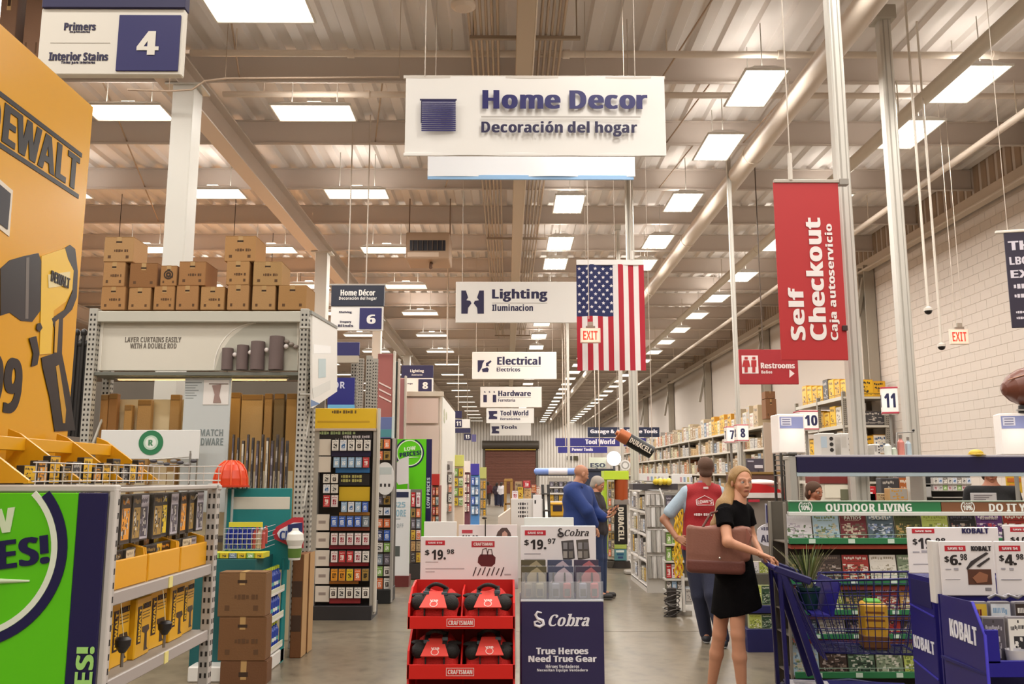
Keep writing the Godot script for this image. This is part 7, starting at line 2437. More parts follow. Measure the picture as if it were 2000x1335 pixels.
func wall_racks() -> void:
	var post = mat("8f887c", 0.5)
	var face = Basis(Vector3.UP, -PI / 2)  # turns a face from +z to -x
	var tan = ["c9b593", "d8cdb6", "b8a585", "d9c9a4", "bfb2a0", "cdbfa8", "a8987e"]
	var pale = ["d3cec6", "bdb8b2", "e0dbd2", "a9a49c", "8d8884", "c6bfb4"]
	# the long rack
	var X = 8.5
	var z0 = -28.9
	var z1 = -72.0
	var o = thing("stock_rack", "long stock rack against the right wall, ending in a plain beige panel", "rack", V(X + 0.35, 0, (z0 + z1) / 2))
	var levels = [0.15, 0.9, 1.75, 2.58, 3.3]
	for y in levels:
		wpart(o, "shelf", M.new().box(V(X + 0.32, y - 0.03, (z0 + z1) / 2), V(0.64, 0.06, z0 - z1), 0.004), mat("b9b3a8", 0.5))
		wpart(o, "shelf_edge", M.new().box(V(X - 0.01, y - 0.03, (z0 + z1) / 2), V(0.02, 0.07, z0 - z1)), mat("d0c8bb", 0.45))
	for i in 19:
		wpart(o, "upright", M.new().box(V(X + 0.02, 1.65, z0 - 0.1 - 2.38 * i), V(0.06, 3.3, 0.08), 0.006), post)
	wpart(o, "back_panel", M.new().box(V(X + 0.62, 1.65, (z0 + z1) / 2), V(0.03, 3.3, z0 - z1)), mat("9a9082", 0.7))
	wpart(o, "end_panel", M.new().box(V(X + 0.3, 1.7, z0 + 0.03), V(0.62, 3.4, 0.04), 0.008), mat("b5a393", 0.6))
	for j in 4:
		var lv: int = [4, 3, 2, 1][j]
		var room: float = [0.85, 0.6, 0.7, 0.7][j]
		var z = z0 - (0.85 if j == 0 else 0.2)
		for k in 72:
			var w = rng.randf_range(0.36, 0.62)
			var yellow: bool = j == 0 and k > 6 and k < 14 and k % 3 != 2
			var hex: String = ["d9a82a", "c98f2a"][k % 2] if yellow else (tan[rng.randi() % 7] if z > -46.0 or j > 1 else pale[rng.randi() % 6])
			var dark = rng.randf() < 0.1
			if dark:
				hex = ["5a4a3c", "4a4648", "7a4a30", "3c4658"][rng.randi() % 4]
			var h = room * rng.randf_range(0.5, 0.98) * (1.15 if yellow else 1.0) * (0.8 if j == 0 and z < -50.0 else 1.0)
			pack("stock_box", "%s box, %s from the beige panel on the long wall rack's %s level" % ["yellow" if yellow else "dark" if dark else "pale" if z <= -46.0 and j <= 1 else "tan", nth(k), ["top", "second", "third", "fourth"][j]], "box", "boxes on the long wall rack", V(X + 0.31, levels[lv] + 0.001, z - w / 2), V(w * 0.95, h, 0.45), [32, 33, 33][k % 3] if yellow else [35, 36, 38, 39, 40, 42, 43, 46, 34, 45][rng.randi() % 10], mat(hex, 0.75), face)
			z -= w
			if z < z1 + 0.4:
				break
	var brown = [[1497, 779, 1516, 817, 0.5], [1495, 764, 1514, 778, 0.45]]
	for k in 2:
		var q: Array = brown[k]
		carton("brown box at the end of the long wall rack's top, %s" % ["lower and larger", "upper and flatter"][k], q[0], q[1], q[2], q[3], 28.95, q[4], "7d5638", "", "")
	# the near rack
	z0 = -21.9
	z1 = -25.5
	o = thing("stock_rack", "short grey stock rack of yellow boxes against the right wall, nearest", "rack", V(X + 0.6, 0, (z0 + z1) / 2))
	var lv2 = [0.15, 0.8, 1.5, 2.19, 2.9, 3.62]
	for y in lv2:
		wpart(o, "shelf", M.new().box(V(X + 0.55, y - 0.03, (z0 + z1) / 2), V(1.08, 0.06, z0 - z1), 0.004), mat("a8a298", 0.5))
		wpart(o, "shelf_edge", M.new().box(V(X - 0.01, y - 0.03, (z0 + z1) / 2), V(0.02, 0.09, z0 - z1)), mat("bdb8ad", 0.4))
		wpart(o, "shelf_edge", M.new().box(V(X + 0.55, y - 0.03, z0 + 0.01), V(1.1, 0.05, 0.02)), mat("c9c4b8", 0.4))
	for x in [X + 0.02, X + 1.08]:
		for z in [z0, (z0 + z1) / 2, z1]:
			slotted(o, x, z - 0.04, 3.75, 0.09, post)
	for j in 4:
		var lv: int = [5, 4, 3, 2][j]
		for k in 8:
			var z = z0 - 0.24 - 0.42 * k
			var yellow: bool = (j == 0 and k != 3) or (j == 2 and k % 2 == 0) or (j == 1 and k > 1)
			var hex: String = ["d9a422", "cf9420", "dbb13a"][k % 3] if yellow else ["5a4a3a", "c9b896", "8a8378"][k % 3]
			pack("stock_box", "%s box, %s from the near end on the short rack's %s level" % ["yellow" if yellow else ["dark", "tan", "grey"][k % 3], nth(k), ["top", "second", "third", "fourth"][j]], "box", "boxes on the short wall rack", V(X + 0.32, lv2[lv] + 0.001, z), V(0.38, [0.6, 0.56, 0.6, 0.5][j] * (0.75 + 0.08 * ((k * 5 + j) % 4)), 0.42), [32, 33, 32, 47][k % 4] if yellow else [44, 35, 37][k % 3], mat(hex, 0.7), face)
	# boxes at its open end
	for q in [[1679, 741, 1703, 776, 0, "yellow and black", 32], [1704, 744, 1727, 776, 1, "yellow with a black top", 33], [1682, 829, 1703, 865, 2, "yellow and brown", 33], [1704, 828, 1730, 866, 3, "gold", 41], [1683, 789, 1726, 818, 4, "dark brown", 44]]:
		var a = P(q[0], q[3], 22.0)
		var b = P(q[2], q[1], 22.0)
		pack("stock_box", "%s box at the open end of the short wall rack" % q[5], "box", "boxes on the short wall rack", V((a.x + b.x) / 2 + 0.02, [3.621, 3.621, 2.191, 2.191, 2.901][q[4]], -22.12), V(b.x - a.x, (b.y - a.y) * 0.97, 0.26), q[6], mat(["c98f1c", "c98f1c", "b9811c", "c08a24", "4a3c32"][q[4]], 0.6))


func poles_and_lanterns() -> void:
	var alu = mat("cfcbc2", 0.4, 0.2)
	var list = [[1650, 440, 7.5, 0.12, "tall square power pole carrying the red Self Checkout banner"], [1755, 490, 10.95, 0.16, "tall square power pole between the red banner and the block wall"], [1435, 640, 15.6, 0.075, "slim white power pole left of the restroom sign"], [1238, 830, 16.8, 0.15, "white power pole right of the flag, beside the tilted battery"], [1213, 800, 21.0, 0.09, "thin white power pole under the flag"], [1110, 800, 30.0, 0.09, "thin distant white power pole before the blue boards"]]
	for q in list:
		var a = P(q[0], q[1], q[2])
		var o = thing("power_pole", q[4], "pole", V(a.x, 0, a.z))
		part(o, "pole", M.new().box(V(0, 3.85, 0), V(q[3], 7.7, q[3]), q[3] * 0.12), alu)
		part(o, "corner_strip", M.new().box(V(-q[3] * 0.2, 3.85, q[3] / 2), V(q[3] * 0.12, 7.7, 0.006)).box(V(q[3] * 0.22, 3.85, q[3] / 2), V(q[3] * 0.06, 7.7, 0.006)), mat("a9a49a", 0.4))
		part(o, "foot_plate", M.new().box(V(0, 0.015, 0), V(q[3] * 2.2, 0.03, q[3] * 2.2), 0.005), alu)
		part(o, "top_box", M.new().box(V(0, 7.78, 0), V(q[3] * 1.7, 0.2, q[3] * 1.7), 0.01), mat("b9b4a8", 0.5))
	lantern("lit white lane lantern numbered 7, lower left of a pair", 1420, 832, 1441, 865, 14.4, "7", 0.0)
	lantern("lit white lane lantern numbered 8, upper right of that pair", 1440, 828, 1463, 862, 14.0, "8", 0.0)
	lantern("lit white lane lantern numbered 10, half behind a plain white one", 1563, 801, 1600, 840, 12.4, "10", 0.0)
	lantern("lit white lane lantern numbered 11 with red top and bottom bands", 1727, 755, 1764, 808, 13.2, "11", -0.35)
	lantern("large plain white lane lantern with a small blue printed card", 1523, 808, 1574, 884, 10.4, "", 0.0)
	lantern("white lane lantern at the right edge of the photo, below a brown football shape", 1964, 806, 2030, 888, 8.4, "", -0.3)
	var o = pthing("football_topper", "brown leather-look football shape on top of a lane lantern at the right edge", "display ball", 1960, 713, 2060, 800, 8.4)
	var c = P(2010, 755, 8.4)
	wpart(o, "ball", M.new().lathe([V2(0, -0.27), V2(0.06, -0.25), V2(0.13, -0.18), V2(0.18, -0.08), V2(0.195, 0), V2(0.18, 0.08), V2(0.13, 0.18), V2(0.06, 0.25), V2(0, 0.27)], 24, c, Basis(V(0, 0, 1), PI / 2 + 0.1)), mat("6a3a2a", 0.35))
	wpart(o, "seam", M.new().tube([c + V(-0.24, 0.06, 0.07), c + V(-0.12, 0.1, 0.13), c + V(0.05, 0.11, 0.16), c + V(0.2, 0.1, 0.1)], 0.006, 6), mat("b98a72", 0.5))
	wpart(o, "neck", M.new().tube([P(2000, 792, 8.4), P(2000, 806, 8.4)], 0.05, 12), mat("1c1a1a", 0.4))
	wpart(o, "collar", M.new().tube([P(2000, 800, 8.4), P(2000, 803, 8.4)], 0.07, 12), mat("a8a49e", 0.3, 0.6))


func lantern(label: String, x0: float, y0: float, x1: float, y1: float, d: float, number: String, turn: float) -> void:
	var a = P((x0 + x1) / 2, y1, d)
	var w = px(x1 - x0, d) * (0.82 if turn else 1.0)
	var h: float = P((x0 + x1) / 2, y0, d).y - a.y
	var o = thing("lane_lantern", label, "lantern", V(a.x, a.y, -d - w / 2), turn, "checkout lane lanterns")
	var glow = mat("f6efe9", 0.5, 0.0, "glow")
	glow.emission_energy_multiplier = 0.1
	part(o, "shade", M.new().box(V(0, h / 2, 0), V(w, h, w), 0.01), glow)
	if number:
		var red = mat("b8384a", 0.5)
		for y in [0.02, h - 0.012]:
			part(o, "red_band", M.new().box(V(0, y, 0), V(w * 1.02, h * 0.07, w * 1.02), 0.004), red)
		var ink = mat("171a48", 0.6)
		var nw = w * (0.66 if number.length() > 1 else 0.4)
		txt(o, number, V(w * (0.1 if number.length() > 1 and number != "11" else 0.0), h * 0.5, w / 2 + 0.001), nw, h * 0.52, ink, Basis.IDENTITY, "lettering", 1.6)
		txt(o, number, V(-w / 2 - 0.001, h * 0.5, 0), nw, h * 0.46, ink, Basis(Vector3.UP, -PI / 2), "lettering", 1.2)
	else:
		part(o, "printed_card", M.new().box(V(0, h * 0.78, w / 2 + 0.001), V(w * 0.9, h * 0.3, 0.003)), mat("8f97c6", 0.5))
		part(o, "card_stripe", M.new().box(V(-w * 0.2, h * 0.8, w / 2 + 0.003), V(w * 0.4, h * 0.2, 0.003)), mat("dcdcea", 0.5))
		for k in 3:
			part(o, "text_line", M.new().box(V(-w * 0.2, h * (0.74 + 0.06 * k), w / 2 + 0.005), V(w * 0.3, h * 0.018, 0.002)), mat("4a4a7a", 0.5))
	part(o, "post", M.new().tube([V(0, -a.y, 0), V(0, 0, 0)], 0.02, 8), mat("8f8b84", 0.4))
	part(o, "foot", M.new().lathe([V2(0, -a.y), V2(0.16, -a.y), V2(0.15, -a.y + 0.03), V2(0, -a.y + 0.04)], 14), mat("6a665f", 0.5))
	var l = OmniLight3D.new()
	l.name = "lamp"
	l.position = V(0, h / 2, w / 2 + 0.12)
	l.light_energy = 0.012
	l.light_size = 0.1
	l.light_color = Color("fff4ea")
	l.shadow_enabled = true
	o.add_child(l)


func book_stand() -> void:
	var d = 6.75
	var green = mat("2d7a4a", 0.45)
	var grey = mat("c9c5bc", 0.45)
	var a = P(1541, 1200, d)
	var xr = 4.35
	var o = thing("book_stand", "wide stand of books and magazines under a green Outdoor Living header", "display stand", V((a.x + xr) / 2, 0, -d - 0.25))
	var xl: float = a.x
	var yt: float = P(1600, 981, d).y
	wpart(o, "back_panel", M.new().box(V((xl + xr) / 2, yt / 2, -d - 0.42), V(xr - xl, yt, 0.03)), mat("5b544a", 0.7))
	for z in [-d - 0.02, -d - 0.4]:
		wpart(o, "corner_post", M.new().box(V(xl + 0.01, yt / 2, z), V(0.02, yt, 0.02), 0.003), mat("8a8378", 0.6))
	wpart(o, "side_panel", M.new().box(V(xr - 0.012, yt / 2, -d - 0.22), V(0.024, yt, 0.4), 0.004), mat("8a8378", 0.6))
	prect(o, "header", 1541, 980, 1838, 999, d, 0.03, green, "green header")
	prect(o, "header", 1839, 980, 2130, 999, d, 0.03, mat("84573a", 0.45), "brown header")
	prect(o, "header_edge", 1541, 999, 2130, 1007, d - 0.02, 0.05, mat("dfe0da", 0.4))
	prect(o, "header_rim", 1541, 977, 2130, 980, d - 0.005, 0.04, mat("9fae9c", 0.4))
	var white = mat("eef0ea", 0.4)
	ptxt(o, "OUTDOOR LIVING", 1613, 983, 1780, 998, d - 0.001, white, 0.6)
	ptxt(o, "DO IT YOURSELF", 1932, 983, 2090, 998, d - 0.001, white, 0.6)
	for x in [1573, 1890]:
		var c = P(x, 990, d)
		wpart(o, "wreath", ring(ring(M.new(), c, 0.046, 0.053, 0.004, 2.0, 4.28), c, 0.046, 0.053, 0.004, -1.14, 1.14), white)
		ptxt(o, "SAVE", x - 8, 981, x + 8, 985, d - 0.001, white, 0.2)
		ptxt(o, "10%", x - 9, 986, x + 9, 996, d - 0.001, white, 0.8)
	var lips = [[1050, 1062], [1130, 1142], [1190, 1200], [1237, 1247], [1311, 1324]]
	var tops = [1006, 1084, 1146, 1203, 1251]
	var cov = [[6, 0, 1, 2, 3, 12, 9, 13, 7, 15], [3, 11, 7, 4, 5, 6, 8, 2, 15, 1], [5, 12, 3, 7, 8, 9, 1, 6, 0, 14], [2, 15, 9, 10, 11, 4, 13, 12, 8, 3], [0, 11, 14, 5, 12, 1, 6, 2, 10, 7]]
	for j in 5:
		var y0: float = P(1660, lips[j][1], d).y
		var y1: float = P(1660, lips[j][0], d).y
		wpart(o, "shelf_lip", M.new().box(V((xl + xr) / 2, (y0 + y1) / 2, -d - 0.0), V(xr - xl - 0.05, y1 - y0, 0.014), 0.003), green, "green shelf lip")
		wpart(o, "shelf_board", M.new().box(V((xl + xr) / 2, y0 + 0.004, -d - 0.2), V(xr - xl - 0.05, 0.008, 0.4)), mat("6a6258", 0.6))
		wpart(o, "wire_rail", M.new().tube([V(xl + 0.03, y1 + 0.025, -d + 0.005), V(xr - 0.03, y1 + 0.025, -d + 0.005)], 0.003, 5), mat("8fa894", 0.4))
		for k in 7:
			wpart(o, "price_tag", M.new().box(V(xl + 0.2 + 0.3 * k, (y0 + y1) / 2, -d + 0.008), V(0.05, (y1 - y0) * 0.7, 0.003)), mat("cfe3d2", 0.5))
		var top: float = P(1660, tops[j], d).y
		for k in 10:
			var h = (top - y0) * (1.0 - 0.05 * ((k * 3 + j) % 3))
			var b = thing("book", "%s on the %s shelf of the book stand, %s from the left" % [["garden scene book", "blue cottage book", "dark red patio book", "blue-grey book", "dark green garden book", "cream book", "leaf-green book", "pale lilac book", "red and cream book", "gold book", "charcoal book", "red title book", "brown book", "lime book", "purple book", "dark green book"][[0, 1, 2, 3, 4, 5, 6, 7, 8, 9, 10, 11, 12, 13, 14, 15][cov[j][k]]] if false else ["blue cottage book", "dark red patio book", "blue-grey book", "olive garden book", "cream book", "leaf-green book", "pale lilac book", "red and cream book", "gold book", "charcoal book", "red title book", "brown book", "lime book", "purple book", "dark green book", "stone-grey book"][cov[j][k]], nth(j), nth(k)], "book", V(xl + 0.13 + 0.211 * k, y0 + 0.009, -d - 0.06), 0.0, "books on the book stand")
			var tilt = Basis(Vector3.RIGHT, -0.13)
			part(b, "pages", M.new().box(tilt * V(0, h / 2, -0.012), V(0.192, h * 0.985, 0.018), 0.0, tilt), mat("ddd5c4", 0.8))
			part(b, "back_cover", M.new().box(tilt * V(0, h / 2, -0.022), V(0.2, h, 0.002), 0.0, tilt), mat("4a443e", 0.6))
			var cv = M.new()
			cv.quad(tilt * V(-0.1, 0, 0), tilt * V(-0.1, h, 0), tilt * V(0.1, h, 0), tilt * V(0.1, 0, 0))
			cv.quad(tilt * V(0.1, 0, -0.003), tilt * V(0.1, h, -0.003), tilt * V(-0.1, h, -0.003), tilt * V(-0.1, 0, -0.003))
			part(b, "front_cover", cv, printed(cov[j][k]))
			var ttl: String = {1: "PATIOS", 10: "COMPLETE", 13: "Kitchen", 2: "SOIL"}.get(cov[j][k], "")
			if ttl:
				txt(b, ttl, tilt * V(0, h * 0.86, 0.0015), 0.13, h * 0.12, mat("ece6dc", 0.5), tilt, "title", 0.3)
		if j < 4:
			var sp = M.new()
			wpart(o, "spine_row", sp.box(V((xl + xr) / 2, y0 - 0.022, -d - 0.1), V(xr - xl - 0.1, 0.03, 0.16)), mat(["a8452e", "8f3a30", "7a4a3a", "9a4a34"][j], 0.7))
	# the low stand left of it
	d = 8.4
	o = thing("book_stand", "low navy stand of lime garden books left of the wide book stand", "display stand", P(1512, 1276, d) * V(1, 0, 1))
	prect(o, "body", 1462, 1120, 1562, 1228, d + 0.06, 0.3, mat("5a564e", 0.6))
	for q in [[1182, 1197], [1228, 1276]]:
		prect(o, "navy_band", 1460, q[0], 1562, q[1], d, 0.36, mat("23235c", 0.45), "navy front")
	prect(o, "base", 1460, 1274, 1562, 1285, d + 0.05, 0.3, mat("9a968c", 0.5))
	for j in 2:
		pack_row("garden_book", "lime garden book", "in the %s row of the low navy stand" % ["upper", "lower"][j], "book", 1463, [1142, 1199][j], 1561, [1181, 1227][j], 4, d + 0.03, 0.05, [12, 14, 12, 5], mat("b9c08a", 0.6))
	pack_row("garden_book", "coloured garden book", "along the top of the low navy stand", "book", 1463, 1096, 1561, 1119, 5, d + 0.1, 0.05, [6, 12, 8, 2, 7], mat("b9b09a", 0.6))
	o = pthing("sale_sign", "white cloud-shaped sign ending in LL under a navy card, behind the plant in the cart", "sign", 1480, 985, 1546, 1066, d - 0.2)
	var pts = []
	for i in 28:
		var t = TAU * i / 28.0
		pts.append([1512 + 34 * cos(t) * (1.0 + 0.04 * cos(7 * t)), 1044 - 25 * sin(t) * (1.0 + 0.06 * cos(5 * t))])
	flat(o, "cloud", pts, d - 0.2, mat("dcd8e0", 0.45), "", 0.012)
	prect(o, "navy_card", 1497, 986, 1538, 1020, d - 0.22, 0.012, mat("221c5c", 0.4), "navy card")
	prect(o, "card_rim", 1495, 983, 1540, 1022, d - 0.215, 0.008, mat("a8a8bc", 0.4))
	bars(o, "lettering", P(1508, 1032, d - 0.2) - o.position, 0.2, 0.03, mat("6a6678", 0.5))
	ptxt(o, "ALL", 1486, 1044, 1512, 1058, d - 0.201, mat("4a465a", 0.5), 0.8)
	var sp = P(1512, 1060, d - 0.19)
	wpart(o, "stem", M.new().tube([sp, V(sp.x, 0, sp.z)], 0.01, 6), mat("8a8680", 0.4))


func checkout_area() -> void:
	var grey = mat("aaa69e", 0.45)
	var d = 7.3
	var xl: float = P(1549, 935, d).x
	var o = thing("checkout_canopy", "long navy overhead bar with grey frame above the checkout counters", "canopy", V(xl + 1.3, 0, -d - 0.05))
	prect(o, "navy_bar", 1557, 892, 2140, 922, d, 0.08, mat("17123f", 0.35), "navy bar")
	prect(o, "pale_under_edge", 1557, 922, 2140, 930, d + 0.005, 0.07, mat("b4c4cc", 0.4))
	prect(o, "top_edge", 1553, 888, 2140, 892, d + 0.005, 0.07, mat("b9b4be", 0.4))
	for x in [1549, 2120]:
		var a = P(x, 890, d)
		wpart(o, "post", M.new().box(V(a.x, a.y / 2, -d - 0.04), V(0.055, a.y, 0.06), 0.006), grey)
	wpart(o, "post_cap", M.new().box(P(1549, 886, d) + V(0, 0, -0.04), V(0.08, 0.03, 0.08), 0.01), mat("4a4640", 0.5))
	# goods standing on the shelf behind the bar
	d = 9.0
	o = thing("top_shelf", "grey shelf on legs behind the navy bar, carrying white boxes", "shelf", V(P(1690, 888, d).x, 0, -d - 0.2))
	var ys: float = P(1690, 889, d).y
	var xa: float = P(1552, 888, d).x
	var xb: float = P(1812, 888, d).x
	wpart(o, "board", M.new().box(V((xa + xb) / 2, ys - 0.02, -d - 0.2), V(xb - xa, 0.04, 0.4), 0.005), grey)
	for x in [xa + 0.02, xb - 0.03]:
		wpart(o, "leg", M.new().box(V(x, ys / 2, -d - 0.2), V(0.03, ys, 0.3), 0.005), grey)
	for k in 4:
		var q: Array = [[1606, 1633, 845], [1647, 1668, 845], [1680, 1697, 846], [1712, 1722, 866]][k]
		var a = P(q[0], 889, d)
		var b = P(q[1], q[2], d)
		var w: float = b.x - a.x
		var s = thing("white_box", "tall white dotted box on the shelf behind the navy bar, %s from the left" % nth(k), "box", V((a.x + b.x) / 2, ys, -d - 0.14), 0.0, "white boxes behind the navy bar")
		part(s, "body", M.new().box(V(0, (b.y - ys) / 2, 0), V(w, b.y - ys, 0.2), 0.008), mat("d6d2cc", 0.5))
		part(s, "side_print", M.new().box(V(-w * 0.25, (b.y - ys) * 0.6, 0.1005), V(w * 0.4, (b.y - ys) * 0.5, 0.001)), mat(["bccdda", "c9c4bc", "b9b4b0", "a9a4a0"][k], 0.5))
		for j in 3:
			part(s, "dot", ring(M.new(), V(w * 0.25, (b.y - ys) * (0.25 + 0.25 * j), 0.1), 0.0, w * 0.13, 0.002), mat("2a2726", 0.5))
	for k in 4:
		var q: Array = [[1738, 1750, 862, "dfe3dd", "clear"], [1764, 1775, 852, "d88a80", "pink"], [1780, 1789, 856, "b9cbd6", "pale blue"], [1752, 1762, 870, "c9d3c2", "pale green"]][k]
		var a = P(q[0], 889, d)
		var b = P(q[1], q[2], d)
		var r: float = (b.x - a.x) / 2
		var s = thing("spray_bottle", "%s bottle on the shelf behind the navy bar" % q[4], "bottle", V((a.x + b.x) / 2, ys, -d - 0.12), 0.0)
		part(s, "bottle", M.new().lathe([V2(0, 0), V2(r, 0), V2(r, (b.y - ys) * 0.72), V2(r * 0.4, (b.y - ys) * 0.86), V2(r * 0.4, b.y - ys), V2(0, b.y - ys)], 12), mat(q[3], 0.3))
		part(s, "cap", M.new().lathe([V2(r * 0.45, (b.y - ys) * 0.92), V2(r * 0.5, b.y - ys + 0.02), V2(0, b.y - ys + 0.025)], 10), mat("8d8880", 0.4))
	o = pthing("scanner_arm", "thin grey arm with a black knob over the bottles behind the navy bar", "arm", 1755, 838, 1788, 889, d - 0.04)
	wpart(o, "arm", M.new().tube([P(1750, 888, d + 0.1), P(1752, 845, d + 0.1), P(1785, 843, d + 0.1)], 0.008, 6), mat("8f8b86", 0.4))
	wpart(o, "knob", M.new().ball(P(1784, 840, d + 0.1), Vector3.ONE * 0.014, 8, 6), mat("1f1c1b", 0.4))
	o = pthing("yellow_hat", "flat yellow hat lying on top of the navy bar", "hat", 1900, 878, 1928, 889, 7.28)
	o.position.y = P(1914, 888, 7.305).y
	part(o, "cap", M.new().ball(V(0, 0.012, -0.06), V(0.06, 0.036, 0.05), 14, 8), mat("c9a92a", 0.5))
	part(o, "brim", M.new().lathe([V2(0.04, 0.0), V2(0.075, 0.002), V2(0.05, 0.01)], 14, V(0, 0.002, -0.055)), mat("b8962a", 0.5))
	# counters and goods seen under the bar
	d = 11.2
	o = thing("checkout_counter", "white cooler with a dark red top behind the green header", "cooler", P(1632, 1000, d) * V(1, 0, 1))
	prect(o, "body", 1603, 944, 1664, 1180, d, 0.5, mat("ddd6c6", 0.45))
	prect(o, "red_top", 1601, 930, 1667, 944, d - 0.02, 0.54, mat("7a2a26", 0.45), "dark red top")
	prect(o, "sign_card", 1611, 946, 1662, 972, d - 0.01, 0.01, mat("e8e2cf", 0.4))
	prect(o, "picture", 1642, 955, 1662, 976, d - 0.02, 0.01, mat("6f7058", 0.5))
	o = thing("grey_column_post", "pale grey square post behind the checkout counters", "post", P(1675, 1000, d) * V(1, 0, 1))
	prect(o, "post", 1667, 925, 1683, 1180, d - 0.1, 0.1, mat("b5aca4", 0.5))
	var stock = [[1685, 948, 1712, 961, "b8302c", "red", 21, 11.0], [1686, 962, 1712, 978, "cfd0cc", "white", 16, 11.0], [1714, 962, 1738, 978, "a89a7c", "olive", 36, 11.0], [1740, 952, 1774, 978, "c09a66", "tan cardboard", 40, 10.8], [1722, 932, 1756, 950, "4a4a4c", "dark grey", 44, 11.6], [1758, 930, 1776, 950, "6a5048", "brown", 45, 11.6]]
	var sh = thing("counter_shelf", "long dark counter behind the green header with boxes on it", "counter", P(1720, 1000, 11.3) * V(1, 0, 1))
	var yc: float = P(1720, 978, 11.0).y
	wpart(sh, "counter", M.new().box(V(P(1732, 978, 11.2).x, yc / 2 - 0.01, -11.3), V(0.66, yc - 0.02, 0.9), 0.01), mat("6f675e", 0.5))
	for q in stock:
		var b = P(q[2], q[1], q[7])
		var a = P(q[0], q[3], q[7])
		var y0: float = yc if q[3] > 970 else a.y
		pack("counter_goods", "%s box on the dark counter behind the green header" % q[5], "box", "boxes on the dark counter", V((a.x + b.x) / 2, yc - 0.008 if q[3] > 970 or true else a.y, -q[7] - 0.1), V(b.x - a.x, maxf(0.05, b.y - yc), 0.15), q[6], mat(q[4], 0.6))
	o = thing("cigarette_rack", "black rack of small white packs beyond the counters, under the navy bar", "rack", P(1835, 1000, 11.6) * V(1, 0, 1))
	d = 11.6
	prect(o, "body", 1788, 930, 1905, 1185, d + 0.2, 0.3, mat("1c1a1a", 0.5))
	for y in [944, 957, 970]:
		prect(o, "shelf", 1822, y, 1898, y + 2, d, 0.2, mat("a8a49c", 0.4))
	prect(o, "side", 1786, 928, 1794, 1185, d, 0.4, mat("3a3838", 0.5))
	prect(o, "grey_card", 1802, 950, 1819, 970, d - 0.01, 0.02, mat("b4b2b0", 0.5))
	for j in 2:
		pack_row("small_carton", ["white carton", "pink-white carton"][j], "on the black rack under the navy bar", "carton", 1823, [932, 946][j], 1897, [944, 957][j], 8, d + 0.02, 0.08, [[16, 17, 59], [20, 16, 28]][j], mat("bfb9b4", 0.6))
	o = pthing("yellow_sign", "yellow and orange notice beside the man in black at the right edge", "sign", 1966, 930, 1996, 962, 11.8)
	o.position.y = 0
	prect(o, "board", 1966, 929, 1996, 962, 11.8, 0.02, mat("d9ae2a", 0.45))
	prect(o, "orange_band", 1968, 933, 1994, 941, 11.79, 0.01, mat("c9702a", 0.45))
	prect(o, "orange_band", 1972, 945, 1990, 955, 11.79, 0.01, mat("d98a3a", 0.45))
	var yp = P(1981, 962, 11.82)
	wpart(o, "post", M.new().tube([yp, V(yp.x, 0, yp.z)], 0.02, 8), mat("6a665f", 0.5))
	# snacks and the red canopy left of the bar
	d = 11.0
	o = thing("snack_stand", "stand of snack bags under a red curved canopy behind the blonde woman", "display stand", P(1500, 1100, d) * V(1, 0, 1))
	var arc = PackedVector2Array()
	for i in 11:
		var t = i / 10.0
		var w = P(lerpf(1448, 1530, t), 945 + 14 * t * t - 3 * sin(t * PI), d)
		arc.append(V2(w.x, w.y))
	var e0 = P(1530, 963, d)
	var e1 = P(1448, 961, d)
	arc.append(V2(e0.x, e0.y))
	arc.append(V2(e1.x, e1.y))
	wpart(o, "red_canopy", M.new().prism(arc, -d - 0.6, -d), mat("c01f22", 0.45))
	prect(o, "under_board", 1450, 962, 1532, 972, d - 0.01, 0.5, mat("ded9d4", 0.45))
	prect(o, "red_script", 1462, 975, 1484, 980, d - 0.02, 0.02, mat("b8283c", 0.5))
	prect(o, "body", 1452, 972, 1548, 1191, d + 0.05, 0.4, mat("8a8076", 0.6))
	wpart(o, "lid", M.new().ball(P(1482, 943, d + 0.3), V(0.24, 0.05, 0.2), 16, 8), mat("dcd6d0", 0.5))
	var bags = [[1524, 930, 1538, 950, "cdbfae", "cream"], [1536, 925, 1550, 947, "c9a088", "peach"], [1538, 946, 1552, 962, "c9603c", "orange"], [1526, 952, 1540, 968, "b8584a", "red"], [1530, 968, 1551, 976, "b82a2c", "bright red"], [1528, 978, 1551, 986, "d8d2cc", "white"]]
	for k in bags.size():
		var q: Array = bags[k]
		var a = P(q[0], q[3], d - 0.05)
		var b = P(q[2], q[1], d - 0.05)
		single("snack_bag", "%s snack bag stacked right of the red canopy" % q[5], "snack bag", M.new().ball(Vector3.ZERO, V((b.x - a.x) / 2, (b.y - a.y) / 2, 0.04), 10, 8).box(V(0, (b.y - a.y) * 0.45, 0), V((b.x - a.x) * 0.8, 0.012, 0.006)), mat(q[4], 0.35), (a + b) / 2 + V(0, 0, -0.05), "snack bags by the red canopy")
	o = pthing("wire_rack", "dark slotted wire rack left of the navy bar's grey post", "rack", 1524, 884, 1546, 935, 9.6)
	o.position.y = 0
	for k in 5:
		wpart(o, "wire_shelf", M.new().box(P(1535, 888 + 10 * k, 9.6) + V(0, 0, -0.12), V(px(20, 9.6), 0.014, 0.24), 0.003), mat("6f6b66", 0.5))
	for x in [1525, 1545]:
		var a = P(x, 884, 9.6)
		wpart(o, "post", M.new().box(V(a.x, a.y / 2, -9.6), V(0.025, a.y, 0.03), 0.003), mat("3a3733", 0.5))
		wpart(o, "post", M.new().box(V(a.x, a.y / 2, -9.84), V(0.025, a.y, 0.03), 0.003), mat("3a3733", 0.5))
	pack_row("grey_pack", "grey pack", "on the dark wire rack", "pack", 1526, 889, 1544, 897, 3, 9.62, 0.1, [47, 31], mat("8a8680", 0.6))
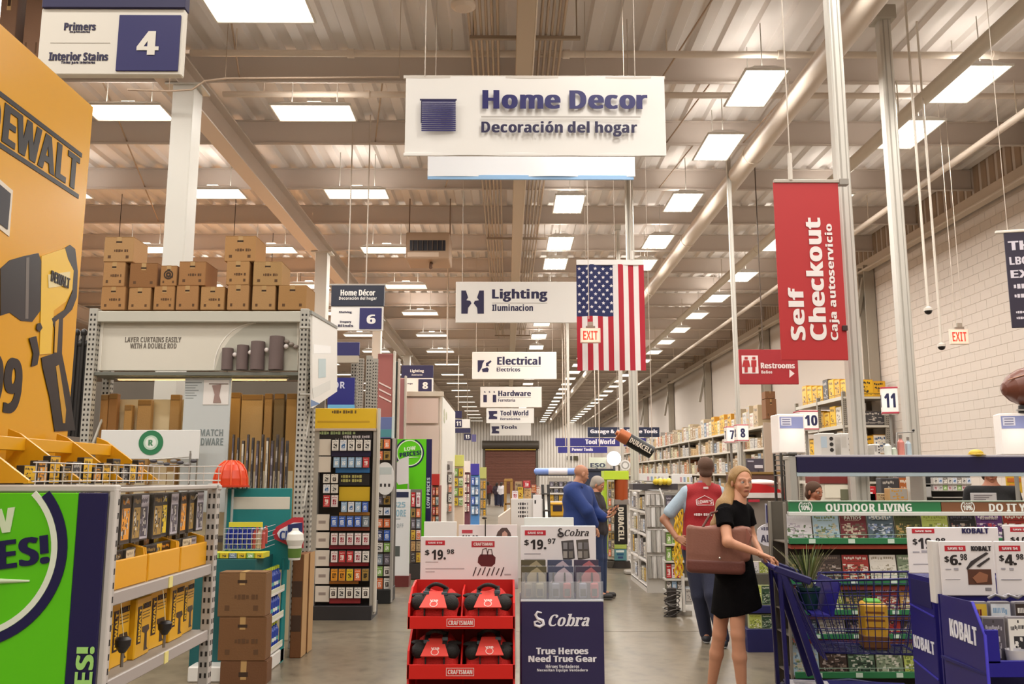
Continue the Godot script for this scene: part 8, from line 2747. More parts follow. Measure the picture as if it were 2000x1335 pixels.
	# brown counter board behind the woman
	o = pthing("brown_counter", "brown-topped counter before the long wall rack, behind the blonde woman", "counter", 1440, 920, 1526, 935, 13.2)
	o.position.y = 0
	prect(o, "top", 1440, 921, 1526, 926, 13.2, 0.7, mat("8a6a34", 0.5))
	prect(o, "front", 1442, 926, 1524, 1146, 13.22, 0.6, mat("6a4a40", 0.55))
	o = pthing("purple_board", "dark purple-grey printed board standing on the brown counter", "board", 1452, 896, 1492, 920, 13.4)
	o.position.y = P(1470, 921, 13.2).y
	prect(o, "board", 1458, 895, 1492, 921, 13.4, 0.03, mat("4a4452", 0.5))
	prect(o, "print", 1474, 908, 1490, 914, 13.39, 0.01, mat("d0ccd4", 0.5))
	prect(o, "print", 1460, 899, 1472, 902, 13.39, 0.01, mat("a9a4b4", 0.5))
	for k in 2:
		prect(o, "foot", 1462 + 20 * k, 918, 1466 + 20 * k, 921, 13.36, 0.12, mat("3a3638", 0.5))


func tool_displays() -> void:
	var blue = mat("1c1668", 0.4)
	var blu2 = mat("1b148a", 0.4)
	var kb = mat("221d52", 0.4)
	# the further display
	var d = 5.0
	var o = thing("blade_display", "further blue cardboard display with a white price card at 19, right foreground", "display stand", P(1860, 1335, d) * V(1, 0, 1))
	var fx: float = P(1825, 1200, d).x
	var ft: float = P(1825, 1128, d).y
	var lf = Basis(Vector3.UP, -PI / 2)
	wpart(o, "body", M.new().box(V(fx + 0.27, ft / 2, -d - 0.15), V(0.54, ft, 0.3), 0.004), blue)
	wpart(o, "upper_recess", M.new().box(V(fx - 0.001, ft - 0.1, -d - 0.14), V(0.004, 0.14, 0.24)), mat("150f50", 0.5))
	for k in 2:
		wpart(o, "fold_edge", M.new().bar(V(fx - 0.003, [ft - 0.18, 0.55][k], -d - 0.29), V(fx - 0.003, [ft - 0.21, 0.5][k], -d), 0.006, 0.008), mat("3a34a8", 0.4))
	txt(o, "KOBALT", whole(o).affine_inverse() * V(fx - 0.002, P(1803, 1258, d + 0.15).y, -d - 0.15), 0.25, 0.07, mat("e2e2ec", 0.4), lf, "lettering", 1.0)
	var c = thing("price_card", "large white price card at 19 with a red tag, behind the nearer blade card", "price card", P(1862, 1118, d), 0.0, "price cards at the blue displays")
	price_card(c, 1774, 1029, 1953, 1119, d - 0.004, "SAVE $20", "KOBALT", kb, "19.", "98", [[1781, 1032, 1825, 1041], [1783, 1051, 1791, 1064], [1794, 1050, 1826, 1071], [1828, 1050, 1846, 1062], [1879, 1031, 1930, 1041]])
	for q in [[1783, 1076, 1796, 1079], [1800, 1074, 1820, 1079], [1784, 1100, 1822, 1102]]:
		prect(c, "text_line", q[0], q[1], q[2], q[3], d - 0.006, 0.002, mat("a8a4ac", 0.5))
	c = thing("price_card", "white price card cut by the right edge of the photo, behind the 4.98 card", "price card", P(2010, 1118, d), 0.0, "price cards at the blue displays")
	price_card(c, 1962, 1024, 2120, 1119, d - 0.03, "SAVE $5", "", null, "1.98", "", [[1973, 1029, 2010, 1038], [1974, 1048, 1982, 1058], [1985, 1048, 2010, 1064]])
	prect(c, "slit", 1958, 1032, 1961, 1058, d - 0.034, 0.004, mat("3a3840", 0.5))
	o = thing("blade_display", "blue cardboard display at the right edge, under the cut-off price card", "display stand", P(2030, 1335, d) * V(1, 0, 1))
	prect(o, "body", 1985, 1119, 2120, 1480, d, 0.2, blue)
	# the nearer display, its side turned to the aisle
	d = 4.1
	var x0: float = P(1838, 1200, 4.6).x
	var z0 = -4.6
	var x1: float = P(1924, 1240, 4.15).x
	var z1 = -4.15
	o = thing("blade_display", "nearest blue cardboard display of blade packs with white side lettering, right foreground", "display stand", V(x0 + 0.3, 0, -4.4))
	var dirx = V(x1 - x0, 0, z1 - z0)
	var len = dirx.length()
	dirx = dirx / len
	var nrm = V(-dirx.z, 0, dirx.x)
	if nrm.z < 0.0:
		nrm = -nrm
	var sb = Basis(dirx, Vector3.UP, dirx.cross(Vector3.UP))
	var ya: float = P(1838, 1160, 4.6).y
	var yb: float = P(1908, 1174, 4.2).y
	var yc: float = P(1926, 1240, 4.15).y
	wpart(o, "side_panel", M.new().prism(PackedVector2Array([V2(0, 0), V2(0, ya), V2(len * 0.78, (ya + yb) / 2), V2(len, yc), V2(len, 0)]), -0.008, 0.0, Transform3D(sb, V(x0, 0, z0))), blue, "blue lettered side")
	wpart(o, "side_edge", M.new().tube([V(x0, ya, z0) + dirx * len * 0.78 + V(0, (yb - ya) / 2, 0), V(x1, yc, z1), V(x1, 0.1, z1)], 0.008, 6), mat("4038c0", 0.4))
	txt(o, "KOBALT", whole(o).affine_inverse() * (V(x0, P(1885, 1232, 4.38).y, z0) + dirx * len * 0.52 + sb.z * 0.002), len * 0.62, 0.085, mat("e6e6ee", 0.4), sb, "lettering", 1.0)
	wpart(o, "crease", M.new().box(Vector3.ZERO, V(len * 0.8, 0.006, 0.004), 0.0, sb * Basis(V(0, 0, 1), -0.18)), mat("3a34a8", 0.4)).position += V(x0, 0.52, z0) + dirx * len * 0.5 + sb.z * 0.002
	var xe: float = x1 + 0.62
	for q in [[1289, 1322], [1400, 1440]]:
		var a = P(1960, q[0], 4.15)
		var b = P(1960, q[1], 4.15)
		wpart(o, "front_lip", M.new().box(V((x1 + xe) / 2, (a.y + b.y) / 2, z1), V(xe - x1, a.y - b.y, 0.012), 0.003), blu2)
		wpart(o, "tray", M.new().box(V((x1 + xe) / 2, b.y + 0.006, z1 - 0.22), V(xe - x1, 0.012, 0.44)), mat("17135e", 0.5))
	wpart(o, "corner_strip", M.new().box(V(x1 + 0.03, P(1960, 1262, 4.15).y, z1), V(0.06, 0.15, 0.012), 0.003), blu2)
	wpart(o, "back_wall", M.new().box(V((x0 + xe) / 2, ya / 2, z0 - 0.02), V(xe - x0, ya, 0.014)), blue)
	prect(o, "white_backing", 1824, 1056, 1838, 1178, 4.62, 0.06, mat("dbd6d2", 0.45))
	for k in 2:
		c = thing("price_card", ["price card at 6.98 with a red tag and a knife picture", "price card at 4.98 with a red tag, right of the 6.98 card"][k], "price card", P([1890, 1995][k], 1160, 4.6), 0.0, "price cards at the blue displays")
		if k == 0:
			price_card(c, 1838, 1056, 1943, 1163, 4.6, "SAVE $2", "KOBALT", mat("26222a", 0.4), "6.", "98", [[1845, 1065, 1886, 1076], [1845, 1085, 1853, 1098], [1856, 1083, 1876, 1103], [1876, 1081, 1888, 1093], [1897, 1066, 1935, 1075]])
			flat(c, "knife_picture", [[1896, 1096], [1926, 1078], [1931, 1080], [1908, 1096], [1890, 1112], [1888, 1109]], 4.595, mat("3a3436", 0.5))
			flat(c, "knife_picture", [[1908, 1104], [1932, 1088], [1934, 1091], [1918, 1103], [1914, 1107]], 4.595, mat("3a3436", 0.5))
			prect(c, "hand_picture", 1891, 1111, 1937, 1141, 4.597, 0.003, mat("5a3526", 0.5))
			flat(c, "hand_print", [[1900, 1128], [1914, 1116], [1930, 1122], [1928, 1136], [1908, 1138]], 4.594, mat("9a6448", 0.6))
			prect(c, "mark", 1925, 1147, 1937, 1153, 4.597, 0.003, mat("8a868a", 0.5))
			for q in [[1847, 1110, 1858, 1112], [1864, 1108, 1872, 1113], [1847, 1130, 1876, 1131]]:
				prect(c, "text_line", q[0], q[1], q[2], q[3], 4.597, 0.002, mat("a8a4ac", 0.5))
		else:
			price_card(c, 1946, 1056, 2060, 1163, 4.6, "SAVE $4", "", null, "4.", "98", [[1951, 1065, 1993, 1076], [1952, 1083, 1960, 1096], [1963, 1082, 1984, 1103], [1985, 1081, 1998, 1092]])
			for q in [[1956, 1108, 1964, 1112], [1972, 1108, 1980, 1113], [1956, 1130, 1996, 1132]]:
				prect(c, "text_line", q[0], q[1], q[2], q[3], 4.597, 0.002, mat("a8a4ac", 0.5))
	var yt: float = P(1960, 1322, 4.15).y + 0.013
	for j in 2:
		for i in 5:
			pack("blade_pack", "%s blade pack in the nearest blue display, %s from the left, %s row" % [["grey", "white", "yellow-green", "brown", "silver"][(i + j) % 5], nth(i), ["front", "back"][j]], "blade pack", "blade packs in the blue display", V(x1 + 0.09 + 0.115 * i, yt, z1 - 0.1 - 0.14 * j), V(0.1, 0.24 + 0.05 * j, 0.03), [[31, 16, 49, 56, 61], [47, 58, 59, 48, 51]][j][i], mat("8a868c", 0.4), Basis(Vector3.UP, 0.12 * (i % 3 - 1)))
	for i in 3:
		single("clear_cup", "clear plastic cup among the blade packs, %s from the left" % nth(i), "cup", M.new().lathe([V2(0, 0), V2(0.035, 0), V2(0.045, 0.1), V2(0.043, 0.1), V2(0.034, 0.005), V2(0, 0.005)], 14), mat("d0cdd2", 0.2), V(x1 + 0.16 + 0.16 * i, yt, z1 - 0.045), "clear cups in the blue display")
	for i in 2:
		single("cable_tangle", "loose silver blade clip lying on the packs at the right edge, %s" % ["left", "right"][i], "clip", M.new().tube([V(-0.05, 0, 0), V(-0.02, 0.02, 0.01), V(0.02, 0.005, 0.02), V(0.05, 0.015, 0.0)], 0.008, 6), mat("8f8c92", 0.3, 0.5), P(1950 + 25 * i, 1168, 4.35), "silver clips on the blue display")


func cart() -> void:
	var blue = mat("1c1850", 0.35)
	var wire_m = mat("23215c", 0.3, 0.2)
	var h = P(1500, 1100, 6.35)
	var o = thing("shopping_cart", "dark blue wire shopping cart held by the blonde woman", "cart", V(h.x + 0.6, 0, -6.1))
	var L = func(u: float, y: float, s: float) -> Vector3:  # u along the cart from its handle, s across it
		var e = V(h.x, 0, -6.2)
		var f = V(0.985, 0, 0.17)
		var g = V(0.17, 0, -0.985)
		return e + f * u + g * s + V(0, y, 0)
	wpart(o, "handle", M.new().tube([L.call(-0.02, 1.0, 0.26), L.call(-0.05, 1.01, 0.2), L.call(-0.05, 1.01, -0.2), L.call(-0.02, 1.0, -0.26)], 0.018, 10), mat("2a2560", 0.35))
	for s in [-0.25, 0.25]:
		wpart(o, "handle_arm", M.new().bar(L.call(-0.03, 1.0, s), L.call(0.2, 0.92, s), 0.035, 0.05, 0.008), blue)
		wpart(o, "frame_leg", M.new().bar(L.call(0.0, 0.98, s), L.call(0.02, 0.14, s * 1.05), 0.028, 0.028, 0.006), blue)
		wpart(o, "frame_leg", M.new().bar(L.call(0.02, 0.97, s), L.call(0.24, 0.22, s), 0.03, 0.045, 0.006), blue)
		wpart(o, "frame_rail", M.new().tube([L.call(0.02, 0.15, s * 1.05), L.call(0.5, 0.2, s), L.call(0.92, 0.17, s * 0.8)], 0.014, 8), blue)
		for u in [0.05, 0.88]:
			wpart(o, "wheel", M.new().tube([L.call(u, 0.062, s * 0.95 - 0.015), L.call(u, 0.062, s * 0.95 + 0.015)], 0.06, 14), mat("262428", 0.5))
			wpart(o, "wheel_fork", M.new().bar(L.call(u, 0.06, s * 0.95 + 0.022), L.call(u, 0.17, s * 0.95 + 0.022), 0.02, 0.01), mat("8a8894", 0.3, 0.5))
	# the rear gate, a solid flap that leans in under the handle
	var gate = M.new()
	gate.bar(L.call(0.06, 0.94, 0.0), L.call(0.28, 0.42, 0.0), 0.44, 0.012)
	wpart(o, "rear_gate", gate, mat("1d1852", 0.4))
	for s in [-0.16, -0.06, 0.06, 0.16]:
		wpart(o, "gate_bar", M.new().bar(L.call(0.05, 0.95, s), L.call(0.275, 0.42, s), 0.012, 0.02), mat("332d86", 0.35))
	# the wire basket
	var w = M.new()
	for k in 7:
		var t = k / 6.0
		var y = lerpf(0.46, 0.92, t)
		var e0 = lerpf(0.26, 0.1, t)
		var e1 = lerpf(0.86, 0.98, t)
		var s = lerpf(0.19, 0.25, t)
		var r = 0.008 if k in [0, 6] else 0.0035
		w.tube([L.call(e0, y, s), L.call(e1, y + 0.03 * t, s * 0.85), L.call(e1, y + 0.03 * t, -s * 0.85), L.call(e0, y, -s), L.call(e0, y, s)], r, 5)
	for k in 17:
		var t = k / 16.0
		for s in [-1.0, 1.0]:
			w.tube([L.call(lerpf(0.26, 0.86, t), 0.46, s * lerpf(0.19, 0.16, t)), L.call(lerpf(0.1, 0.98, t), 0.92 + 0.03 * t, s * lerpf(0.25, 0.21, t))], 0.0032, 5)
	for k in 9:
		var s = lerpf(-1.0, 1.0, k / 8.0)
		w.tube([L.call(0.26, 0.46, s * 0.19), L.call(0.86, 0.46, s * 0.16), L.call(0.98, 0.95, s * 0.21)], 0.0032, 5)
	for k in 8:
		var u = lerpf(0.3, 0.85, k / 7.0)
		w.tube([L.call(u, 0.46, -0.17), L.call(u, 0.46, 0.17)], 0.0032, 5)
	wpart(o, "wire_basket", w, wire_m)
	wpart(o, "front_bumper", M.new().tube([L.call(0.99, 0.95, 0.22), L.call(1.0, 0.95, -0.22)], 0.016, 8), blue)
	# child seat in the basket
	wpart(o, "seat_flap", M.new().bar(L.call(0.3, 0.7, 0.0), L.call(0.36, 0.92, 0.0), 0.4, 0.012), mat("2a2480", 0.4))
	wpart(o, "seat_board", M.new().bar(L.call(0.2, 0.7, 0.0), L.call(0.32, 0.69, 0.0), 0.38, 0.014), mat("2a2480", 0.4))
	wpart(o, "bottom_tray", M.new().box(L.call(0.45, 0.2, 0.0), V(0.8, 0.012, 0.4), 0.0, Basis(Vector3.UP, -0.17)), mat("28256a", 0.4))
	# what lies in it
	var pot = thing("potted_grass", "potted plant with long grassy leaves riding in the seat of the cart", "plant", L.call(0.22, 0.711, 0.02))
	part(pot, "pot", M.new().lathe([V2(0, 0), V2(0.055, 0), V2(0.075, 0.12), V2(0.082, 0.125), V2(0.082, 0.145), V2(0.07, 0.145), V2(0.066, 0.13), V2(0, 0.13)], 18), mat("173632", 0.4))
	for k in 46:
		var a = rng.randf_range(0, TAU)
		var lean = rng.randf_range(0.1, 0.75)
		var l = rng.randf_range(0.22, 0.36)
		var pts = []
		var wd = []
		for i in 6:
			var t = i / 5.0
			var out = 0.02 + lean * l * t * (0.6 + 0.5 * t)
			pts.append(V(cos(a) * out, 0.13 + l * t * (1.0 - 0.28 * lean * t), sin(a) * out))
			wd.append(lerpf(0.008, 0.0015, t))
		var lf = M.new()
		var side = V(-sin(a), 0, cos(a))
		for i in 5:
			for q in [1.0, -1.0]:
				var up = V(0, 0.002 * q, 0)
				if q > 0:
					lf.quad(pts[i] - side * wd[i] + up, pts[i + 1] - side * wd[i + 1] + up, pts[i + 1] + side * wd[i + 1] + up, pts[i] + side * wd[i] + up)
				else:
					lf.quad(pts[i] + side * wd[i] + up, pts[i + 1] + side * wd[i + 1] + up, pts[i + 1] - side * wd[i + 1] + up, pts[i] - side * wd[i] + up)
		part(pot, "leaf", lf, mat(["5d6b34", "8d8f5c", "b3ab86", "46582a", "77804a"][k % 5], 0.6))
	var sx = thing("soil_bag", "yellow and brown boxed pack with a green top in the front of the cart", "pack", L.call(0.63, 0.466, 0.0), -0.2)
	part(sx, "pack", M.new().box(V(0, 0.15, 0), V(0.17, 0.3, 0.15), 0.02), mat("c9982a", 0.5))
	part(sx, "brown_foot", M.new().box(V(0, 0.05, 0.0), V(0.174, 0.09, 0.154), 0.01), mat("6a4420", 0.5))
	part(sx, "green_top", M.new().box(V(0, 0.305, 0), V(0.1, 0.03, 0.1), 0.01), mat("5aa83a", 0.5))
	for i in 3:
		part(sx, "printed_line", M.new().box(V(0, 0.14 + 0.05 * i, 0.0755), V(0.12, 0.014, 0.001)), mat("7a4a1c", 0.5))
	var fl = thing("paper_sheet", "white printed sheet lying on the lower tray of the cart", "sheet", L.call(0.2, 0.207, 0.0), -0.2)
	part(fl, "sheet", M.new().box(V(0, 0.003, 0), V(0.26, 0.004, 0.3)), mat("d6d2d6", 0.6))
	for i in 6:
		part(fl, "printed_line", M.new().box(V(0, 0.0055, -0.11 + 0.04 * i), V(0.2, 0.0008, 0.014)), mat("6a6670", 0.6))


# ---------------------------------------------------------------- people
func facing(yaw: float, nod := 0.0, roll := 0.0) -> Basis:  # 0 looks at the camera, positive turns to the right of the picture
	return Basis(Vector3.UP, yaw) * Basis(Vector3.RIGHT, nod) * Basis(V(0, 0, 1), roll)


func skin_mat() -> StandardMaterial3D:
	var m = mat("ffffff", 0.5, 0.0, "tint")
	return m


func garment(o: Node3D, called: String, fl: Field, m: Material, label := "") -> MeshInstance3D:
	var q = M.new()
	fl.mesh(q)
	return wpart(o, called, q, m, label)


func box_of(J: Dictionary, pad: float, cell: float) -> Field:
	var lo = Vector3.ONE * 1e6
	var hi = Vector3.ONE * -1e6
	for q in J.values():
		if q is Vector3:
			lo = lo.min(q)
			hi = hi.max(q)
	return Field.new(lo - Vector3.ONE * pad, hi + Vector3.ONE * pad, cell)


func top_of(J: Dictionary, r: float, grow: float, sleeve: float, cell: float) -> Field:  # a shirt, sleeves to a fraction of the arm (1 = elbow, 2 = wrist)
	var fl = box_of(J, 0.2, cell)
	trunk(fl, J, r, grow)
	for s in ["l", "r"]:
		var a: Vector3 = J["s" + s]
		var e: Vector3 = J["e" + s]
		var w: Vector3 = J["w" + s]
		if sleeve <= 0.0:
			continue
		if sleeve <= 1.0:
			fl.limb(a, a.lerp(e, sleeve), 0.05 * r + grow, 0.048 * r + grow * 1.6, 0.03, false)
			continue
		fl.limb(a, e, 0.052 * r + grow, 0.044 * r + grow, 0.03)
		fl.limb(e, e.lerp(w, sleeve - 1.0), 0.043 * r + grow, 0.032 * r + grow, 0.02)
	fl.clip(J.neck + V(0, 0.015, 0), Vector3.UP)
	return fl


func trousers_of(J: Dictionary, r: float, grow: float, cell: float) -> Field:
	var fl = box_of(J, 0.2, cell)
	var side: Vector3 = (J.sr - J.sl).normalized() * 0.065 * r
	for q in [-1.0, 1.0]:
		fl.limb(J.pelvis.lerp(J.chest, 0.3) + side * q * 0.85, J.pelvis + side * q, 0.1 * r + grow, 0.114 * r + grow, 0.05)
	for s in ["l", "r"]:
		fl.limb(J["h" + s], J["k" + s], 0.09 * r + grow, 0.066 * r + grow, 0.03)
		fl.limb(J["k" + s], J["a" + s], 0.066 * r + grow, 0.05 * r + grow, 0.02)
	fl.clip(J.pelvis.lerp(J.chest, 0.32), Vector3.UP)
	return fl


func shoes(o: Node3D, J: Dictionary, m: Material, sole: Material) -> void:
	for s in ["l", "r"]:
		var a: Vector3 = J["a" + s]
		var t: Vector3 = J["t" + s]
		var heel = a + (a - t) * 0.3
		heel.y = 0.045
		var lo = a.min(t).min(heel) - Vector3.ONE * 0.09
		var fl = Field.new(V(lo.x, -0.02, lo.z), a.max(t).max(heel) + Vector3.ONE * 0.09, 0.008)
		fl.limb(heel, V(t.x, 0.04, t.z), 0.04, 0.038, 0.02).limb(a, V(a.x, 0.05, a.z), 0.048, 0.045, 0.02)
		fl.clip(V(0, 0.018, 0), Vector3.DOWN)
		garment(o, "shoe", fl, m)
		var f2 = Field.new(V(lo.x, -0.03, lo.z), a.max(t).max(heel) + Vector3.ONE * 0.09, 0.008)
		f2.limb(heel, V(t.x, 0.04, t.z), 0.044, 0.042, 0.02)
		f2.clip(V(0, 0.024, 0), Vector3.UP).clip(V(0, 0.0, 0), Vector3.DOWN)
		garment(o, "sole", f2, sole)


func surface_point(fl: Field, p: Vector3, dir: Vector3) -> Vector3:  # walks out of the body along dir
	var t = 0.0
	while t < 0.4 and fl.at(p + dir * t) < 0.0:
		t += 0.004
	return p + dir * t


func people() -> void:
	woman()
	worker()
	man_in_blue()
	phone_person()
	counter_people()
	far_people()


func woman() -> void:
	var o = thing("person", "blonde woman in a short black dress with a brown shoulder bag, pushing a cart", "person", V(P(1430, 1200, 6.42).x, 0, -6.42))
	var skin = Color("c98f70")
	var J = {"pelvis": P(1430, 1108, 6.42), "chest": P(1429, 1026, 6.42), "neck": P(1440, 977, 6.42), "head": P(1448, 948, 6.42), "sr": P(1413, 1000, 6.27), "sl": P(1456, 998, 6.55), "er": P(1421, 1058, 6.12), "wr": P(1480, 1079, 6.1), "el": P(1468, 1050, 6.58), "wl": P(1487, 1084, 6.36), "hr": P(1438, 1122, 6.35), "hl": P(1418, 1122, 6.49), "kr": P(1441, 1238, 6.31), "kl": P(1405, 1238, 6.5)}
	J.ar = V(P(1451, 1340, 6.33).x, 0.085, -6.35)
	J.al = V(P(1391, 1340, 6.56).x, 0.085, -6.6)
	J.tr = V(J.ar.x + 0.13, 0.03, -6.27)
	J.tl = V(J.al.x + 0.12, 0.03, -6.55)
	var m = M.new()
	var k = 0.95
	add_body(m, J, 0.86, skin, 0.011)
	var hc = P(1448, 940, 6.42)
	var hb = facing(0.24, 0.05)
	add_head(m, hc, hb, 0.93, skin, 0.0036, Color("a8574c"), Color("6f5238"), Color("5a6a70"))
	var hd: Vector3 = (J.wr - J.er).normalized()
	var g = V(0.17, 0, -0.985)
	add_hand(m, J.wr, (hd + V(0.3, -0.1, 0)).normalized(), V(-0.25, -0.95, 0.1).normalized(), V(0, 0.1, -1), 0.75, skin, 0.92)
	add_hand(m, J.wl, V(0.95, -0.25, 0.1).normalized(), V(-0.25, -0.95, 0).normalized(), V(0, 0.1, 1), 0.75, skin, 0.92)
	wpart(o, "body", m, skin_mat())
	# dress
	var black = mat("0b090b", 0.85, 0.0, "matt")
	var fl = box_of(J, 0.22, 0.011)
	trunk(fl, J, 0.86, 0.014)
	for s in ["l", "r"]:
		var a: Vector3 = J["s" + s]
		fl.limb(a, a.lerp(J["e" + s], 0.52), 0.056, 0.062, 0.03, true)
	var p: Vector3 = J.pelvis
	var hem = P(1440, 1204, 6.42)
	for s in [[0.05, 0.075], [-0.04, -0.075], [0.0, 0.0]]:
		fl.limb(p + V(0.02, 0.1, s[1]), hem + V(-0.005 + s[0], 0, s[1]), 0.1, 0.125, 0.05, true)
	fl.clip(hem + V(0, 0.03, 0), V(0.32, -1, 0.05).normalized())
	fl.clip(J.neck + V(0.02, -0.01, 0.03), V(0.45, 0.8, 0.2).normalized())
	fl.clip(J.neck + V(0, 0.005, 0), Vector3.UP)
	garment(o, "dress", fl, black, "short black dress")
	# hair: drawn back from the face and falling behind the shoulder
	var hf = Field.new(hc - V(0.32, 0.4, 0.25), hc + V(0.2, 0.17, 0.25), 0.006)
	var at = func(x: float, y: float, z: float) -> Vector3: return hc + hb * (V(x, y, z) * 0.93)
	hf.egg(at.call(0, 0.034, -0.018), V(0.079, 0.085, 0.093), hb, 0.02)
	hf.egg(at.call(0, -0.02, 0.085), V(0.062, 0.1, 0.07), hb, 0.012, true)
	hf.clip(at.call(0, 0.07, 0.055), hb * V(0, -0.35, 0.93))
	var back = hb * V(0, 0, -1)
	var tail = [at.call(0, 0.03, -0.085), at.call(-0.01, -0.06, -0.1), P(1412, 985, 6.33), P(1398, 1025, 6.28), P(1392, 1060, 6.27)]
	for i in 4:
		hf.limb(tail[i], tail[i + 1], [0.055, 0.05, 0.045, 0.034][i], [0.05, 0.045, 0.034, 0.014][i], 0.03)
	for s in [-1.0, 1.0]:
		hf.limb(at.call(s * 0.07, 0.03, -0.02), at.call(s * 0.06, -0.06, -0.075), 0.024, 0.03, 0.02)
	hf.limb(at.call(-0.06, -0.05, -0.08), P(1422, 985, 6.3), 0.03, 0.026, 0.03)
	var hair = mat("a37f4e", 0.5, 0.0, "hair")
	hair.heightmap_enabled = true
	hair.heightmap_texture = noise(0.05)
	hair.heightmap_scale = 0.6
	hair.uv1_triplanar = true
	hair.uv1_scale = V(14, 1.5, 14)
	garment(o, "hair", hf, hair, "long blonde hair")
	var ro = M.new()
	for i in 16:  # loose strands
		var t = i / 15.0
		var q = []
		for j in 6:
			var u = j / 5.0
			q.append(tail[mini(int(u * 4), 3)].lerp(tail[mini(int(u * 4), 3) + 1], fmod(u * 4, 1.0) if u < 1.0 else 1.0) + V(0.05 * cos(t * 9) * (1.0 - 0.6 * u), 0.0, 0.045 * sin(t * 9) * (1.0 - 0.6 * u)))
		ro.tube(q, 0.006, 5)
	wpart(o, "hair_strands", ro, mat("c9a873", 0.5))
	wpart(o, "bracelet", M.new().tube([J.wr + V(-0.004, 0.024, 0), J.wr + V(0, 0, 0.026), J.wr + V(0.004, -0.024, 0), J.wr + V(0, 0, -0.026), J.wr + V(-0.004, 0.024, 0)], 0.0035, 6), mat("a9854a", 0.3, 0.8))
	shoes(o, J, mat("3a2c26", 0.6), mat("8a7a68", 0.7))
	# her bag
	var bag = thing("shoulder_bag", "large brown leather shoulder bag hung at the blonde woman's side", "bag", P(1398, 1114, 6.23))
	var bc = P(1396, 1068, 6.235)
	var bf = Field.new(bc - V(0.34, 0.26, 0.16), bc + V(0.36, 0.26, 0.16), 0.009)
	bf.block(bc + V(0.0, -0.01, 0), V(0.2, 0.165, 0.045), 0.04, Basis(V(0, 0, 1), -0.04), 0.02)
	bf.block(bc + V(0.04, 0.04, 0.0), V(0.215, 0.12, 0.035), 0.03, Basis(V(0, 0, 1), -0.1), 0.03)
	bf.egg(bc + V(-0.08, 0.19, 0.0), V(0.12, 0.05, 0.1), Basis.IDENTITY, 0.02, true)
	bf.egg(bc + V(0.12, 0.185, 0.0), V(0.09, 0.05, 0.1), Basis.IDENTITY, 0.02, true)
	garment(bag, "leather_body", bf, mat("8a5a4a", 0.55, 0.0, "card"))
	var b2 = Field.new(bc - V(0.34, 0.26, 0.16), bc + V(0.36, 0.1, 0.16), 0.009)
	b2.block(bc + V(0.0, -0.125, 0), V(0.204, 0.055, 0.05), 0.035, Basis(V(0, 0, 1), -0.04), 0.02)
	garment(bag, "base_panel", b2, mat("6b3a30", 0.5, 0.0, "card"), "darker base")
	wpart(bag, "stud", M.new().ball(bc + V(0.02, -0.07, 0.052), V(0.009, 0.009, 0.006), 10, 6), mat("d8cfc4", 0.25, 0.8))
	var sh: Vector3 = J.sr + V(0.03, 0.075, -0.03)
	for q in [[-0.1, 0.0], [0.13, 0.02]]:
		wpart(bag, "strap", M.new().tube([bc + V(q[0], 0.12, 0.035), (bc + V(q[0] * 0.7, 0.2, 0.02)).lerp(sh, 0.3), sh + V(q[1], -0.05, 0.05), sh + V(q[1], 0.0, 0.0), sh + V(q[1], -0.06, -0.05)], 0.009, 7), mat("5f3428", 0.5))
	wpart(bag, "gusset", M.new().prism(PackedVector2Array([V2(0, -0.12), V2(0.06, 0.08), V2(0.035, 0.13), V2(-0.01, 0.1)]), -0.025, 0.025, Transform3D(Basis(Vector3.UP, -0.5), bc + V(0.2, 0.0, 0.0))), mat("8f5a4c", 0.55))


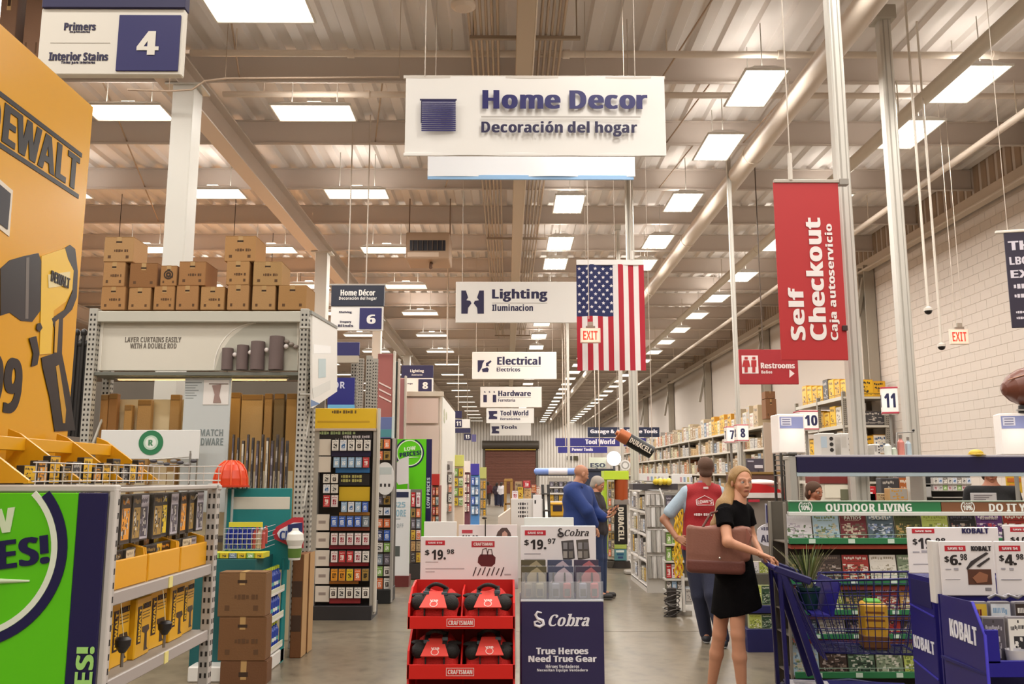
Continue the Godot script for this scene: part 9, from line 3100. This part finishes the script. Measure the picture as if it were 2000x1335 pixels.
func worker() -> void:
	var D = 8.87
	var o = thing("person", "store worker in a red vest seen from behind, hand on hip, navy trousers", "person", V(P(1370, 1255, D).x, 0, -D))
	var skin = Color("a06e52")
	var J = {"pelvis": P(1369, 1072, D), "chest": P(1371, 990, D), "neck": P(1376, 944, D), "head": P(1377, 925, D), "sl": P(1340, 962, D), "sr": P(1406, 962, D), "el": P(1297, 1014, D + 0.05), "wl": P(1322, 1050, D - 0.12), "er": P(1436, 1018, D), "wr": P(1412, 1062, D - 0.1), "hl": P(1354, 1082, D), "hr": P(1384, 1082, D), "kl": P(1366, 1162, D - 0.05), "kr": P(1392, 1162, D - 0.2)}
	J.al = V(P(1379, 1240, D).x, 0.09, -D)
	J.ar = V(P(1400, 1240, D).x, 0.09, -D + 0.25)
	J.tl = V(J.al.x + 0.02, 0.03, -D - 0.15)
	J.tr = V(J.ar.x + 0.02, 0.03, -D + 0.1)
	var m = M.new()
	add_body(m, J, 1.0, skin, 0.013)
	var hc = P(1378, 914, D)
	var hb = facing(PI - 0.15)
	add_head(m, hc, hb, 1.0, skin, 0.005)
	add_hand(m, J.wl, V(0.75, -0.35, 0.5).normalized(), V(0.2, -0.3, -0.9).normalized(), V(0.5, 0.85, -0.1).normalized(), 0.35, skin, 1.0, 0.004)
	add_hand(m, J.wr, V(-0.75, -0.35, 0.5).normalized(), V(-0.2, -0.3, -0.9).normalized(), V(-0.5, 0.85, -0.1).normalized(), 0.35, skin, 1.0, 0.005)
	wpart(o, "body", m, skin_mat())
	garment(o, "shirt", top_of(J, 1.0, 0.012, 0.72, 0.013), mat("a9bccb", 0.8, 0.0, "cloth"), "pale blue short-sleeved shirt")
	var vest = box_of(J, 0.2, 0.013)
	trunk(vest, J, 1.0, 0.024)
	vest.limb(J.pelvis + V(0, 0.1, 0), J.pelvis + V(0, -0.02, 0), 0.15, 0.155, 0.06)
	vest.clip(J.neck + V(0, 0.012, 0), Vector3.UP)
	vest.clip(J.pelvis + V(0, -0.005, 0), Vector3.DOWN)
	vest.clip(J.sl + V(-0.005, 0, 0), V(-1, 0.1, 0).normalized())
	vest.clip(J.sr + V(0.005, 0, 0), V(1, 0.1, 0).normalized())
	garment(o, "vest", vest, mat("a3171f", 0.7, 0.0, "cloth"), "red vest")
	garment(o, "trousers", trousers_of(J, 1.0, 0.012, 0.013), mat("23263c", 0.85, 0.0, "cloth"))
	var cl = Field.new(J.neck - Vector3.ONE * 0.14, J.neck + Vector3.ONE * 0.14, 0.006)
	cl.limb(J.neck + V(0, -0.03, 0), J.neck + V(0, 0.028, -0.005), 0.078, 0.066, 0.01, true)
	garment(o, "collar", cl, mat("8f7f98", 0.8))
	var hf = Field.new(hc - Vector3.ONE * 0.17, hc + Vector3.ONE * 0.17, 0.006)
	var at = func(x: float, y: float, z: float) -> Vector3: return hc + hb * V(x, y, z)
	hf.egg(at.call(0, 0.03, -0.018), V(0.081, 0.087, 0.098), hb, 0.02)
	hf.egg(at.call(0, -0.045, -0.05), V(0.066, 0.05, 0.052), hb, 0.02)
	hf.clip(at.call(0, 0.06, 0.05), hb * V(0, -0.4, 0.92))
	hf.egg(at.call(0, -0.03, 0.08), V(0.09, 0.09, 0.07), hb, 0.01, true)
	garment(o, "hair", hf, mat("5e4334", 0.8, 0.0, "cloth"), "short brown hair")
	shoes(o, J, mat("25272f", 0.6), mat("cfd2d4", 0.6))
	# white print on his back
	var white = mat("e6d4d2", 0.6)
	var on = func(x: float, y: float) -> Vector3: return whole(o).affine_inverse() * (surface_point(vest, P(x, y, D), V(0, 0, 1)) + V(0, 0, 0.004))
	var w = px(1.0, D)
	txt(o, "LOWE'S", on.call(1371, 979), 28 * w, 7 * w, white, Basis(Vector3.RIGHT, -0.05), "vest_lettering", 1.0)
	var gable = []
	for q in [[1355, 985], [1355, 975], [1361, 972], [1371, 967], [1381, 972], [1387, 975], [1387, 985], [1355, 985]]:
		gable.append(on.call(q[0], q[1]) + V(0, 0, 0.002))
	part(o, "gable_emblem", M.new().tube(gable, 0.0035, 5), white)
	bars(o, "lettering", on.call(1370, 1003), 40 * w, 5 * w, white)
	part(o, "small_mark", M.new().box(on.call(1374, 952), V(0.05, 0.022, 0.006), 0.002), white)


func man_in_blue() -> void:
	var D = 11.0
	var o = thing("person", "bald man in a blue hooded top behind the radio display, looking down to the right", "person", V(P(1130, 1150, D).x, 0, -D))
	var skin = Color("b98467")
	var J = {"pelvis": P(1132, 1046, D), "chest": P(1128, 978, D), "neck": P(1129, 945, D), "head": P(1133, 932, D), "sl": P(1109, 961, D - 0.12), "sr": P(1146, 963, D + 0.14), "el": P(1147, 997, D - 0.22), "wl": P(1160, 1024, D - 0.14), "er": P(1160, 998, D + 0.2), "wr": P(1178, 1010, D + 0.05), "hl": P(1122, 1052, D - 0.05), "hr": P(1143, 1052, D + 0.08), "kl": P(1126, 1112, D - 0.08), "kr": P(1150, 1112, D + 0.05)}
	J.sl = P(1116, 961, D - 0.14)
	J.al = V(P(1124, 1165, D).x, 0.09, -D + 0.1)
	J.ar = V(P(1150, 1165, D).x, 0.09, -D - 0.1)
	J.tl = V(J.al.x + 0.14, 0.03, -D + 0.04)
	J.tr = V(J.ar.x + 0.14, 0.03, -D - 0.16)
	var m = M.new()
	add_body(m, J, 1.05, skin, 0.016)
	var hc = P(1136, 925, D)
	var hb = facing(1.9, 0.3)
	add_head(m, hc, hb, 0.98, skin, 0.006)
	add_hand(m, J.wl, V(0.5, -0.8, 0.1).normalized(), V(-0.8, -0.5, 0).normalized(), V(0.2, 0, -1), 0.35, skin, 1.0, 0.005)
	add_hand(m, J.wr, V(0.9, 0.1, 0.2).normalized(), V(0, 1, 0), V(0, 0, -1), 0.4, skin, 1.0, 0.005)
	wpart(o, "body", m, skin_mat())
	var fl = top_of(J, 1.12, 0.03, 1.95, 0.014)
	fl.limb(J.pelvis + V(0, 0.16, 0), J.pelvis + V(0, -0.01, 0), 0.19, 0.185, 0.08)
	fl.egg(J.neck + V(-0.07, -0.035, 0.05), V(0.13, 0.06, 0.13), Basis(V(0, 0, 1), 0.3), 0.03)
	fl.clip(J.neck + V(0.05, 0.01, 0), V(0.25, 1, 0).normalized())
	fl.clip(J.pelvis + V(0, -0.04, 0), Vector3.DOWN)
	garment(o, "hooded_top", fl, mat("233a78", 0.85, 0.0, "cloth"), "blue hooded top")
	var hd = Field.new(J.neck - Vector3.ONE * 0.25, J.neck + Vector3.ONE * 0.2, 0.012)
	hd.limb(J.neck + V(-0.09, -0.02, 0.06), J.neck + V(-0.06, -0.015, -0.08), 0.05, 0.05, 0.03).limb(J.neck + V(-0.1, -0.02, 0.0), J.neck + V(0.02, -0.035, 0.1), 0.05, 0.035, 0.03)
	garment(o, "hood", hd, mat("1f2f60", 0.85, 0.0, "cloth"))
	var of = Field.new(J.pelvis - Vector3.ONE * 0.3, J.pelvis + Vector3.ONE * 0.3, 0.012)
	of.limb(J.pelvis + V(0, -0.02, 0), J.pelvis + V(0, -0.085, 0), 0.185, 0.17, 0.02, true)
	garment(o, "shirt_hem", of, mat("c9602a", 0.8), "orange shirt hem")
	garment(o, "trousers", trousers_of(J, 1.05, 0.014, 0.016), mat("2a3350", 0.85, 0.0, "cloth"))
	shoes(o, J, mat("2a2624", 0.6), mat("4a4642", 0.6))


func phone_person() -> void:
	var D = 12.0
	var o = thing("person", "grey-haired person in dark clothes reading a phone, beside the man in blue", "person", V(P(1168, 1130, D).x, 0, -D))
	var skin = Color("bd8061")
	var J = {"pelvis": P(1168, 1035, D), "chest": P(1164, 988, D), "neck": P(1163, 962, D), "head": P(1166, 952, D), "sl": P(1156, 975, D - 0.1), "sr": P(1170, 975, D + 0.14), "el": P(1168, 1005, D - 0.16), "wl": P(1183, 1002, D - 0.1), "er": P(1178, 1006, D + 0.16), "wr": P(1188, 1000, D + 0.02), "hl": P(1163, 1040, D - 0.06), "hr": P(1172, 1040, D + 0.07), "kl": P(1168, 1088, D - 0.06), "kr": P(1175, 1088, D + 0.06)}
	J.al = V(P(1168, 1130, D).x, 0.09, -D + 0.08)
	J.ar = V(P(1177, 1130, D).x, 0.09, -D - 0.08)
	J.tl = J.al + V(0.15, -0.06, 0.02)
	J.tr = J.ar + V(0.15, -0.06, 0.0)
	var m = M.new()
	add_body(m, J, 0.9, skin, 0.016)
	var hc = P(1168, 946, D)
	var hb = facing(1.25, 0.45)
	add_head(m, hc, hb, 0.95, skin, 0.006)
	add_hand(m, J.wl, V(0.9, 0.25, 0.1).normalized(), V(-0.2, 0.95, 0).normalized(), V(0, 0, -1), 0.4, skin, 0.95, 0.005)
	add_hand(m, J.wr, V(0.9, 0.25, 0.1).normalized(), V(-0.2, 0.95, 0).normalized(), V(0, 0, 1), 0.4, skin, 0.95, 0.005)
	wpart(o, "body", m, skin_mat())
	garment(o, "dark_top", top_of(J, 0.92, 0.018, 1.85, 0.015), mat("2b2528", 0.85, 0.0, "cloth"), "dark top")
	garment(o, "trousers", trousers_of(J, 0.92, 0.014, 0.016), mat("2c3a5c", 0.85, 0.0, "cloth"))
	var hf = Field.new(hc - Vector3.ONE * 0.17, hc + Vector3.ONE * 0.17, 0.008)
	var at = func(x: float, y: float, z: float) -> Vector3: return hc + hb * V(x, y, z)
	hf.egg(at.call(0, 0.03, -0.018), V(0.08, 0.086, 0.096), hb, 0.02).egg(at.call(0, -0.03, -0.05), V(0.07, 0.06, 0.055), hb, 0.02)
	hf.egg(at.call(0, -0.03, 0.085), V(0.09, 0.1, 0.075), hb, 0.01, true)
	garment(o, "hair", hf, mat("a89f94", 0.8, 0.0, "cloth"), "short grey hair")
	shoes(o, J, mat("2a2624", 0.6), mat("8a8680", 0.6))
	var ph = thing("phone", "dark phone held by the grey-haired person", "phone", J.wl + V(0.11, 0.055, -0.05), 0.3)
	part(ph, "case", M.new().box(Vector3.ZERO, V(0.075, 0.012, 0.15), 0.004, Basis(V(0, 0, 1), 0.5)), mat("1d1b1c", 0.3))
	part(ph, "screen", M.new().box(V(-0.003, 0.006, 0), V(0.068, 0.002, 0.138), 0.0, Basis(V(0, 0, 1), 0.5)), mat("3a4450", 0.1))


# a plain standing figure for those seen small or in part
func standing(label: String, x: float, top_y: float, D: float, yaw: float, skin: Color, top: String, legs: String, hair: String, cell: float, nod := 0.0, build := 1.0) -> Array:
	var hc = P(x, top_y, D) + V(0, -0.115, 0)
	var base = V(hc.x, 0, hc.z)
	var H: float = hc.y + 0.115
	var b = facing(yaw)
	var at = func(u: float, y: float, v: float) -> Vector3: return base + b * V(u, 0, v) + V(0, y * H, 0)
	var J = {"pelvis": at.call(0, 0.53, 0), "chest": at.call(0, 0.725, 0), "neck": at.call(0, 0.845, -0.01), "head": at.call(0, 0.9, 0), "sl": at.call(0.17 * build, 0.81, 0), "sr": at.call(-0.17 * build, 0.81, 0), "el": at.call(0.23 * build, 0.63, -0.02), "er": at.call(-0.23 * build, 0.63, -0.02), "wl": at.call(0.2 * build, 0.5, 0.1), "wr": at.call(-0.2 * build, 0.5, 0.1), "hl": at.call(0.08, 0.51, 0), "hr": at.call(-0.08, 0.51, 0), "kl": at.call(0.09, 0.28, 0.02), "kr": at.call(-0.09, 0.28, -0.03), "al": at.call(0.09, 0.05, 0.0), "ar": at.call(-0.09, 0.05, -0.1), "tl": at.call(0.1, 0.018, 0.15), "tr": at.call(-0.1, 0.018, 0.05)}
	var o = thing("person", label, "person", base)
	var m = M.new()
	add_body(m, J, build, skin, maxf(cell, 0.016))
	add_head(m, hc, facing(yaw, nod), 1.0, skin, cell * 0.4)
	for s in [["wl", 1.0], ["wr", -1.0]]:
		add_hand(m, J[s[0]], V(0, -0.95, 0) + b * V(0, 0, 0.3), b * V(-s[1], 0, 0), b * V(0, 0, 1), 0.3, skin, 1.0, maxf(0.004, cell * 0.35))
	wpart(o, "body", m, skin_mat())
	garment(o, "top", top_of(J, build, 0.018, 1.9, maxf(cell, 0.016)), mat(top, 0.85, 0.0, "cloth"))
	garment(o, "trousers", trousers_of(J, build, 0.014, maxf(cell, 0.018)), mat(legs, 0.85, 0.0, "cloth"))
	if hair:
		var hb = facing(yaw, nod)
		var hf = Field.new(hc - Vector3.ONE * 0.2, hc + Vector3.ONE * 0.17, maxf(0.008, cell * 0.5))
		hf.egg(hc + hb * V(0, 0.03, -0.018), V(0.083, 0.09, 0.1), hb, 0.02).egg(hc + hb * V(0, -0.04, -0.05), V(0.08, 0.07, 0.06), hb, 0.02)
		hf.egg(hc + hb * V(0, -0.04, 0.085), V(0.062, 0.1, 0.075), hb, 0.01, true)
		garment(o, "hair", hf, mat(hair, 0.8, 0.0, "cloth"))
	return [o, J, hc]


func counter_people() -> void:
	standing("brown-haired woman whose head shows over the Outdoor Living header", 1590, 940, 10.2, 0.55, Color("b5795c"), "7a3a34", "2b2a30", "4f3524", 0.012, 0.15)
	var r = standing("man in black at the right edge, face half hidden by the navy bar", 1932, 902, 9.8, -0.3, Color("a86f56"), "151416", "222226", "3a2a20", 0.012, 0.1, 1.2)
	var c = pthing("notice_card", "white printed notice card in front of the man in black", "card", 1895, 961, 1948, 979, 9.2)
	prect(c, "card", 1896, 962, 1947, 982, 9.2, 0.01, mat("c9c6c8", 0.45))
	for k in 3:
		prect(c, "text_line", 1902, 966 + 4 * k, 1938 - 6 * k, 968 + 4 * k, 9.198, 0.002, mat("8a8488", 0.5))
	var p = P(1921, 980, 9.22)
	wpart(c, "post", M.new().tube([p, V(p.x, 0, p.z)], 0.012, 6), mat("8a8680", 0.4))


func far_people() -> void:
	standing("far person in dark red top near the roller door, the left one", 953, 940, 52.0, PI, Color("9a6a50"), "5a2424", "3a2f2c", "2a1c16", 0.03)
	standing("far person in a dark top and white sleeve near the roller door, centre of three", 971, 942, 50.0, PI - 0.4, Color("b08468"), "33262f", "23243a", "2a1c16", 0.03)
	standing("far person in a pale top near the roller door, the right one of three", 980, 941, 49.0, 2.6, Color("b08468"), "cfc9cc", "22243a", "3a2a20", 0.03)
